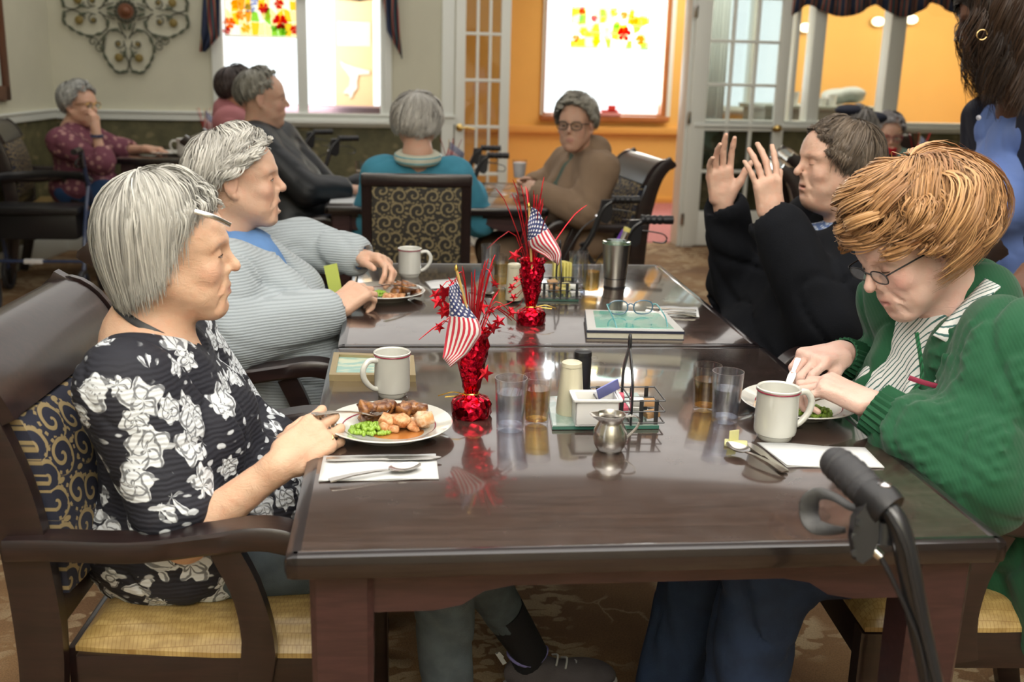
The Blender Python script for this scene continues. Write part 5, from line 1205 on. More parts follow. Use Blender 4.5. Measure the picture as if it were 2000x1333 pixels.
# canton: rows of stars
inx=g.math('LESS_THAN',U_,.40);iny=g.math('GREATER_THAN',V_,6/13);can=inx
def stars(ox,oy,nx,ny):
    a=g.math('SUBTRACT',g.math('FRACT',g.math('ADD',g.math('MULTIPLY',U_,nx/.40),ox)),.5);b=g.math('SUBTRACT',g.math('FRACT',g.math('ADD',g.math('MULTIPLY',V_,float(ny)),oy)),.5)
    d=g.math('SQRT',g.math('ADD',g.math('POWER',g.math('ABSOLUTE',a),2.),g.math('POWER',g.math('ABSOLUTE',b),2.)));an=g.math('ARCTAN2',a,b);rr=g.math('ADD',.19,g.math('MULTIPLY',g.math('COSINE',g.math('MULTIPLY',an,5.)),.06));return g.math('LESS_THAN',d,rr)
sc_=g.mix(g.math('MAXIMUM',stars(0,0,5,4),stars(.5,.5,5,4)),(.018,.03,.13),(.82,.82,.82))
g.col(g.mix(can,stc,sc_));g.b.inputs['Sheen Weight'].default_value=.3;M['flag']=g.m
def star(mb,c,r,Fr):
    pts=[];
    for k in range(10):
        a=k*math.pi/5;rr=r if k%2==0 else r*.42;pts.append(c+Fr@np.array([rr*math.cos(a),0,rr*math.sin(a)]))
    a_=c+Fr@np.array([0,.0025,0]);b_=c-Fr@np.array([0,.0025,0]);mb.add(pts+[a_,b_],[(k,(k+1)%10,10) for k in range(10)]+[((k+1)%10,k,11) for k in range(10)])
def centrepiece(label,px,py,h,nsp,seed,starpts,flagpts,flaglabel,rb=.036,neck=.085,fl=.115,spray_h=.2,stick=None,lean=0.,Y=None):
    x,y=T2(px,py);t=thing('centrepiece',label,'decoration',(x,y,TZ));r=np.random.RandomState(seed)
    def crumple(prof,seg,amp,ph):
        mb=MB().lathe(prof,seg=seg);v=np.concatenate(mb.v);a=np.arctan2(v[:,1],v[:,0]);rr=np.hypot(v[:,0],v[:,1]);k=1+amp*(np.sin(a*7+v[:,2]*90+ph)+.6*np.sin(a*13-v[:,2]*140+ph*2))*np.clip(rr/.02,0,1);v[:,:2]*=k[:,None];v[:,2]+=amp*.15*rr*np.sin(a*9+ph);mb.v=[v];return mb
    part('foil_base',crumple([(0,0),(rb*.93,0),(rb,.006),(rb*1.0,.026),(rb*.9,.034),(rb*.5,.040),(.014,.044),(0,.044)],48,.035,1.),'foil',t)
    part('foil_sleeve',crumple([(.011,.042),(.016,.055),(.021,.085),(.027,.115),(.030,.135),(.026,.150),(.033,.165),(.024,.160),(.012,.13),(0,.12)],56,.10,2.),'foil',t)
    if fl: pass
    part('gold_tie',MB().tube([(.0135*math.cos(a),.0135*math.sin(a),.044+.001*math.sin(a*3)) for a in np.linspace(0,6.28,16)[:-1]],.0022,6,closed=True),'goldwire',t)
    sg=-1 if seed==1 else 1;part('tie_end',MB().tube(spline([(sg*.012,-.008,.044),(sg*.035,-.012,.050),(sg*.062,-.006,.041)],8),.0012,5),'goldwire',t);part('tie_end',MB().tube(spline([(sg*.012,-.008,.044),(sg*.03,-.02,.045),(sg*.05,-.02,.043)],8),.0012,5),'goldwire',t)
    for k in range(nsp):
        a=r.uniform(0,6.28);sp=r.uniform(.02,.35)*(1 if k<nsp*.75 else 2.2);L=spray_h*r.uniform(.75,1.08)*(1 if k<nsp*.75 else .7);dx,dy=sp*math.cos(a)+lean,sp*math.sin(a)*.8
        p=[(0,0,.10),(dx*L*.3,dy*L*.3,.10+L*.4),(dx*L*.8,dy*L*.8,.10+L*.85),(dx*L*(1.1),dy*L*1.1,.10+L)]
        if k>=nsp*.85: p[3]=(dx*L*1.7,dy*L*1.4,.10+L*.55)
        part('spray',MB().tube(spline(p,8),[.0013]*7+[.0006],5),'redspray',t)
    for (sx,sy,sr) in starpts:
        q=ony(sx,sy,y+r.uniform(-.02,.02))-np.array(t.location);mb=MB();star(mb,q,sr,frame((r.uniform(-.5,.5),-1,r.uniform(-.5,.5)))@np.array([[math.cos(.5*sr*900),0,math.sin(.5*sr*900)],[0,1,0],[-math.sin(.5*sr*900),0,math.cos(.5*sr*900)]]))
        part('foil_star',mb,'redspray',t)
        part('star_wire',MB().tube(spline([(0,0,.12),q*np.array([.5,.5,1])+np.array([0,0,.02]),q],8),.0008,4),'redspray',t)
    # the flag: pixel corner rows -> a cloth sheet hanging off its stick
    f=thing('flag',flaglabel,'flag',(x,y,TZ+.10))
    rows=flagpts;nr=len(rows);V=[];UV=[]
    m=9
    dense=[[np.interp(np.linspace(0,nr-1,16),range(nr),[rw[i][j] for rw in rows]) for j in (0,1)] for i in (0,1)]
    for i in range(16):
        a=(dense[0][0][i],dense[0][1][i]);b=(dense[1][0][i],dense[1][1][i])
        for j in range(m):
            u=j/(m-1);yy=y-.040+.010*math.sin(u*5+i*.3)-.012*u+(.0)
            V.append(ony(a[0]*(1-u)+b[0]*u,a[1]*(1-u)+b[1]*u,yy)-np.array(f.location));UV.append((i/15,1-u))
    me=MB().add(V,[(i*m+j,i*m+j+1,(i+1)*m+j+1,(i+1)*m+j) for i in range(15) for j in range(m-1)]).mesh('flag_cloth',fix=False);uv=me.uv_layers.new(name='UVMap');li=np.zeros(len(me.loops),int);me.loops.foreach_get('vertex_index',li);uv.data.foreach_set('uv',np.array(UV)[li].ravel())
    o=part('flag_cloth',me,'flag',f);md=o.modifiers.new('t','SOLIDIFY');md.thickness=.0006
    (a0,a1)=stick;A=ony(*a0,y-.038)-np.array(f.location);B=ony(*a1,y-.02)-np.array(f.location);part('stick',MB().tube([B,A],.0026,8),'stick',f);part('finial',MB().lathe([(0,-.006),(.0034,-.003),(.0034,.003),(0,.008)],A,10),'goldwire',f)
    return t
centrepiece('near red foil centrepiece with metallic sprays and stars on the nearest table',920,812,0,26,1,[(856,590,.016),(868,572,.020),(850,575,.012),(875,602,.020),(883,560,.010),(866,612,.014),(962,640,.018),(975,628,.014),(1000,612,.010),(940,600,.016),(957,608,.012),(948,730,.018),(930,700,.018),(905,690,.014),(967,555,.010),(858,640,.012)],
    [((892,552),(878,560)),((905,580),(876,578)),((918,605),(878,600)),((936,628),(877,622)),((942,650),(872,645)),((930,668),(869,670)),((915,690),(866,692)),((880,718),(865,700))],'small stars and stripes flag hanging from the near centrepiece',stick=((891,525),(935,690)),rb=.037,lean=.05,spray_h=.19)
centrepiece('far red foil centrepiece with metallic sprays on the second table',1036,632,0,24,2,[(1005,500,.018),(1012,492,.010),(998,606,.012),(1000,560,.012),(1003,580,.012),(996,570,.008),(1008,545,.010),(975,600,.008)],
    [((1038,405),(1031,440)),((1052,412),(1031,452)),((1062,432),(1031,462)),((1073,450),(1031,474)),((1083,466),(1033,484)),((1092,482),(1045,490)),((1097,497),(1062,498)),((1091,519),(1075,508))],'small stars and stripes flag draped from the far centrepiece',stick=((1033,402),(1040,560)),rb=.037,lean=-.04,spray_h=.26)
# things on the middle-distance table
def T3p(px,py):q=onz(px,py);return q[0],q[1]
x,y=T3p(672,392);t=tag(part('menu_sheet',MB().prism([(-.09,-.12),(.11,-.12),(.11,.10),(-.09,.10)],.004,(0,0,.002),(1,0,0),(0,1,0),(0,0,1)),'paper'),'white paper menu at the left edge of the middle-distance table','paper');t.location=(x+.03,y+.02,TZ)
tumbler('water_glass','clear glass at the far left corner of the middle-distance table',706,352,'water','glass',.034,.10,.5)
x,y=T3p(1014,356);t=thing('cup','clear plastic cup held by the woman in the tan cardigan','cup',(x,y,TZ+.02));part('cup_wall',MB().lathe([(0,0),(.030,0),(.040,.10),(.037,.10),(.028,.006),(0,.005)],seg=28),'glass',t);part('foam',MB().lathe([(0,.006),(.028,.006),(.036,.085),(0,.086)],seg=24),'whiteplastic',t)
x,y=T3p(978,370);t=thing('foil_dish','crumpled clear wrapper on the middle-distance table beside the cup','wrapper',(x,y,TZ));part('wrapper',MB().lathe([(0,.002),(.05,.003),(.07,.018),(.05,.022),(.02,.012),(0,.016)],seg=18),'glass',t)
# little flags centrepiece behind the blue sweater
def miniflag(label,px,py,Y,hh,cat='decoration'):
    b=onz(px,py) if Y is None else ony(px,py,Y);t=thing('flag_centrepiece',label,cat,(b[0],b[1],TZ));part('foil_base',MB().lathe([(0,0),(.035,0),(.036,.03),(.012,.045),(.025,.12),(0,.12)],seg=20),'foil',t)
    for k in range(5):
        a=k*1.25;part('spray',MB().tube([(0,0,.1),(.06*math.cos(a),.06*math.sin(a),hh)],.0016,5),'redspray',t)
    me=MB().add([(0,-.01,hh*.95),(.075,-.02,hh*.72),(.055,-.01,hh*.40),(-.02,-.005,hh*.60)],[(0,1,2,3)]).mesh('flag_cloth',fix=False);uv=me.uv_layers.new(name='UVMap');uv.data.foreach_set('uv',[0,1,0,0,1,0,1,1]);o=part('flag_cloth',me,'flag',t);md=o.modifiers.new('t','SOLIDIFY');md.thickness=.001
    part('stick',MB().tube([(0,0,.08),(-.005,-.012,hh)],.002,6),'stick',t);return t
miniflag('small flag and foil centrepiece behind the shoulder of the blue-sweater woman',878,330,4.1,.24)
miniflag('small flag and foil centrepiece on the far left table near the dark-haired person',405,285,5.45,.30)
miniflag('patriotic flag and flower centrepiece on the far right table, before the mint-shirted woman',1790,320,4.45,.30)
# far left table
x,y=T2(290,295);make_plate('white plate on the small far left table',-1.28,5.50,.11)
m=make_mug('grey-white mug on the small far left table',-1.16,5.42,math.radians(180),1.12);del m['group']
t=thing('pitcher','grey insulated pitcher beside the mug on the far left table','pitcher',(-1.06,5.40,TZ));M['pale_lilac']=plain('pale_grey_plastic',(.40,.40,.45),.4);part('pitcher_body',MB().lathe([(0,0),(.05,0),(.045,.12),(.035,.125),(0,.125)],seg=24),'pale_lilac',t);part('lid',MB().lathe([(0,.125),(.036,.125),(.03,.135),(0,.138)],seg=20),'black',t)
t=thing('cup','turquoise cup on the far left table near the centrepiece','cup',(-.94,5.42,TZ));M['turq']=plain('turquoise_plastic',(.06,.40,.50),.3);part('cup_wall',MB().lathe([(0,.0),(.028,0),(.038,.11),(.034,.11),(.026,.01),(0,.01)],seg=24),'turq',t)
# far right table
t=thing('bottle','tall clear bottle on the far right table','bottle',(T5[0]+.35,T5[1]+.25,TZ))
part('bottle_body',MB().lathe([(0,0),(.035,0),(.036,.15),(.014,.20),(.014,.24),(0,.24)],seg=20),'bluglass',t);part('bottle_cap',MB().lathe([(.0,.24),(.016,.24),(.016,.262),(0,.262)],seg=14),'navycover',t)
# ------------------------------------------------------------------ people
def V3(*a): return np.array(a,float)
M['sock']=plain('black_sock_knit',(.012,.013,.018),.9,.4,400)
def fabric(name,c,rough=.9,bs=500,b=.3,var=.08): return plain(name,c,rough,b,bs,var)
def ribbed(name,c,axis=0,sc=170.,c2=None,b=.6,vec=None,depth=.0015):
    g=G(name,.92,**{'Sheen Weight':.15});v=g.obj();wv=g.n('TexWave',{'Vector':g.mapv(v,(1,1,1),vec or (0,0,0)),'Scale':.314/sc,'Distortion':.6,'Detail':1.,'Detail Scale':2.},bands_direction=('X','Y','Z')[axis]).outputs[1]
    g.col(g.mix(g.step(wv,.1,.75),c2 or [x*.62 for x in c],c));g.bump(g.math('ADD',wv,g.math('MULTIPLY',g.noise(v,400,2).outputs[0],.3)),b,depth);return g.m
def cutoff(c,n): return I(half(c,n),.003)
def sleeve(sh,el,wr,r=(.060,.052,.045,.040),t=1.,k=.03,bag=0,sag=None):
    sh,el,wr=map(np.array,(sh,el,wr));e=el*(1-t)+wr*t if t<=1 else wr
    rw=r[2]+(r[3]-r[2])*min(t,1)
    return [U(rc(sh,el,r[0],r[1]),.045),U(rc(el,e,r[2]*1.03,rw),k)]
def limbs(sh,el,wr,s=1.):
    return [U(rc(sh,el,.040*s,.034*s),.04),U(rc(el,wr,.036*s,.0235*s),.02)]
def neckp(O,Fr,s,nec,r=(.050,.054)):
    a=O+Fr@(V3(0,-.022,-.055)*s);b=np.array(nec);return [U(rc(a,b,r[0]*s,r[1]*s),.035),U(rc(O+Fr@(V3(0,.030,-.088)*s),b*.75+a*.25+Fr[:,1]*.012,.020*s,.030*s),.035)]
def capp(O,Fr,R_,off,face,extra=(),k=.02):
    c=O+Fr@np.array(off);q=[U(ell(c,R_,Fr),.01)]+list(extra)
    fc,fr=face;q.append(S(ell(O+Fr@np.array(fc),fr,Fr),k));return q
def dist(a,b): return float(np.linalg.norm(np.array(a)-np.array(b)))
def cufftube(root,name,pts,r,mat,seg=20): return part(name,MB().tube([p-np.array(root.location) for p in pts],r,seg),mat,root)
def trousers(root,pel,legs,mat,h=.009,r=(.098,.072,.060,.052),name='trousers',fold=.006,extra=(),pr=(.165,.175,.105)):
    q=[U(ell(pel,pr),.04)]+list(extra)
    for hip,kn,an in legs: q+=[U(rc(hip,kn,r[0],r[1]),.04),U(rc(kn,an,r[2]*1.05,r[3]),.03)]
    for _,_,an in legs: pass
    return cloth(root,name,q,h,mat,0,fold,14)
def shoe(root,heel,d,mat,L=.265,sole='whiteplastic',name='shoe',laces=None,lift=0.):
    """heel: rear ground point, d: direction"""
    d=unit([d[0],d[1],0]);heel=np.array(heel,float);F=frame(d);T=lambda x,y,z:heel+F@V3(x,y,z)
    q=[U(ell(T(0,.06,.045),(.038,.062,.045),F),.02),U(ell(T(0,.15,.032),(.043,.085,.034),F),.03),U(ell(T(0,.205,.026),(.042,.058,.026),F),.03),I(half(T(0,0,.012),-F[:,2]),.002),S(ell(T(0,.055,.098),(.030,.045,.03),F),.01)]
    p,qq=sdf(q,.006);o=part(name,npmesh(name,p-np.array(root.location),qq),mat,root)
    q=[U(ell(T(0,.06,.012),(.041,.066,.02),F),.02),U(ell(T(0,.155,.012),(.046,.095,.02),F),.03),U(ell(T(0,.205,.012),(.045,.062,.02),F),.02),I(half(T(0,0,.001),-F[:,2]),.002),I(half(T(0,0,.022),F[:,2]),.002)]
    p,qq=sdf(q,.007);part('sole',npmesh('sole',p-np.array(root.location),qq),sole,o);return o,T
rootloc=lambda v:(float(v[0]),float(v[1]),0.)
GREY=((.70,.69,.64),(.36,.34,.31))
# ============ A: floral blouse, nearest left
O=P(336,492,.47);s=.97;Fr=frame((1,.10,.0));root=person('woman with straight grey bob and silver hair clip in a black floral blouse',rootloc((-.27,.47,0)))
nec=P(278,648,.47);sR=P(245,760,.325);sL=V3(sR[0]+.015,.620,sR[2]);che=V3(-.265,.47,.79);pel=V3(-.27,.47,.57)
elR=P(362,1052,.262);wrR=P(552,906,.285);elL=V3(-.16,.70,.63);wrL=P(568,872,.60)
tp,fw,sd,up=torso_prims(pel,che,nec,sL,sR,.93,1.15,.9)
fR=unit(P(660,822,.36)-wrR)
hR=hand(wrR,fR,V3(.10,.9,-.38),V3(-.1,0.3,1),(.72,.80,.86,.92),.05,(.15,.30),1.0,mcp=.30)
hL=hand(wrL,V3(1,-.1,.0),V3(0,0,-1),V3(0,-1,0),(.4,.4,.4,.4),0,(.3,.3),.95)
sk=[U(rc(nec-up*.01,nec-up*.06,.062,.085),.04),U(rc(sL,sR,.045,.045),.05),U(rc(nec-up*.03,sR,.048,.045),.04),U(rc(nec-up*.03,sL,.048,.045),.04)]
bp=headp(O,Fr,s,.9,0,.3,1.1)+neckp(O,Fr,s,nec,(.052,.056))+sk+[U(f_[:3] if False else (f_[0],f_[1],f_[2]),f_[4]) for f_ in tp[:0]]
bp+=[U(ell(che+up*.02,(.135,.095,.135),frame(fw,up)),.05),U(rc(pel,che,.09,.09),.05)]+limbs(sR,elR,wrR,1.06)+limbs(sL,elL,wrL)+hR+hL
skinpart(root,bp,.0040,O,Fr,s,(.68,.44,.30),(.55,.27,.22),(.70,.36,.27),(.42,.36,.32))
eyes(root,O,Fr,s,(.12,.15,.17),(0,1,-.25),.35)
g=G('black_white_rose_print',.75);v=g.obj()
w_=g.n('VectorMath',{0:v,1:g.n('VectorMath',{0:g.noise(v,24,3).outputs['Color'],'Scale':.020},operation='SCALE').outputs[0]},operation='ADD').outputs[0]
def roses(sc,rad,seedloc,petal):
    vv=g.mapv(w_,(1,1,1),(0,0,0),seedloc);vo=g.vor(vv,sc,.75);d=vo.outputs['Distance']
    dv=g.n('VectorMath',{0:g.n('VectorMath',{0:vv,'Scale':sc},operation='SCALE').outputs[0],1:g.n('VectorMath',{0:vo.outputs['Position'],'Scale':sc},operation='SCALE').outputs[0]},operation='SUBTRACT').outputs[0]
    sp=g.n('SeparateXYZ',{0:dv});an=g.math('ARCTAN2',sp.outputs[2],g.math('ADD',sp.outputs[0],g.math('MULTIPLY',sp.outputs[1],.8)))
    ln=g.n('VectorMath',{0:dv},operation='LENGTH').outputs['Value']
    edge=g.math('ADD',rad,g.math('MULTIPLY',g.math('SINE',g.math('MULTIPLY',an,petal)),rad*.16))
    msk=g.step(g.math('SUBTRACT',ln,edge),.012,-.012)
    ring=g.math('SINE',g.math('ADD',g.math('MULTIPLY',ln,62.*.4/rad*.5),g.math('MULTIPLY',g.math('SINE',g.math('MULTIPLY',an,3.)),1.8)))
    cut=g.step(ring,.62,.9);cut2=g.step(g.math('SINE',g.math('ADD',g.math('MULTIPLY',an,petal*1.),g.math('MULTIPLY',ln,14.))),.75,.97)
    shade=g.math('SUBTRACT',1.,g.math('MULTIPLY',g.math('MAXIMUM',cut,cut2),.75));sel=g.math('GREATER_THAN',g.n('SeparateXYZ',{0:vo.outputs['Color']}).outputs[0],.22)
    return g.math('MULTIPLY',g.math('MULTIPLY',msk,shade),sel)
f1=roses(12.5,.40,(0,0,0),5.);f2=roses(17.,.36,(.37,.11,.23),6.)
lf=g.vor(g.mapv(w_,(1,1,2.3),(.5,.8,.3)),24.,1.).outputs['Distance'];f3=g.math('MULTIPLY',g.step(lf,.27,.2),g.step(g.noise(v,9,1).outputs[0],.44,.5))
f=g.math('MAXIMUM',g.math('MAXIMUM',f1,f2),g.math('MULTIPLY',f3,.75))
g.col(g.mix(f,(.012,.013,.022),(.70,.74,.78)))
cr_=g.n('TexWave',{'Vector':v,'Scale':38.,'Distortion':4.,'Detail':2.},bands_direction='Z').outputs[1];g.bump(cr_,.35,.002);M['floral']=g.m
ns=(nec+up*.055+fw*.025);tp2=list(tp)
bl=tp2+[U(rc(sR,elR*.80+sR*.20,.058,.058),.045)]+sleeve(sL,elL,wrL,(.066,.064,.058,.055),.45)+[U(ell(V3(-.22,.475,.550),(.165,.175,.115)),.05),U(ell(V3(-.10,.50,.60),(.10,.13,.085)),.05)]
bl+=[S(ell(ns+V3(-.012,0,-.012),(.112,.118,.080),frame(fw,up)),.01),S(rc(ns,ns+fw*.075-up*.05,.045,.012),.012)]
fl_sl=lambda p:.0035*np.sin((p@unit(elR-sR))*90+2*wav(p,20))*np.clip(1-np.linalg.norm(p-elR,axis=1)/.16,0,1)
cloth(root,'blouse',bl,.0065,'floral',.014,.007,15,disp=fl_sl,label='black blouse printed with white roses')
# lanyard
c_=lambda *q:[P(*a)-np.array(root.location) for a in q]
part('lanyard',MB().band(spline(c_((226,580,.505),(229,600,.43),(262,628,.405),(300,648,.40),(335,668,.41),(352,690,.425)),16),.013,.0022,V3(.1,-1,.5)),'black',root)
# hair: straight bob
def ph(a):
    a=abs(a);return np.interp(a,[0,.5,.9,1.35,1.7,2.3,3.2],[1.12,1.18,1.42,1.62,1.72,1.9,1.95])
def dr(a):
    a=abs(a);return np.interp(a,[0,.6,1.0,1.3,1.6,2.2,3.2],[.0,.005,.015,.050,.070,.060,.050])
V,Q,Cv,FL=hairmesh(O,Fr,(.090,.102,.106),ph,9000,420,(.02,1.35),dr,.0026,1.,.05,.0006,((.54,.53,.485),(.17,.16,.145)),11,(0,-.30),off=(0,-.016,.034),spreadc=.045,seed=3,bend=lambda th:.16*np.sin(th))
cp=capp(O,Fr,(.086,.098,.102),(0,-.016,.034),((0,.105,-.055),(.10,.095,.105)),[U(rc(O+Fr@V3(x,-.045,-.02),O+Fr@V3(x*.9,-.040,-.082),.038,.022),.02) for x in (-.045,0,.045)])
hp=hairpart(root,'hair',V,Q,Cv,FL,cp,.006,(.44,.42,.39))
a,b=P(380,413,.395),P(450,440,.415);cl=MB();f_=lambda v:v-np.array(root.location)
o=part('hair_clip',cl.band(spline([f_(a),f_((a+b)/2+V3(0,-.006,.004)),f_(b)],10),.008,.003,V3(0,-1,.3)),'chrome',root,label='silver hair clip above the temple')
cufftube(root,'ring',[a_ for a_ in [P(646,862,.330)+.0108*(math.cos(t_)*unit(V3(.1,.55,.8))+math.sin(t_)*unit(V3(-.3,.8,-.5))) for t_ in np.linspace(0,6.28,17)[:-1]]],.0022,'gold',8)
kn1=P(862,1090,.42);an1=P(880,1420,.42);kn1[2]=.52
kn2=V3(kn1[0]+.02,.60,.50);an2=P(1035,1275,.76)
knm=plain('grey_leggings_knit',(.11,.145,.175),.95,.6,500,.25);M['leggings']=knm
trousers(root,pel+V3(.02,0,-.03),[(pel+V3(.03,-.09,-.02),kn1,an1),(pel+V3(.03,.09,-.02),kn2,kn2*.30+an2*.70)],'leggings',.0075,(.085,.070,.058,.045),'leggings',.004,pr=(.13,.15,.09))
hl_=V3(an2[0]-.045,an2[1]+.02,0.);dd_=unit(P(1240,1320,an2[1]+.02)-P(1000,1320,an2[1]+.02))
pz=P(1010,1315,an2[1]);heel=V3(P(985,1330,an2[1])[0],an2[1],max(0,P(985,1350,an2[1])[2]-.01))
M['shoegrey']=plain('grey_knit_sneaker',(.13,.115,.125),.9,.5,350,.2);M['lilac']=plain('lilac_trim',(.28,.26,.62),.6)
o,T=shoe(root,heel,(1,.05),'shoegrey',sole='whiteplastic')
cufftube(root,'sock',[kn2*.36+an2*.64,kn2*.2+an2*.8,an2,T(0,.045,.06)],[.047,.044,.040,.034],'sock')
part('collar_trim',MB().tube([T(.036*math.cos(t_),.052+.045*math.sin(t_),.083+.020*math.sin(t_)*math.sin(t_)*(1 if math.sin(t_)>0 else .6)) -np.array(root.location) for t_ in np.linspace(0,6.28,22)[:-1]],.0042,6,closed=True),'lilac',o)
part('pull_tab',MB().band(spline([T(0,.0,.07)-np.array(root.location),T(0,-.018,.10)-np.array(root.location),T(0,-.006,.085)-np.array(root.location)],7),.01,.0015,V3(0,1,0)),'paper',o)
for i in range(4):
    y_=.115+.022*i;z_=.078-.009*i;part('lace',MB().tube(spline([T(-.024,y_,z_-.006)-np.array(root.location),T(0,y_+.008,z_+.006)-np.array(root.location),T(.024,y_,z_-.006)-np.array(root.location)],7),.0025,5),'paper',o)
shoe(root,V3(an1[0]-.05,.42,0),(1,-.1),'shoegrey')
fk=utensil('fork','fork held by the woman in floral black, lifting a bite over the plate',P(612,808,.345),P(752,806,.44),'fork')
# ============ B: grey cardigan
O=P(466,349,1.42);s=1.02;Fr=frame((1,.04,.04));root=person('white-haired woman in a ribbed grey cardigan over a blue shirt, mouth slightly open',rootloc((-.27,1.42,0)))
nec=P(432,462,1.42);sR=P(432,545,1.26);sL=V3(sR[0]+.03,1.60,sR[2]+.0);che=V3(-.235,1.42,.79);pel=V3(-.26,1.42,.57)
elR=P(455,662,1.16);wrR=P(652,606,1.28);elL=P(590,478,1.70);wrL=P(700,503,1.62)
tp,fw,sd,up=torso_prims(pel,che,nec,sL,sR,1.03,1.2,1.2)
hR=hand(wrR,P(735,568,1.36)-wrR+V3(0,0,.03),V3(.25,.55,-.8),V3(0,1,.5),(.6,.7,.75,.8),0,(.15,.3),1.08)
hL=hand(wrL,P(742,560,1.52)-wrL+V3(.08,0,.06),V3(-.5,-.1,-.8),V3(-.1,-1,-.1),(.50,.55,.62,.7),.05,(.35,.1),1.05)
bp=headp(O,Fr,s,.9,.013,.3,1.15)+neckp(O,Fr,s,nec,(.056,.06))+[U(rc(nec-up*.01,nec-up*.05,.06,.07),.04),U(rc(sL,sR,.036,.036),.05),U(rc(pel,che,.1,.1),.05)]+limbs(sR,elR,wrR)+limbs(sL,elL,wrL)+hR+hL
skinpart(root,bp,.0050,O,Fr,s,(.66,.42,.30),(.55,.26,.21),(.68,.34,.26),(.55,.50,.45))
eyes(root,O,Fr,s,(.10,.15,.2),(0,1,-.05))
M['knit']=ribbed('grey_ribbed_knit',(.42,.47,.50),2,.0068,(.33,.375,.40),.6);M['knitv']=M['knit'];M['blueshirt']=fabric('blue_shirt_cotton',(.13,.27,.55))
sh=[U(ell(che+up*.03,(.14,.10,.14),frame(fw,up)),.05),U(rc(nec-up*.02,nec+up*.01,.066,.064),.02),U(rc(elR,wrR,.048,.036),.01),U(rc(elL,wrL,.048,.036),.01),U(rc(sL,elL,.04,.04),.01),U(rc(sR,elR,.04,.04),.01),U(rc(sL,sR,.04,.04),.02),
    cutoff(wrR,wrR-elR),S(ell(nec+up*.06+fw*.03,(.058,.07,.06),frame(fw,up)),.01)]
sh[-2]=S(rc(wrR+unit(wrR-elR)*.055,wrR+unit(wrR-elR)*.10,.06,.06),.003);sh.append(S(rc(wrL+unit(wrL-elL)*.055,wrL+unit(wrL-elL)*.10,.06,.06),.003))
cloth(root,'shirt',sh,.007,'blueshirt',.006,.003,20)
cd=list(tp)+sleeve(sR,elR,wrR,(.072,.064,.062,.046),.88)+sleeve(sL,elL,wrL,(.068,.058,.054,.045),.88)+[U(ell(V3(-.15,1.42,.60),(.20,.20,.13)),.06),U(rc(nec-up*.03-fw*.02,nec+up*.012-fw*.03,.075,.066),.03),U(ell(V3(-.12,1.30,.50),(.20,.12,.16)),.06)]
cR=elR*.12+wrR*.88;cL=elL*.12+wrL*.88
cd+=[S(rc(nec+up*.09+fw*.035,nec-up*.02+fw*.085,.062,.030),.012),S(rc(nec-up*.02+fw*.09,che+fw*.16,.028,.020),.01),S(rc(cR+unit(wrR-elR)*.055,cR+unit(wrR-elR)*.12,.058,.058),.003),S(rc(cL+unit(wrL-elL)*.055,cL+unit(wrL-elL)*.12,.058,.058),.003)]
cloth(root,'cardigan',cd,.0085,"knit",.015,.008,13,label='light grey ribbed knit cardigan')
def ph(a):
    a=abs(a);return np.interp(a,[0,.5,.9,1.3,1.7,2.3,3.2],[.95,1.0,1.25,1.42,1.75,2.15,2.2])
V,Q,Cv,FL=hairmesh(O,Fr,(.090,.106,.095),ph,8000,330,(.02,1.6),None,.010,.9,.12,.0008,((.70,.68,.62),(.34,.325,.30)),10,(0,-.35),off=(0,-.014,.030),spreadc=.06,seed=5,bend=lambda th:.25*np.sin(th*1.)+.15)
cp=capp(O,Fr,(.085,.101,.090),(0,-.014,.030),((0,.120,-.035),(.10,.095,.095)),[S(ell(O+Fr@V3(0,.0,-.09),(.1,.075,.08),Fr),.01)])
hairpart(root,'hair',V,Q,Cv,FL,cp,.007,(.50,.48,.45))
trousers(root,pel+V3(.02,0,-.02),[(pel+V3(.03,-.09,-.02),V3(.2,1.30,.53),V3(.22,1.30,.12)),(pel+V3(.03,.09,-.02),V3(.2,1.52,.53),V3(.18,1.52,.12))],fabric('charcoal_trousers',(.06,.07,.085)),.014)
for y_ in (1.30,1.52): shoe(root,V3(.14,y_,0),(1,0),'black')
utensil('fork','fork held by the woman in the grey cardigan over her greens',P(742,556,1.38),P(812,562,1.45),'fork')
# ============ C: green cardigan
O=P(1780,478,.50);s=1.02;Fr=frame((-.84,-.16,-.50),(-.52,0,.86));root=person('woman with tousled red hair and glasses in a green cable-knit cardigan, cutting food',rootloc((1.25,.5,0)))
nec=P(1868,590,.52);sL=P(1982,690,.31);sR=V3(sL[0]-.03,.69,sL[2]+.01);che=V3(1.215,.50,.80);pel=V3(1.28,.5,.57)
elL=P(1905,930,.235);wrL=P(1702,792,.37);elR=P(1800,770,.78);wrR=P(1640,692,.64)
tp,fw,sd,up=torso_prims(pel,che,nec,sL,sR,1.0,1.0,1.1)
hL=hand(wrL,P(1612,752,.42)-wrL,V3(-.30,.30,-.9),V3(0,1,-.1),(.62,.70,.78,.85),.05,(.1,.5),1.04,mcp=.6)
hR=hand(wrR,P(1566,706,.58)-wrR+V3(0,-.0,.0),V3(-.35,-.15,-.9),V3(0,-1,-.2),(.42,.62,.7,.75),.02,(.15,.3),1.06)
bp=headp(O,Fr,s,1.0,0,.0,1.2)+neckp(O,Fr,s,nec,(.056,.06))+[U(rc(nec-up*.01,nec-up*.05,.06,.07),.04),U(rc(sL,sR,.036,.036),.05),U(rc(pel,che,.1,.1),.05)]+limbs(sR,elR,wrR)+limbs(sL,elL,wrL)+hR+hL
skinpart(root,bp,.0040,O,Fr,s,(.74,.50,.42),(.58,.25,.24),(.74,.33,.30),(.45,.25,.14))
eyes(root,O,Fr,s,(.15,.2,.22),(0,1,-.6),.12)
spectacles(root,O+Fr@V3(0,.102,-.006),Fr,1.0,'black','black',.125,True,.034,oval=.5,r=.0014)
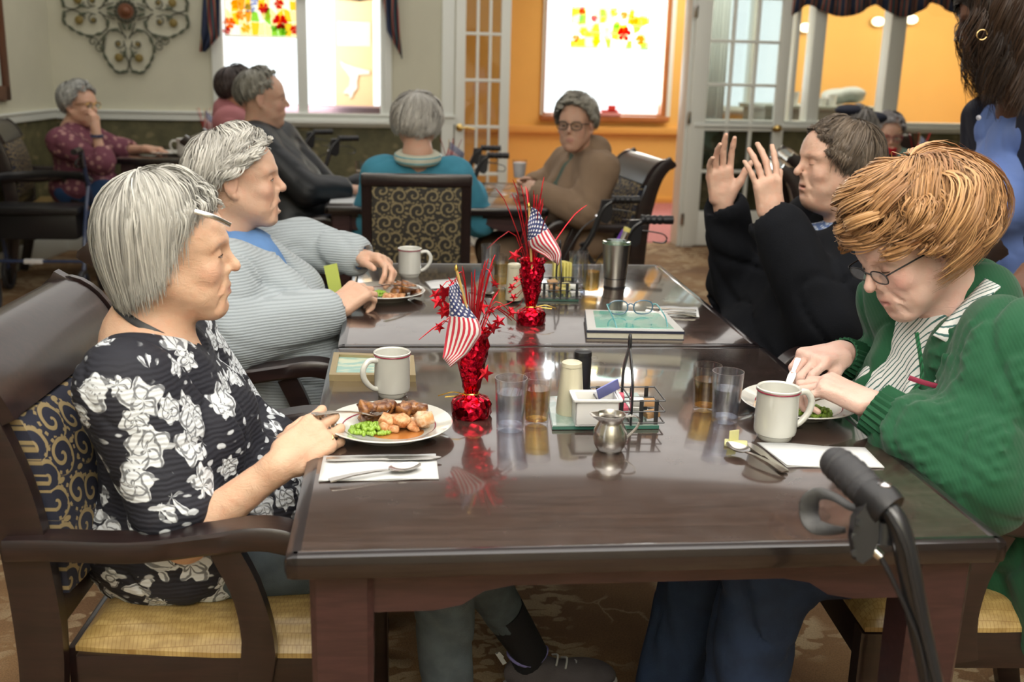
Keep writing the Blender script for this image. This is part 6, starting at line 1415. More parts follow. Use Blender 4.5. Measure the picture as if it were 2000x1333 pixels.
g=G('white_green_striped_cotton',.8);v=g.obj();pp_=g.mapv(v,(1,1,1),(0,.35,0));sp=g.n('SeparateXYZ',{0:pp_})
def stripe(coord,per,w,lo): return g.step(g.math('ABSOLUTE',g.math('SUBTRACT',g.math('FRACT',g.math('MULTIPLY',coord,1/per)),.5)),w,w*.6)
st_=stripe(g.math('ADD',sp.outputs[1],g.math('MULTIPLY',sp.outputs[0],.55)),.0125,.16,0)
g.col(g.mix(st_,(.74,.75,.73),(.045,.13,.12)));g.bump(g.noise(v,300,2).outputs[0],.2,.001);M['stripe']=g.m
sh=[t_ for t_ in tp]+[U(rc(nec-up*.03,nec+up*.012,.070,.066),.03),U(rc(sL,elL,.05,.05),.02),U(rc(sR,elR,.05,.05),.02),S(ell(nec+up*.075+fw*.035,(.060,.08,.065),frame(fw,up)),.008),U(ell(V3(1.15,.42,.64),(.10,.13,.10)),.06)]
cloth(root,'shirt',sh,.0085,'stripe',.005,.005,16,label='white shirt with thin dark green stripes')
# collar leaves
def sheet(pts3,name,mat,th=.0035,par=None,n=10):
    A,B,C_,D_=[np.array(p) for p in pts3];V=[]
    for i in range(n+1):
        for j in range(5):
            u=i/n;w=j/4;p=(A*(1-u)+B*u)*(1-w)+(D_*(1-u)+C_*u)*w;V.append(p+unit(np.cross(B-A,D_-A))*.012*math.sin(u*math.pi)*math.sin(w*2.)-np.array(root.location))
    o=part(name,MB().add(V,[(i*5+j,(i+1)*5+j,(i+1)*5+j+1,i*5+j+1) for i in range(n) for j in range(4)]),mat,par or root);m=o.modifiers.new('t','SOLIDIFY');m.thickness=th;m.offset=0;return o
sheet([P(1925,545,.44),P(1822,655,.395),P(1868,680,.375),P(1955,560,.385)],'collar','stripe')
sheet([P(1860,575,.60),P(1790,640,.58),P(1818,668,.52),P(1822,655,.44)],'collar','stripe')
M['greenknit']=ribbed('green_cable_knit',(.008,.080,.032),0,.006,(.0079,.079,.0315),.22,(0,.5,.3),.0012);M['greenrib']=ribbed('green_rib_cuff',(.012,.155,.055),1,.005,(.005,.07,.025),.9,(.0,.5,.45))
M['mar']=plain('maroon_braid',(.28,.02,.06),.7)
part('placket_trim',MB().band(spline([q-np.array(root.location) for q in (P(1790,650,.42),P(1798,700,.40),P(1800,740,.395),P(1778,770,.40))],10),.008,.003,V3(-1,-.4,.2)),'greenrib',root)
part('pocket_trim',MB().band(spline([q-np.array(root.location) for q in (P(1775,738,.365),P(1805,748,.352),P(1836,756,.345))],8),.009,.003,V3(-1,-1,.2)),'mar',root)
cL=wrL*.72+elL*.28;cR=wrR*.80+elR*.20
cd=list(tp)+sleeve(sL,elL,wrL,(.078,.078,.080,.050),.52)+sleeve(sR,elR,wrR,(.068,.062,.058,.040),.66)+[U(rc(nec-up*.05-fw*.02,nec-up*.01-fw*.03,.085,.075),.03),U(ell(V3(1.31,.47,.55),(.13,.21,.16)),.06),U(rc(V3(1.34,.22,.60),V3(1.30,.24,.42),.07,.04),.05)]
cd+=[S(rc(nec+up*.12+fw*.05,nec-up*.0+fw*.06,.085,.06),.015),S(rc(nec-up*.01+fw*.11,che+fw*.16-V3(0,.02,0),.075,.085),.02),S(rc(che+fw*.17,pel+fw*.20+up*.05,.085,.09),.02),
     S(rc(cL+unit(wrL-elL)*.135,cL+unit(wrL-elL)*.20,.12,.12),.003),S(rc(cR+unit(wrR-elR)*.125,cR+unit(wrR-elR)*.18,.11,.11),.003)]
ax_=unit(wrL-elL)
def cable(p):
    o=0
    for A,B,Rr in ((elL,wrL,.09),(sL,elL,.09)):
        ax=unit(B-A);t=(p-A)@ax;q=(p-A)-t[:,None]*ax;u_=unit(np.cross(ax,V3(0,0,1)));v_=np.cross(u_,ax);ph_=np.arctan2(q@v_,q@u_);rr=np.linalg.norm(q,axis=1);w=((t>-.02)&(t<np.linalg.norm(B-A)+.02)&(rr<.15))
        for k in range(6):
            for sg in (-1,1):
                d=np.angle(np.exp(1j*(ph_-k*1.047-sg*.13*np.sin(t*2*math.pi/.055))));o=o+w*.0042*np.exp(-(d/.085)**2)
            d=np.angle(np.exp(1j*(ph_-k*1.047-.40)));o=o-w*.003*np.exp(-(d/.05)**2)
            d=np.angle(np.exp(1j*(ph_-k*1.047+.40)));o=o-w*.003*np.exp(-(d/.05)**2)
    tt=p[:,1]*110;m=(p[:,2]<.78)&(p[:,0]>1.1);o=o+m*.002*np.sin(tt)
    return o
cloth(root,'cardigan',cd,.0062,"greenknit",.016,.008,12,disp=cable,label='green cable-knit cardigan')
for nm,c,wr_,el_,r0 in (('cuff',wrL*.97+elL*.03,wrL,elL,.056),('cuff',wrR*.97+elR*.03,wrR,elR,.047)):
    a_=unit(wr_-el_);pts=[c-a_*.100+a_*x for x in np.linspace(0,.103,9)];V=[];u_=unit(np.cross(a_,V3(0,0,1)));v_=np.cross(u_,a_);n=96
    for lay,(sc0_) in enumerate((1.0,.90)):
        for i,p in enumerate(pts):
            for k in range(n):
                an=2*math.pi*k/n;rr=(r0-.010*i/8+.006*(i<3))*sc0_+.0022*math.cos(k*math.pi/2)*(lay==0);V.append(p+rr*(math.cos(an)*u_+math.sin(an)*v_)-np.array(root.location))
    m_=9*n;F=[(i*n+k,i*n+(k+1)%n,(i+1)*n+(k+1)%n,(i+1)*n+k) for i in range(8) for k in range(n)];F+=[tuple(m_+x for x in reversed(f)) for f in list(F)]+[(8*n+k,8*n+(k+1)%n,m_+8*n+(k+1)%n,m_+8*n+k) for k in range(n)];part('cuff',MB().add(V,F),fabric('green_rib_knit',(.008,.078,.031)) if 'grk' not in M else M['grk'],root)
# cardigan front edge hanging below the seat with its buttons
fe=[P(1765,1130,.16),P(1768,1200,.15),P(1778,1260,.15),P(1790,1300,.15)]
part('cardigan_front_band',MB().band(spline([q-np.array(root.location) for q in fe],10),[.05]*9+[.03],.008,V3(0,-1,.1)),'greenrib',root)
for q in (P(1768,1215,.142),P(1783,1298,.142)): part('button',MB().lathe([(0,0),(.011,0),(.012,.002),(.009,.004),(0,.003)],q-np.array(root.location),16,np.stack([V3(1,0,0),V3(0,0,1),V3(0,-1,0)],1)),'pale_lilac',root)
def ph(a):
    a=abs(a);return np.interp(a,[0,.5,.9,1.3,1.7,2.3,3.2],[1.30,1.30,1.48,1.65,2.0,2.35,2.3])
V,Q,Cv,FL=hairmesh(O,Fr,(.106,.116,.102),ph,9500,240,(.0,1.9),None,.026,1.25,.14,.0007,((.50,.265,.11),(.085,.03,.010)),13,(0,-.25),off=(0,-.038,.040),spreadc=.040,seed=8,depth=.13,bend=lambda th:.5*np.sin(th*2+1)+.5)
cp=capp(O,Fr,(.098,.108,.095),(0,-.038,.040),((0,.125,-.060),(.11,.105,.110)),[S(ell(O+Fr@V3(0,.03,-.12),(.12,.10,.09),Fr),.015)])
V2,Q2,C2,_=hairmesh(O,Fr,(.112,.122,.108),ph,2600,90,(.0,1.7),None,.038,.85,.16,.0008,((.66,.38,.17),(.22,.085,.03)),15,(0,-.25),off=(0,-.038,.042),spreadc=.028,seed=18,depth=.10,bend=lambda th:.45*np.sin(th*3+2)+.3)
Q=np.concatenate([Q,Q2+len(V)]);V=np.concatenate([V,V2]);Cv=np.concatenate([Cv,C2])
hairpart(root,'hair',V,Q,Cv,FL,cp,.008,(.16,.06,.02),capd=lambda p:.004*wav(p,60))
M['navy']=fabric('navy_trousers',(.026,.052,.125),.85,300,.3,.3)
trousers(root,pel+V3(-.02,0,-.02),[(pel+V3(-.03,-.10,-.02),V3(.84,.37,.52),V3(.80,.40,.04)),(pel+V3(-.03,.10,-.02),V3(.80,.60,.52),V3(.74,.62,.04))],'navy',.012,(.098,.088,.078,.078),'trousers',.010)
for y_ in (.40,.62): shoe(root,V3(.86-.06*(y_>.5),y_,0),(-1,0),'black')
utensil('knife','table knife held by the woman in the green cardigan',P(1560,700,.60),P(1700-160,752,.57),'knife');utensil('fork','fork held by the woman in the green cardigan, only its neck showing',P(1640,775,.45),P(1560,790,.50),'fork')
# ============ D: black jacket, hands raised
O=P(1631,315,1.55);s=1.03;Fr=frame((-1,-.07,-.04));root=person('woman with short brown hair in a black jacket, gesturing with both hands raised',rootloc((1.42,1.52,0)))
nec=P(1672,420,1.55);sL=P(1712,478,1.36);sR=V3(sL[0]-.03,1.73,sL[2]);che=V3(1.40,1.53,.80);pel=V3(1.42,1.52,.58)
elL=P(1622,628,1.27);wrL=P(1508,425,1.36);elR=P(1440,560,1.72);wrR=P(1412,398,1.64)
tp,fw,sd,up=torso_prims(pel,che,nec,sL,sR,1.15,1.5,1.3)
hL=hand(wrL,V3(-.22,.10,1),V3(-.35,.9,.0),V3(1,.3,0),(.10,.16,.14,.10),.16,(.25,-.3),1.12)
hR=hand(wrR,V3(-.20,-.05,1),V3(.25,-.95,.05),V3(1,.2,0),(.10,.12,.22,.26),.12,(.45,-.2),1.12)
bp=headp(O,Fr,s,1.15,0,.0,1.35)+neckp(O,Fr,s,nec,(.064,.070))+[U(rc(nec-up*.01,nec-up*.06,.07,.085),.04),U(rc(sL,sR,.036,.036),.05),U(rc(pel,che,.1,.1),.05),U(ell(O+Fr@(V3(0,.02,-.115)*s),(.05,.05,.03),Fr),.03)]+limbs(sR,elR,wrR)+limbs(sL,elL,wrL)+hR+hL
skinpart(root,bp,.0050,O,Fr,s,(.66,.42,.31),(.52,.25,.21),(.66,.34,.27),(.22,.15,.11))
eyes(root,O,Fr,s,op=0)
g=G('blue_paisley_cotton',.8);v=g.obj();g.col(g.mix(g.step(g.vor(v,90,1.).outputs['Distance'],.35,.5),(.55,.62,.72),(.10,.17,.38)));M['paisley']=g.m
sh=[t_ for t_ in tp]+[S(ell(nec+up*.07+fw*.04,(.075,.09,.075),frame(fw,up)),.008)]
cloth(root,'shirt',sh,.009,'paisley',.004,.002,20,label='blue and white patterned shirt')
M['blackjkt']=plain('black_fleece',(.005,.006,.009),.92,.3,300,.2,**{'Specular IOR Level':.25})
cR=wrR*.90+elR*.10;cL=wrL*.92+elL*.08
cd=list(tp)+sleeve(sL,elL,wrL,(.085,.088,.085,.058),.90)+sleeve(sR,elR,wrR,(.075,.075,.070,.055),.90)+[U(rc(nec-up*.05-fw*.03,nec+up*.0-fw*.045,.095,.075),.03),U(ell(V3(1.28,1.52,.60),(.19,.24,.15)),.08),U(ell(V3(1.10,1.52,.55),(.12,.2,.10)),.07)]
cd+=[S(rc(nec+up*.10+fw*.06,nec-up*.02+fw*.10,.080,.035),.012),S(rc(nec-up*.02+fw*.13,che+fw*.19+up*.04,.042,.022),.01),S(rc(cL+unit(wrL-elL)*.065,cL+unit(wrL-elL)*.14,.075,.075),.003),S(rc(cR+unit(wrR-elR)*.06,cR+unit(wrR-elR)*.13,.07,.07),.003)]
cloth(root,'jacket',cd,.010,"blackjkt",.014,.013,9,label='black fleece jacket')
def ph(a):
    a=abs(a);return np.interp(a,[0,.4,.8,1.15,1.5,2.1,3.2],[.80,.92,1.35,1.85,2.0,2.2,2.25])
V,Q,Cv,FL=hairmesh(O,Fr,(.092,.106,.092),ph,9000,260,(.02,1.7),lambda a:np.interp(abs(a),[0,1.2,1.6,3.2],[0,.01,.060,.065]),.016,.8,.07,.0008,((.185,.14,.10),(.028,.02,.016)),11,(0,-.30),off=(0,-.022,.026),spreadc=.05,seed=11,bend=lambda th:.2*np.sin(th))
cp=capp(O,Fr,(.088,.101,.087),(0,-.022,.026),((0,.115,-.045),(.11,.085,.105)),[U(ell(O+Fr@V3(0,-.075,-.075),(.075,.05,.045),Fr),.03)])
hairpart(root,'hair',V,Q,Cv,FL,cp,.007,(.05,.037,.028),capd=lambda p:.003*wav(p,70))
trousers(root,pel,[(pel+V3(-.03,-.09,-.02),V3(.92,1.40,.53),V3(.9,1.40,.1)),(pel+V3(-.03,.09,-.02),V3(.92,1.66,.53),V3(.9,1.66,.1))],'blackjkt',.014)
for y_ in (1.40,1.66): shoe(root,V3(.96,y_,0),(-1,0),'black')
# ============ E: standing woman at the right edge
O=P(1945,28,1.72);s=1.02;Fr=frame((-.93,.22,-.30),(-.3,0,.95));root=person('standing woman with long wavy dark hair, navy cardigan and blue top, right edge',rootloc((2.06,1.75,0)))
nec=P(1992,175,1.78);sL=P(2060,245,1.56);sR=P(1930,235,1.98);che=P(1990,350,1.78);pel=P(2015,560,1.80)
elL=P(2075,440,1.50);wrL=P(2025,520,1.40);elR=V3(sR[0]+.02,sR[1]+.06,1.02);wrR=elR+V3(-.10,-.20,-.12)
tp,fw,sd,up=torso_prims(pel,che,nec,sL,sR,1.0,.9,1.55)
DSK=(.17,.075,.042)
hL=hand(wrL,V3(-.55,-.25,-.55),V3(.5,.6,-.5),V3(-.2,-.8,.5),(.35,.4,.45,.5),.0,(.2,.3),1.)
hR=hand(wrR,V3(-.6,-.6,-.2),V3(.3,.3,-1),V3(.5,-.7,0),(.4,.4,.45,.5),.0,(.2,.3),1.)
bp=headp(O,Fr,s,1.,0,.25,1.0)+neckp(O,Fr,s,nec,(.054,.056))+[U(rc(nec-up*.01,nec-up*.05,.06,.07),.04),U(rc(sL,sR,.036,.036),.05),U(ell(che+up*.05,(.13,.10,.12),frame(fw,up)),.05),U(rc(pel,che,.1,.1),.05)]+limbs(sR,elR,wrR)+limbs(sL,elL,wrL)+hR+hL
skinpart(root,bp,.0075,O,Fr,s,DSK,(.20,.06,.05),(.20,.08,.05),(.02,.015,.01))
eyes(root,O,Fr,s,(.02,.012,.01))
M['bluetop']=fabric('periwinkle_top',(.16,.26,.62),.7,300,.2);M['navycard']=fabric('navy_cardigan_knit',(.010,.012,.028),.85,500,.3)
hips=[U(ell(pel,(.18,.17,.14),frame(fw,up)),.05)]
cloth(root,'top',list(tp)+hips+[S(ell(nec+up*.07+fw*.05,(.065,.09,.09),frame(fw,up)),.01),S(rc(nec+fw*.05,nec-up*.07+fw*.13,.05,.015),.01)],.008,'bluetop',.008,.004,14,label='periwinkle blue v-neck top')
cd=list(tp)+hips+[U(rc(sL,elL,.066,.056),.04),U(rc(elL,wrL,.054,.042),.02),U(rc(sR,elR,.066,.056),.04),U(rc(elR,wrR,.054,.042),.02),S(rc(nec+up*.10+fw*.06,nec+fw*.08,.07,.05),.015),S(half(che+fw*.045,-fw),.006),S(ell(nec+fw*.10-up*.05,(.15,.11,.12),frame(fw,up)),.02),S(rc(nec+up*.03+fw*.03,che+fw*.13+up*.04,.066,.085),.02),S(rc(nec+fw*.07,che+fw*.20,.05,.10),.02),S(rc(wrL+unit(wrL-elL)*.03,wrL+unit(wrL-elL)*.1,.055,.055),.003),S(rc(wrR+unit(wrR-elR)*.03,wrR+unit(wrR-elR)*.1,.055,.055),.003)]
cloth(root,'cardigan',cd,.008,'navycard',.017,.0025,12,label='navy cardigan with pearl buttons')
for q in (P(1887,309,1.60),P(1912,230,1.64)): part('button',MB().lathe([(0,0),(.007,0),(.008,.002),(0,.005)],q-np.array(root.location),14,np.stack([V3(.6,-.8,0),V3(0,0,1),unit(V3(-.8,-.6,0))],1)),'pale_lilac',root)
trousers(root,pel-V3(0,0,.04),[(pel+sd*.09-up*.05,V3(pel[0]+.0,pel[1]-.08,.48),V3(pel[0]+.02,pel[1]-.08,.08)),(pel-sd*.09-up*.05,V3(pel[0]-.03,pel[1]+.1,.48),V3(pel[0]-.01,pel[1]+.1,.08))],'navycard',.014)
for y_ in (-.08,.1): shoe(root,V3(pel[0]+.06,pel[1]+y_,0),(-1,-.3),'black')
def ph(a): return np.interp(abs(a),[0,.3,.6,1.6,3.2],[1.0,1.25,1.5,1.62,1.7])
def dr(a): return np.interp(abs(a),[0,.25,.5,1.2,3.2],[.08,.20,.27,.28,.26])
V,Q,Cv,FL=hairmesh(O,Fr,(.105,.120,.112),ph,5000,150,(.02,1.4),dr,.036,2.3,.05,.0009,((.060,.030,.015),(.006,.005,.005)),17,(0,-.3),off=(0,-.014,.036),spreadc=.05,seed=13)
cp=capp(O,Fr,(.098,.113,.105),(0,-.014,.036),((0,.115,-.05),(.095,.095,.105)))
hairpart(root,'hair',V,Q,Cv,FL,cp,.008,(.02,.014,.011))
eq=P(1918,68,1.60);cufftube(root,'hoop_earring',[eq+.014*V3(math.cos(t_),-.2*math.cos(t_),math.sin(t_)) for t_ in np.linspace(0,6.28,17)[:-1]],.0016,'gold',6)
# ============ background people (coarser)
def bgperson(label,O,F,nec,sL,sR,che,pel,armL,armR,shirt,shirtlabel,haircol,hR_=(.088,.108,.102),phs=((0,.6,1.2,1.7,3.2),(.85,1.05,1.5,1.9,2.1)),skin=(.62,.38,.27),s=1.,glasses=None,curl=.006,seed=1,n=2200,over=None,hands=None,nk=.09,legs=None,legmat='navy',w=1.,h=.012,drop=None,openf=None):
    O=np.array(O);Fr=frame(F);root=person(label,rootloc(pel));nec,sL,sR,che,pel=[np.array(x,float) for x in (nec,sL,sR,che,pel)]
    tp,fw,sd,up=torso_prims(pel,che,nec,sL,sR,w,1.1,.9)
    bp=headp(O,Fr,s,1.,0,.2,1.1)+neckp(O,Fr,s,nec)+[U(rc(nec-up*.01,nec-up*.05,.06,.07),.04),U(rc(sL,sR,.036,.036),.05),U(rc(pel,che,.1,.1),.05)]
    sl=[]
    for (el,wr,hd),sh in ((armL,sL),(armR,sR)):
        bp+=limbs(sh,el,wr);bp+=hd or []
        t_=openf or .92;c=np.array(el)*(1-t_)+np.array(wr)*t_;sl+=sleeve(sh,el,wr,(.066,.058,.055,.045),t_)
    skinpart(root,bp,.0080,O,Fr,s,skin)
    eyes(root,O,Fr,s,op=.35)
    extra=[U(ell(pel+fw*.08,(.17,.16,.10),frame(fw,up)),.06)]
    ct=[]
    for (el,wr,hd),sh in ((armL,sL),(armR,sR)):
        el,wr=np.array(el),np.array(wr);t_=openf or .92;c=el*(1-t_)+wr*t_;a=unit(wr-el);ct.append(S(rc(c+a*.055,c+a*.10,.055,.055),.003))
    cloth(root,'top',list(tp)+sl+extra+ct+[S(ell(nec+up*.065+fw*.035,(.062,nk,.07),frame(fw,up)),.01)],h,shirt,.014,.007,12,label=shirtlabel)
    if over: cloth(root,over[0],list(tp)+sl+extra+ct+[U(rc(nec-up*.04-fw*.02,nec-fw*.03,.08,.07),.03)]+[S(rc(nec+up*.10+fw*.05,nec+fw*.07,.075,.05),.015),S(rc(nec+fw*.11,che+fw*.15,.045,.05),.01),S(rc(che+fw*.15,pel+fw*.19,.05,.06),.01)],h,over[1],.022,.007,12,label=over[2])
    V,Q,Cv,FL=hairmesh(O,Fr,np.array(hR_)*s,lambda a:np.interp(abs(a),*phs),n,130,(.02,1.5),drop,curl,1.,.06,.0014,haircol,9,(0,-.3),off=(0,-.014,.034),spreadc=.08,seed=seed)
    cp=capp(O,Fr,np.array(hR_)*.95*s,(0,-.014,.034),((0,.115,-.045),(.10,.09,.10)),[S(ell(O+Fr@V3(0,.0,-.10),(.1,.07,.08),Fr),.01)])
    hairpart(root,'hair',V,Q,Cv,FL,cp,.009,tuple(.6*np.array(haircol[0])+.4*np.array(haircol[1])))
    if glasses: spectacles(root,O+Fr@V3(0,.104,.0),Fr,1.,glasses,None,.12,True)
    for i,sg in enumerate((-1,1)):
        hip=pel+sd*.09*sg;kn=hip+fw*.42-up*.03;kn[2]=max(.50,kn[2]-.05);an=V3(kn[0],kn[1],.10)
        if i==0: L=[]
        L.append((hip,kn,an));shoe(root,V3(an[0],an[1],0)-V3(fw[0],fw[1],0)*.06,fw,'black')
    trousers(root,pel-V3(0,0,.02),L,legmat,.014)
    return root,fw,sd,up,Fr
# F: mauve blouse, hand at her mouth
g=G('mauve_print_cotton',.85);v=g.obj();g.col(g.mix(g.step(g.vor(v,26,1.).outputs['Distance'],.30,.42),(.38,.20,.19),(.155,.045,.07)));M['mauve']=g.m
b=P(155,205,5.35);hand_=lambda w,f,n,t,c=.4:hand(w,f,n,t,(c,c,c,c),0.02,(.2,.2),1.)
O_=b;nec=P(140,252,5.35);sR=V3(nec[0]-.01,5.16,nec[2]-.065);sL=V3(nec[0]+.05,5.52,nec[2]-.065);wr=P(187,256,5.12)
bgperson('grey-haired woman in a mauve print blouse, hand at her mouth, far left',O_,(.93,-.40,0),nec,sL,sR,V3(nec[0]+.03,5.33,.80),V3(nec[0]+.02,5.32,.58),
    (V3(-1.58,5.6,.78),V3(-1.40,5.48,.80),hand_(V3(-1.40,5.48,.80),V3(1,-.1,0),V3(0,0,-1),V3(0,-1,0))),(P(200,318,5.10),wr,hand_(wr,P(184,222,5.14)-wr,V3(-1,.3,0),V3(0,.5,1),.55)),'mauve','mauve blouse with a pale floral print',((.50,.50,.47),(.20,.20,.19)),glasses='goldwire',seed=21,openf=.25,s=1.06,legmat=fabric('blue_denim',(.02,.06,.16)))
wb=wr*.8+P(200,318,5.10)*.2;r_=D.objects[[o.name for o in D.objects if o.name.startswith('person')][-1]]
cufftube(r_,'wristband',[wb,wb+V3(0,0,.016)],.036,'navymetal')
# G: man in black jacket
nec=P(506,240,3.75);sR=V3(nec[0]+.0,3.56,nec[2]-.075);sL=V3(nec[0]+.07,3.94,nec[2]-.08);elR=P(600,372,3.50);wrR=V3(-.10,3.62,.80)
M['leather']=plain('black_jacket_nylon',(.006,.009,.013),.5,.15,80,.2)
bgperson('grey-haired man in a black jacket, seated in profile left of the middle table',P(513,192,3.75),(1,.12,-.02),nec,sL,sR,V3(nec[0]+.10,3.75,.83),V3(nec[0]+.12,3.75,.58),
    (V3(-.18,4.0,.72),V3(-.02,3.95,.78),hand_(V3(-.02,3.95,.78),V3(1,0,0),V3(0,0,-1),V3(0,-1,0))),(elR,wrR,hand_(wrR,V3(1,.1,-.1),V3(0,.2,-1),V3(0,1,0))),'leather','black jacket',((.34,.33,.28),(.13,.12,.10)),(.083,.104,.098),((0,.5,1.0,1.5,1.9,3.2),(.55,.70,1.15,1.35,1.75,1.95)),curl=.001,seed=22,w=1.1,nk=.07,s=1.05,n=1400)
# H
g=G('mauve_sage_shirt',.85);v=g.obj();g.col((.38,.14,.15));M['mauveshirt']=g.m
nec=P(458,218,4.55);bgperson('short dark-haired person partly hidden behind the grey-haired man',P(466,178,4.55),(.95,.3,0),nec,V3(nec[0]+.05,4.72,nec[2]-.06),V3(nec[0],4.40,nec[2]-.06),V3(nec[0]+.03,4.55,.82),V3(nec[0]+.03,4.55,.58),
    (V3(-.55,4.75,.75),V3(-.4,4.7,.78),None),(V3(-.58,4.38,.75),V3(-.42,4.42,.78),None),fabric('sage_green_cotton',(.36,.44,.30)),'pale sage green top',((.06,.04,.035),(.02,.014,.012)),(.084,.103,.098),seed=23,skin=(.50,.27,.18),curl=.002,over=('shirt','mauveshirt','dusty red shirt worn open'))
# I: blue sweater seen from behind
M['bluesw']=fabric('teal_blue_sweater_knit',(.06,.29,.42),.9,350,.3);nec=P(816,298,3.30);
elL=P(712,440,3.42);elR=P(936,430,3.42)
rt=bgperson('grey-haired woman in a blue sweater, seen from behind in the scroll-backed chair',P(814,245,3.36),(0.03,1,-.12),nec,V3(nec[0]-.165,3.33,nec[2]-.105),V3(nec[0]+.165,3.33,nec[2]-.105),V3(nec[0],3.40,.80),V3(nec[0],3.42,.58),
    (elL,V3(.10,3.66,.80),hand_(V3(.10,3.66,.80),V3(.3,1,0),V3(0,0,-1),V3(1,0,0))),(elR,V3(.50,3.66,.80),hand_(V3(.50,3.66,.80),V3(-.3,1,0),V3(0,0,-1),V3(-1,0,0))),'bluesw','blue sweater',((.62,.60,.55),(.25,.23,.205)),(.096,.110,.108),((0,1,1.5,3.2),(1.2,1.6,2.0,2.05)),curl=.020,seed=24,n=3500,nk=.05,w=.92)
cr=rt[0];M['scarf']=fabric('cream_striped_scarf',(.62,.62,.50));p0=nec+V3(0,-.01,-.02)
part('striped_collar',MB().tube([p0+V3(.078*math.cos(a),.070*math.sin(a),.012*math.sin(a)) - np.array(cr.location) for a in np.linspace(0,6.28,25)[:-1]],.026,10,closed=True),'scarf',cr)
for dz in (-.010,.012): part('collar_stripe',MB().tube([p0+V3(.0995*math.cos(a),.0915*math.sin(a),dz+.012*math.sin(a)) - np.array(cr.location) for a in np.linspace(0,6.28,25)[:-1]],.0032,6,closed=True),'turq',cr)
# J: tan cardigan
M['tan_c']=fabric('tan_knit',(.27,.185,.12),.95,300,.4);O_=P(1124,243,3.62);nec=P(1146,300,3.68);sL=P(1172,332,3.50);sR=V3(nec[0]-.05,3.86,sL[2])
elL=P(1140,412,3.42);wrL=P(1052,378,3.50);hJ=hand_(wrL,P(1010,358,3.62)-wrL,V3(-.2,.9,-.1),V3(0,.2,1),.45)
wrR=P(1045,362,3.86);hJ2=hand_(wrR,V3(-1,-.5,0),V3(-.1,-.8,-.1),V3(0,0,1),.45)
bgperson('short grey-haired woman with glasses in a tan cardigan holding a clear cup, facing the camera',O_,(-.42,-.90,-.02),nec,sL,sR,V3(nec[0]-.01,3.69,.82),V3(nec[0]-.02,3.70,.58),
    (elL,wrL,hJ),(V3(nec[0]-.16,3.95,.78),wrR,hJ2),fabric('green_print_blouse',(.09,.13,.10)),'dark green blouse',((.40,.38,.32),(.16,.145,.12)),(.092,.108,.104),((0,.5,1,1.5,3.2),(.80,.92,1.4,1.75,2.0)),curl=.015,seed=25,n=3500,glasses='black',over=('cardigan','tan_c','tan knit cardigan'),legmat=fabric('tan_trousers',(.25,.17,.11)))
# K: mint shirt, red cup
M['mint']=fabric('mint_cotton',(.33,.52,.47));O_=P(1736,262,5.0);nec=P(1742,300,5.04);sx=.18;wrL=P(1752,322,4.86);wrR=P(1716,322,4.86)
bgperson('grey-haired woman with glasses in a mint shirt drinking from a red cup, far right',O_,(-.25,-.95,-.2),nec,V3(nec[0]+sx,5.06,nec[2]-.06),V3(nec[0]-sx,5.08,nec[2]-.06),V3(nec[0],5.05,.78),V3(nec[0],5.08,.57),
    (P(1786,352,4.95),wrL,hand_(wrL,V3(-.6,-.1,.8),V3(-.8,.3,0),V3(-.3,0,.9),.5)),(P(1690,352,4.95),wrR,hand_(wrR,V3(.5,-.1,.8),V3(.8,.3,0),V3(.3,0,.9),.5)),'mint','mint green shirt',((.44,.42,.42),(.20,.18,.18)),seed=26,n=1000,glasses='mar')
q=P(1734,328,4.84);t=thing('cup','red cup held up by the woman in the mint shirt','cup',tuple(q));M['redcup']=plain('red_cup_plastic',(.55,.012,.025),.3);part('cup_wall',MB().lathe([(0,0),(.034,0),(.042,.12),(.039,.12),(.031,.006),(0,.006)],seg=24),'redcup',t)
# L: person in a navy cap behind D
O_=P(1672,258,4.1);nec=P(1672,310,4.1);rt=bgperson('person in navy cap with gold trim, nearly hidden behind the brown-haired woman',O_,(-.3,1,0),nec,V3(nec[0]-.18,4.1,nec[2]-.06),V3(nec[0]+.18,4.1,nec[2]-.06),V3(nec[0],4.12,.78),V3(nec[0],4.15,.57),
    (V3(nec[0]-.22,4.25,.76),V3(nec[0]-.10,4.3,.79),None),(V3(nec[0]+.22,4.2,.76),V3(nec[0]+.10,4.3,.79),None),'blackjkt','dark jacket',((.30,.28,.26),(.15,.14,.13)),seed=27,n=500)
cr=rt[0];A=P(1638,213,4.1);B=P(1724,232,4.1);c=(A+B)/2
M['navycap']=fabric('navy_cap_wool',(.012,.016,.035),.8)
q=[U(ell(A*.75+B*.25+V3(.0,0,.005),(.075,.085,.032)),.02),U(ell(A*.2+B*.8+V3(0,0,-.005),(.065,.085,.032)),.02)];p,qq=sdf(q,.006);part('cap',npmesh('cap',p-np.array(cr.location),qq),'navycap',cr)
part('gold_braid',MB().tube(spline([x-np.array(cr.location) for x in (A*.6+B*.4+V3(0,-.06,.022),A*.5+B*.5+V3(0,-.078,.012),A*.38+B*.62+V3(0,-.06,.016))],8),.008,6),'gold',cr)
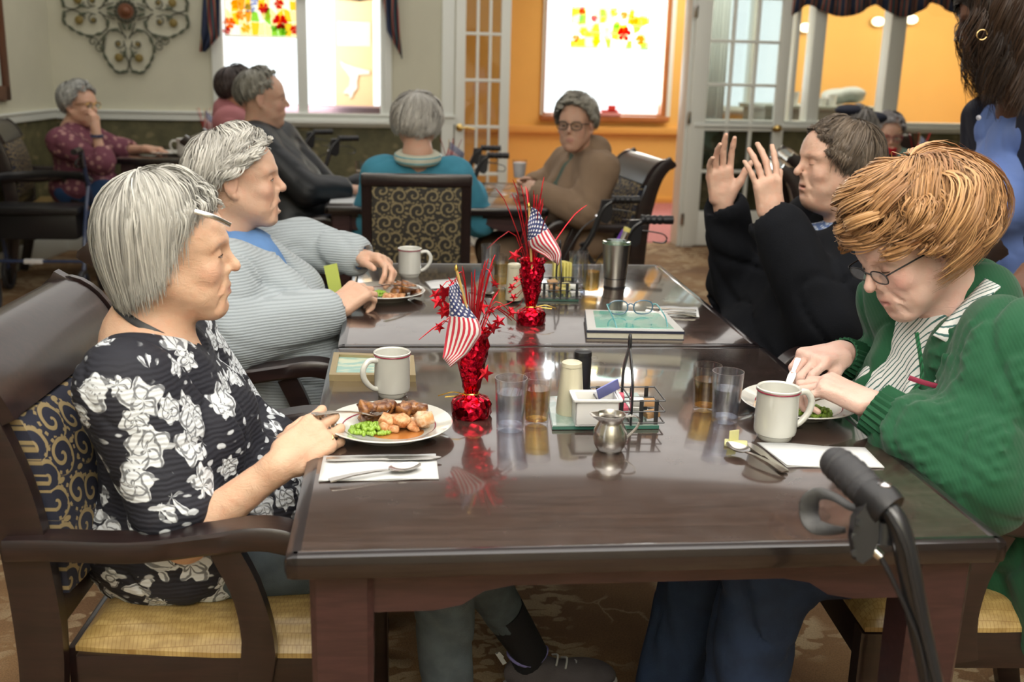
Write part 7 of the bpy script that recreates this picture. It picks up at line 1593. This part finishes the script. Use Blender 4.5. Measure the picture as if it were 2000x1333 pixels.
# ------------------------------------------------------------------ rolling walkers
def grip(par,A,B,r=.016,mat='black'):
    A,B=np.array(A),np.array(B);n=22;t=np.linspace(0,1,n);pts=[A*(1-x)+B*x for x in t];rr=r*(1+.10*np.sin(t*34)*(t>.1)*(t<.75)+.12*np.exp(-((t-.05)/.05)**2));return part('hand_grip',MB().tube(pts,rr,14),mat,par)
def brake(par,c,d,up,s=1.,logo=False):
    """c clamp centre, d direction of the grip, up local up"""
    d=unit(d);up=unit(np.array(up)-d*np.dot(up,d));sd=np.cross(d,up);c=np.array(c,float);T=lambda a,b,e=0:c+d*a*s+up*b*s+sd*e*s
    h=part('brake_housing',MB().prism([(-.022,.008),(.020,.010),(.026,-.02),(.020,-.075),(.004,-.092),(-.018,-.085),(-.030,-.06),(-.026,-.02)],.020*s,c,d*s,up*s,sd),'black',par)
    for a,b in ((.010,-.035),(.012,-.055),(.004,-.075)): part('screw',MB().lathe([(0,0),(.0035*s,0),(.0035*s,.002*s),(0,.003*s)],T(a,b,-.010),10,np.stack([d,up,-sd],1)),'chrome',h)
    lv=spline([T(.015,-.030),T(.05,-.033),T(.085,-.038),T(.110,-.045),T(.122,-.060),T(.112,-.076),T(.085,-.075),T(.070,-.072)],22);part('brake_lever',MB().band(lv,.013*s,.004*s,up),'black',par)
    part('cable_screw',MB().tube([T(-.026,-.055),T(-.045,-.060)],.0045*s,8),'chrome',par)
    if logo: part('oval_badge',MB().lathe([(0,0),(.011*s,0),(.011*s,.0015),(0,.0018)],T(-.010,-.060,-.010),20,np.stack([d,up*.7,-sd],1)),'shaker',h)
def wheel(par,c,r,ax=(1,0,0),w=.024,mat='black'):
    A=frame(ax);A=np.stack([A[:,0],A[:,2],A[:,1]],1);wl=part('wheel',MB().lathe([(r*.78,-w/2),(r*.96,-w/2),(r,-w*.25),(r,w*.25),(r*.96,w/2),(r*.78,w/2),(r*.78,-w/2)],c,28,A,cap=False),'blackrubber',par)
    mb=MB();a1,a2=A[:,0],A[:,1];c=np.array(c)
    for k in range(5):
        t=k*2*math.pi/5;mb.tube([c,c+(a1*math.cos(t)+a2*math.sin(t))*r*.8],.007,6)
    mb.lathe([(0,-w*.6),(.016,-w*.6),(.016,w*.6),(0,w*.6)],c,14,A);part('wheel_spokes',mb,mat,par)
def walker(label,loc,a,frame_mat='blackmetal',h=.92,W=.26,seat=True,logo=False,group=None,gl=.12,only=(-1,1),bask=False):
    """faces +x local: grips point to -x (towards the user)"""
    t=thing('rollator',label,'walker',loc,math.radians(a),group)
    for sg in (-1,1):
        y=sg*W
        p=spline([(-.12,y,h),(-.06,y,h),(-.02,y,h-.01),(.02,y,h-.05),(.06,y,h-.16),(.16,y,.52),(.22,y,.30),(.25,y,.13)],26)
        part('frame_tube',MB().tube(p,.0125,10),frame_mat,t);grip(t,(-.02,y,h+.0),(-.02-gl,y,h+.0),.0165)
        brake(t,(-.0,y,h-.01),(-1,0,0),(0,0,1),1.,logo and sg<0)
        part('rear_leg',MB().tube(spline([(.10,y,.66),(-.02,y,.46),(-.10,y,.26),(-.14,y,.11)],12),.0115,8),frame_mat,t)
        part('side_bar',MB().tube([(.17,y,.50),(-.01,y,.48)],.010,8),frame_mat,t)
        wheel(t,(.26,y,.100),.098,(0,1,0));wheel(t,(-.15,y,.100),.098,(0,1,0))
        part('brake_cable',MB().tube(spline([(.03,y*1.02,h-.07),(.12,y*.9,h-.14),(.20,y*.85,h-.32),(.12,y*.95,.45),(-.10,y,.24)],20),.0028,6),'black',t)
    part('cross_bar',MB().tube([(.2,-W,.38),(.2,W,.38)],.010,8),frame_mat,t);part('cross_bar',MB().tube([(-.11,-W,.24),(-.11,W,.24)],.009,8),frame_mat,t)
    if seat: part('seat_pad',MB().box((.05,0,.515),(.24,2*W-.05,.04),.012),'black',t);part('back_strap',MB().band(spline([(.07,-W,h-.18),(.20,-W*.7,h-.17),(.24,0,h-.16),(.20,W*.7,h-.17),(.07,W,h-.18)],18),.04,.012,(1,0,.01)),'black',t)
    if bask:
        b=part('under_seat_bag',MB().box((.08,0,.42),(.20,2*W-.10,.15),.02),'black',t)
    return t
# near walker at the lower right: built around the grip that leans into the picture
Yw=-.30
t=thing('rollator','black rollator in the right foreground, one ribbed grip reaching over the table corner','walker',rootloc(P(1800,1333,Yw)))
f_=lambda x,y,Y=Yw:P(x,y,Y)-np.array(t.location)
gp=[f_(1618,895,-.13),f_(1650,918,-.16),f_(1690,957,-.20),f_(1712,985,-.225)];sp_=spline(gp,26);tt=np.linspace(0,1,26)
part('hand_grip',MB().tube(sp_,np.interp(tt,[0,.04,.15,.5,.85,1],[.008,.018,.0215,.0235,.0205,.017])*(1+.05*np.sin(tt*60)*(tt>.1)*(tt<.8)),18),'blackrubber',t,label='ribbed charcoal hand grip')
part('clamp',MB().tube([f_(1700,968,-.215),f_(1722,985,-.235),f_(1738,1000,-.245)],[.024,.0265,.024],20),'black',t)
tb=spline([f_(1722,985,-.235),f_(1745,1010,-.25),f_(1760,1045,-.26),f_(1775,1110,-.27),f_(1795,1220,-.28),f_(1822,1345,-.30)],30);part('frame_tube',MB().tube(tb,.0138,14),'blackmetal',t)
zb2=t.location
part('frame_tube',MB().tube([tb[-1],tb[-1]+V3(.06,0,-.30),V3(tb[-1][0]+.10,tb[-1][1],.12)],.012,10),'blackmetal',t)
d_=unit(gp[0]-gp[-1]);uh=V3(-.35,-.25,.9)
hb=part('brake_housing',MB().prism([((x-1695)*.00062,(1040-y)*.00062) for x,y in ((1690,975),(1720,985),(1712,1010),(1712,1050),(1700,1085),(1680,1100),(1668,1092),(1660,1050),(1665,1010),(1682,990))],.018,f_(1695,1040,-.245),RM[0],-RM[1],RM[2]),'black',t)
for x,y in ((1679,1022),(1668,1050),(1668,1081)):
    c=f_(x,y,-.258);part('screw',MB().lathe([(0,0),(.0042,0),(.0042,.003),(0,.003)],c,12,np.stack([RM[0],-RM[1],-RM[2]],1)),'blackmetal',hb)
lv=spline([f_(1685,1000,-.225),f_(1660,990,-.21),f_(1630,972,-.195),f_(1600,965,-.185),f_(1583,978,-.185),f_(1580,1005,-.19),f_(1592,1028,-.20),f_(1622,1036,-.21),f_(1652,1036,-.22)],34);part('brake_lever',MB().band(lv,np.interp(np.linspace(0,1,34),[0,.3,.55,.7,1],[.008,.012,.026,.024,.007]),.0035,V3(0,-.9,.35)),'black',t)
part('spacer_block',MB().tube([f_(1728,1020,-.245),f_(1724,1062,-.25)],.012,14),'blackmetal',t)
part('cable_screw',MB().tube([f_(1706,1075,-.25),f_(1720,1088,-.255)],.006,10),'chrome',t)
part('brake_cable',MB().tube(spline([f_(1720,1088,-.255),f_(1742,1130,-.27),f_(1772,1195,-.285),f_(1797,1260,-.30),f_(1812,1340,-.31)],20),.0032,7),'black',t)
part('brake_cable',MB().tube(spline([f_(1735,1003,-.262),f_(1765,1060,-.28),f_(1780,1130,-.29),f_(1800,1225,-.30),f_(1828,1340,-.315)],20),.0035,7),'black',t)
part('clamp_knob',MB().lathe([(0,0),(.008,0),(.008,.006),(0,.008)],f_(1727,955,-.235),12),'chrome',t)
wheel(t,V3(tb[-1][0]+.10,tb[-1][1],.10),.10,(0,1,0));wheel(t,V3(tb[-1][0]+.35,tb[-1][1],.10),.10,(0,1,0));part('side_bar',MB().tube([V3(tb[-1][0]+.10,tb[-1][1],.12),V3(tb[-1][0]+.20,tb[-1][1],.38),V3(tb[-1][0]+.35,tb[-1][1],.12)],.011,8),'blackmetal',t)
# the two-handled walker beside the tan-cardigan woman
q=P(1205,432,2.55);w1=walker('black rollator with oval badge and purple strap, beside the scroll-topped armchair',(q[0]-.0,2.80,0),0,'blackmetal',.845,.28,False,True);w1.rotation_euler=(0,0,math.radians(180));w1.location=(1.02,2.72,0)
o=part('purple_ribbon',MB().band(spline([(.03,.262,.80),(.05,.26,.76),(.05,.255,.70),(.06,.26,.64)],8),.03,.004,(0,1,.1)),plain('purple_ribbon_cloth',(.16,.04,.42),.6),w1);part('tape_band',MB().tube([(.03,.28,.80),(.043,.28,.765)],.0145,10),'chrome',w1);part('tape_band',MB().tube([(.027,.28,.815),(.031,.28,.80)],.0148,10),'packet_y',w1)
w2_=walker('black rollator parked between the blue-sweater woman and the tan-cardigan woman',(.62,4.75,0),180,'blackmetal',.885,.24,False)
w3=walker('black and silver rollator by the olive wall behind the man in the black jacket',(-.30,5.15,0),200,'blackmetal',.93,.26,True)
q=P(100,500,4.6);w4=walker('dark blue rollator with black seat parked in front of the woman in mauve',(-1.87,4.80,0),90,'navymetal',.85,.27,True,bask=True)
part('reflector_tag',MB().box((-.11,0,.24),(.03,.10,.025),.004),'whiteplastic',w4)
w5=walker('bright red rollator at the left edge, mostly outside the frame',(-2.22,4.15,0),100,'redmetal',.74,.27,True)
# yellow-green tag by the grey-cardigan woman
q=[P(632,520,1.50),P(655,515,1.50),P(665,568,1.50),P(645,578,1.50)];c=sum(q)/4;t=thing('yellow_tag','yellow-green paper tag hanging between the grey-cardigan arms','tag',tuple(c));M['lime']=plain('yellow_green_paper',(.50,.58,.12),.6);me=MB().add([x-c for x in q]+[x-c+V3(.004,.006,0) for x in q],[(0,1,2,3),(7,6,5,4),(0,4,5,1),(1,5,6,2),(2,6,7,3),(3,7,4,0)]);part('tag_card',me,'lime',t)
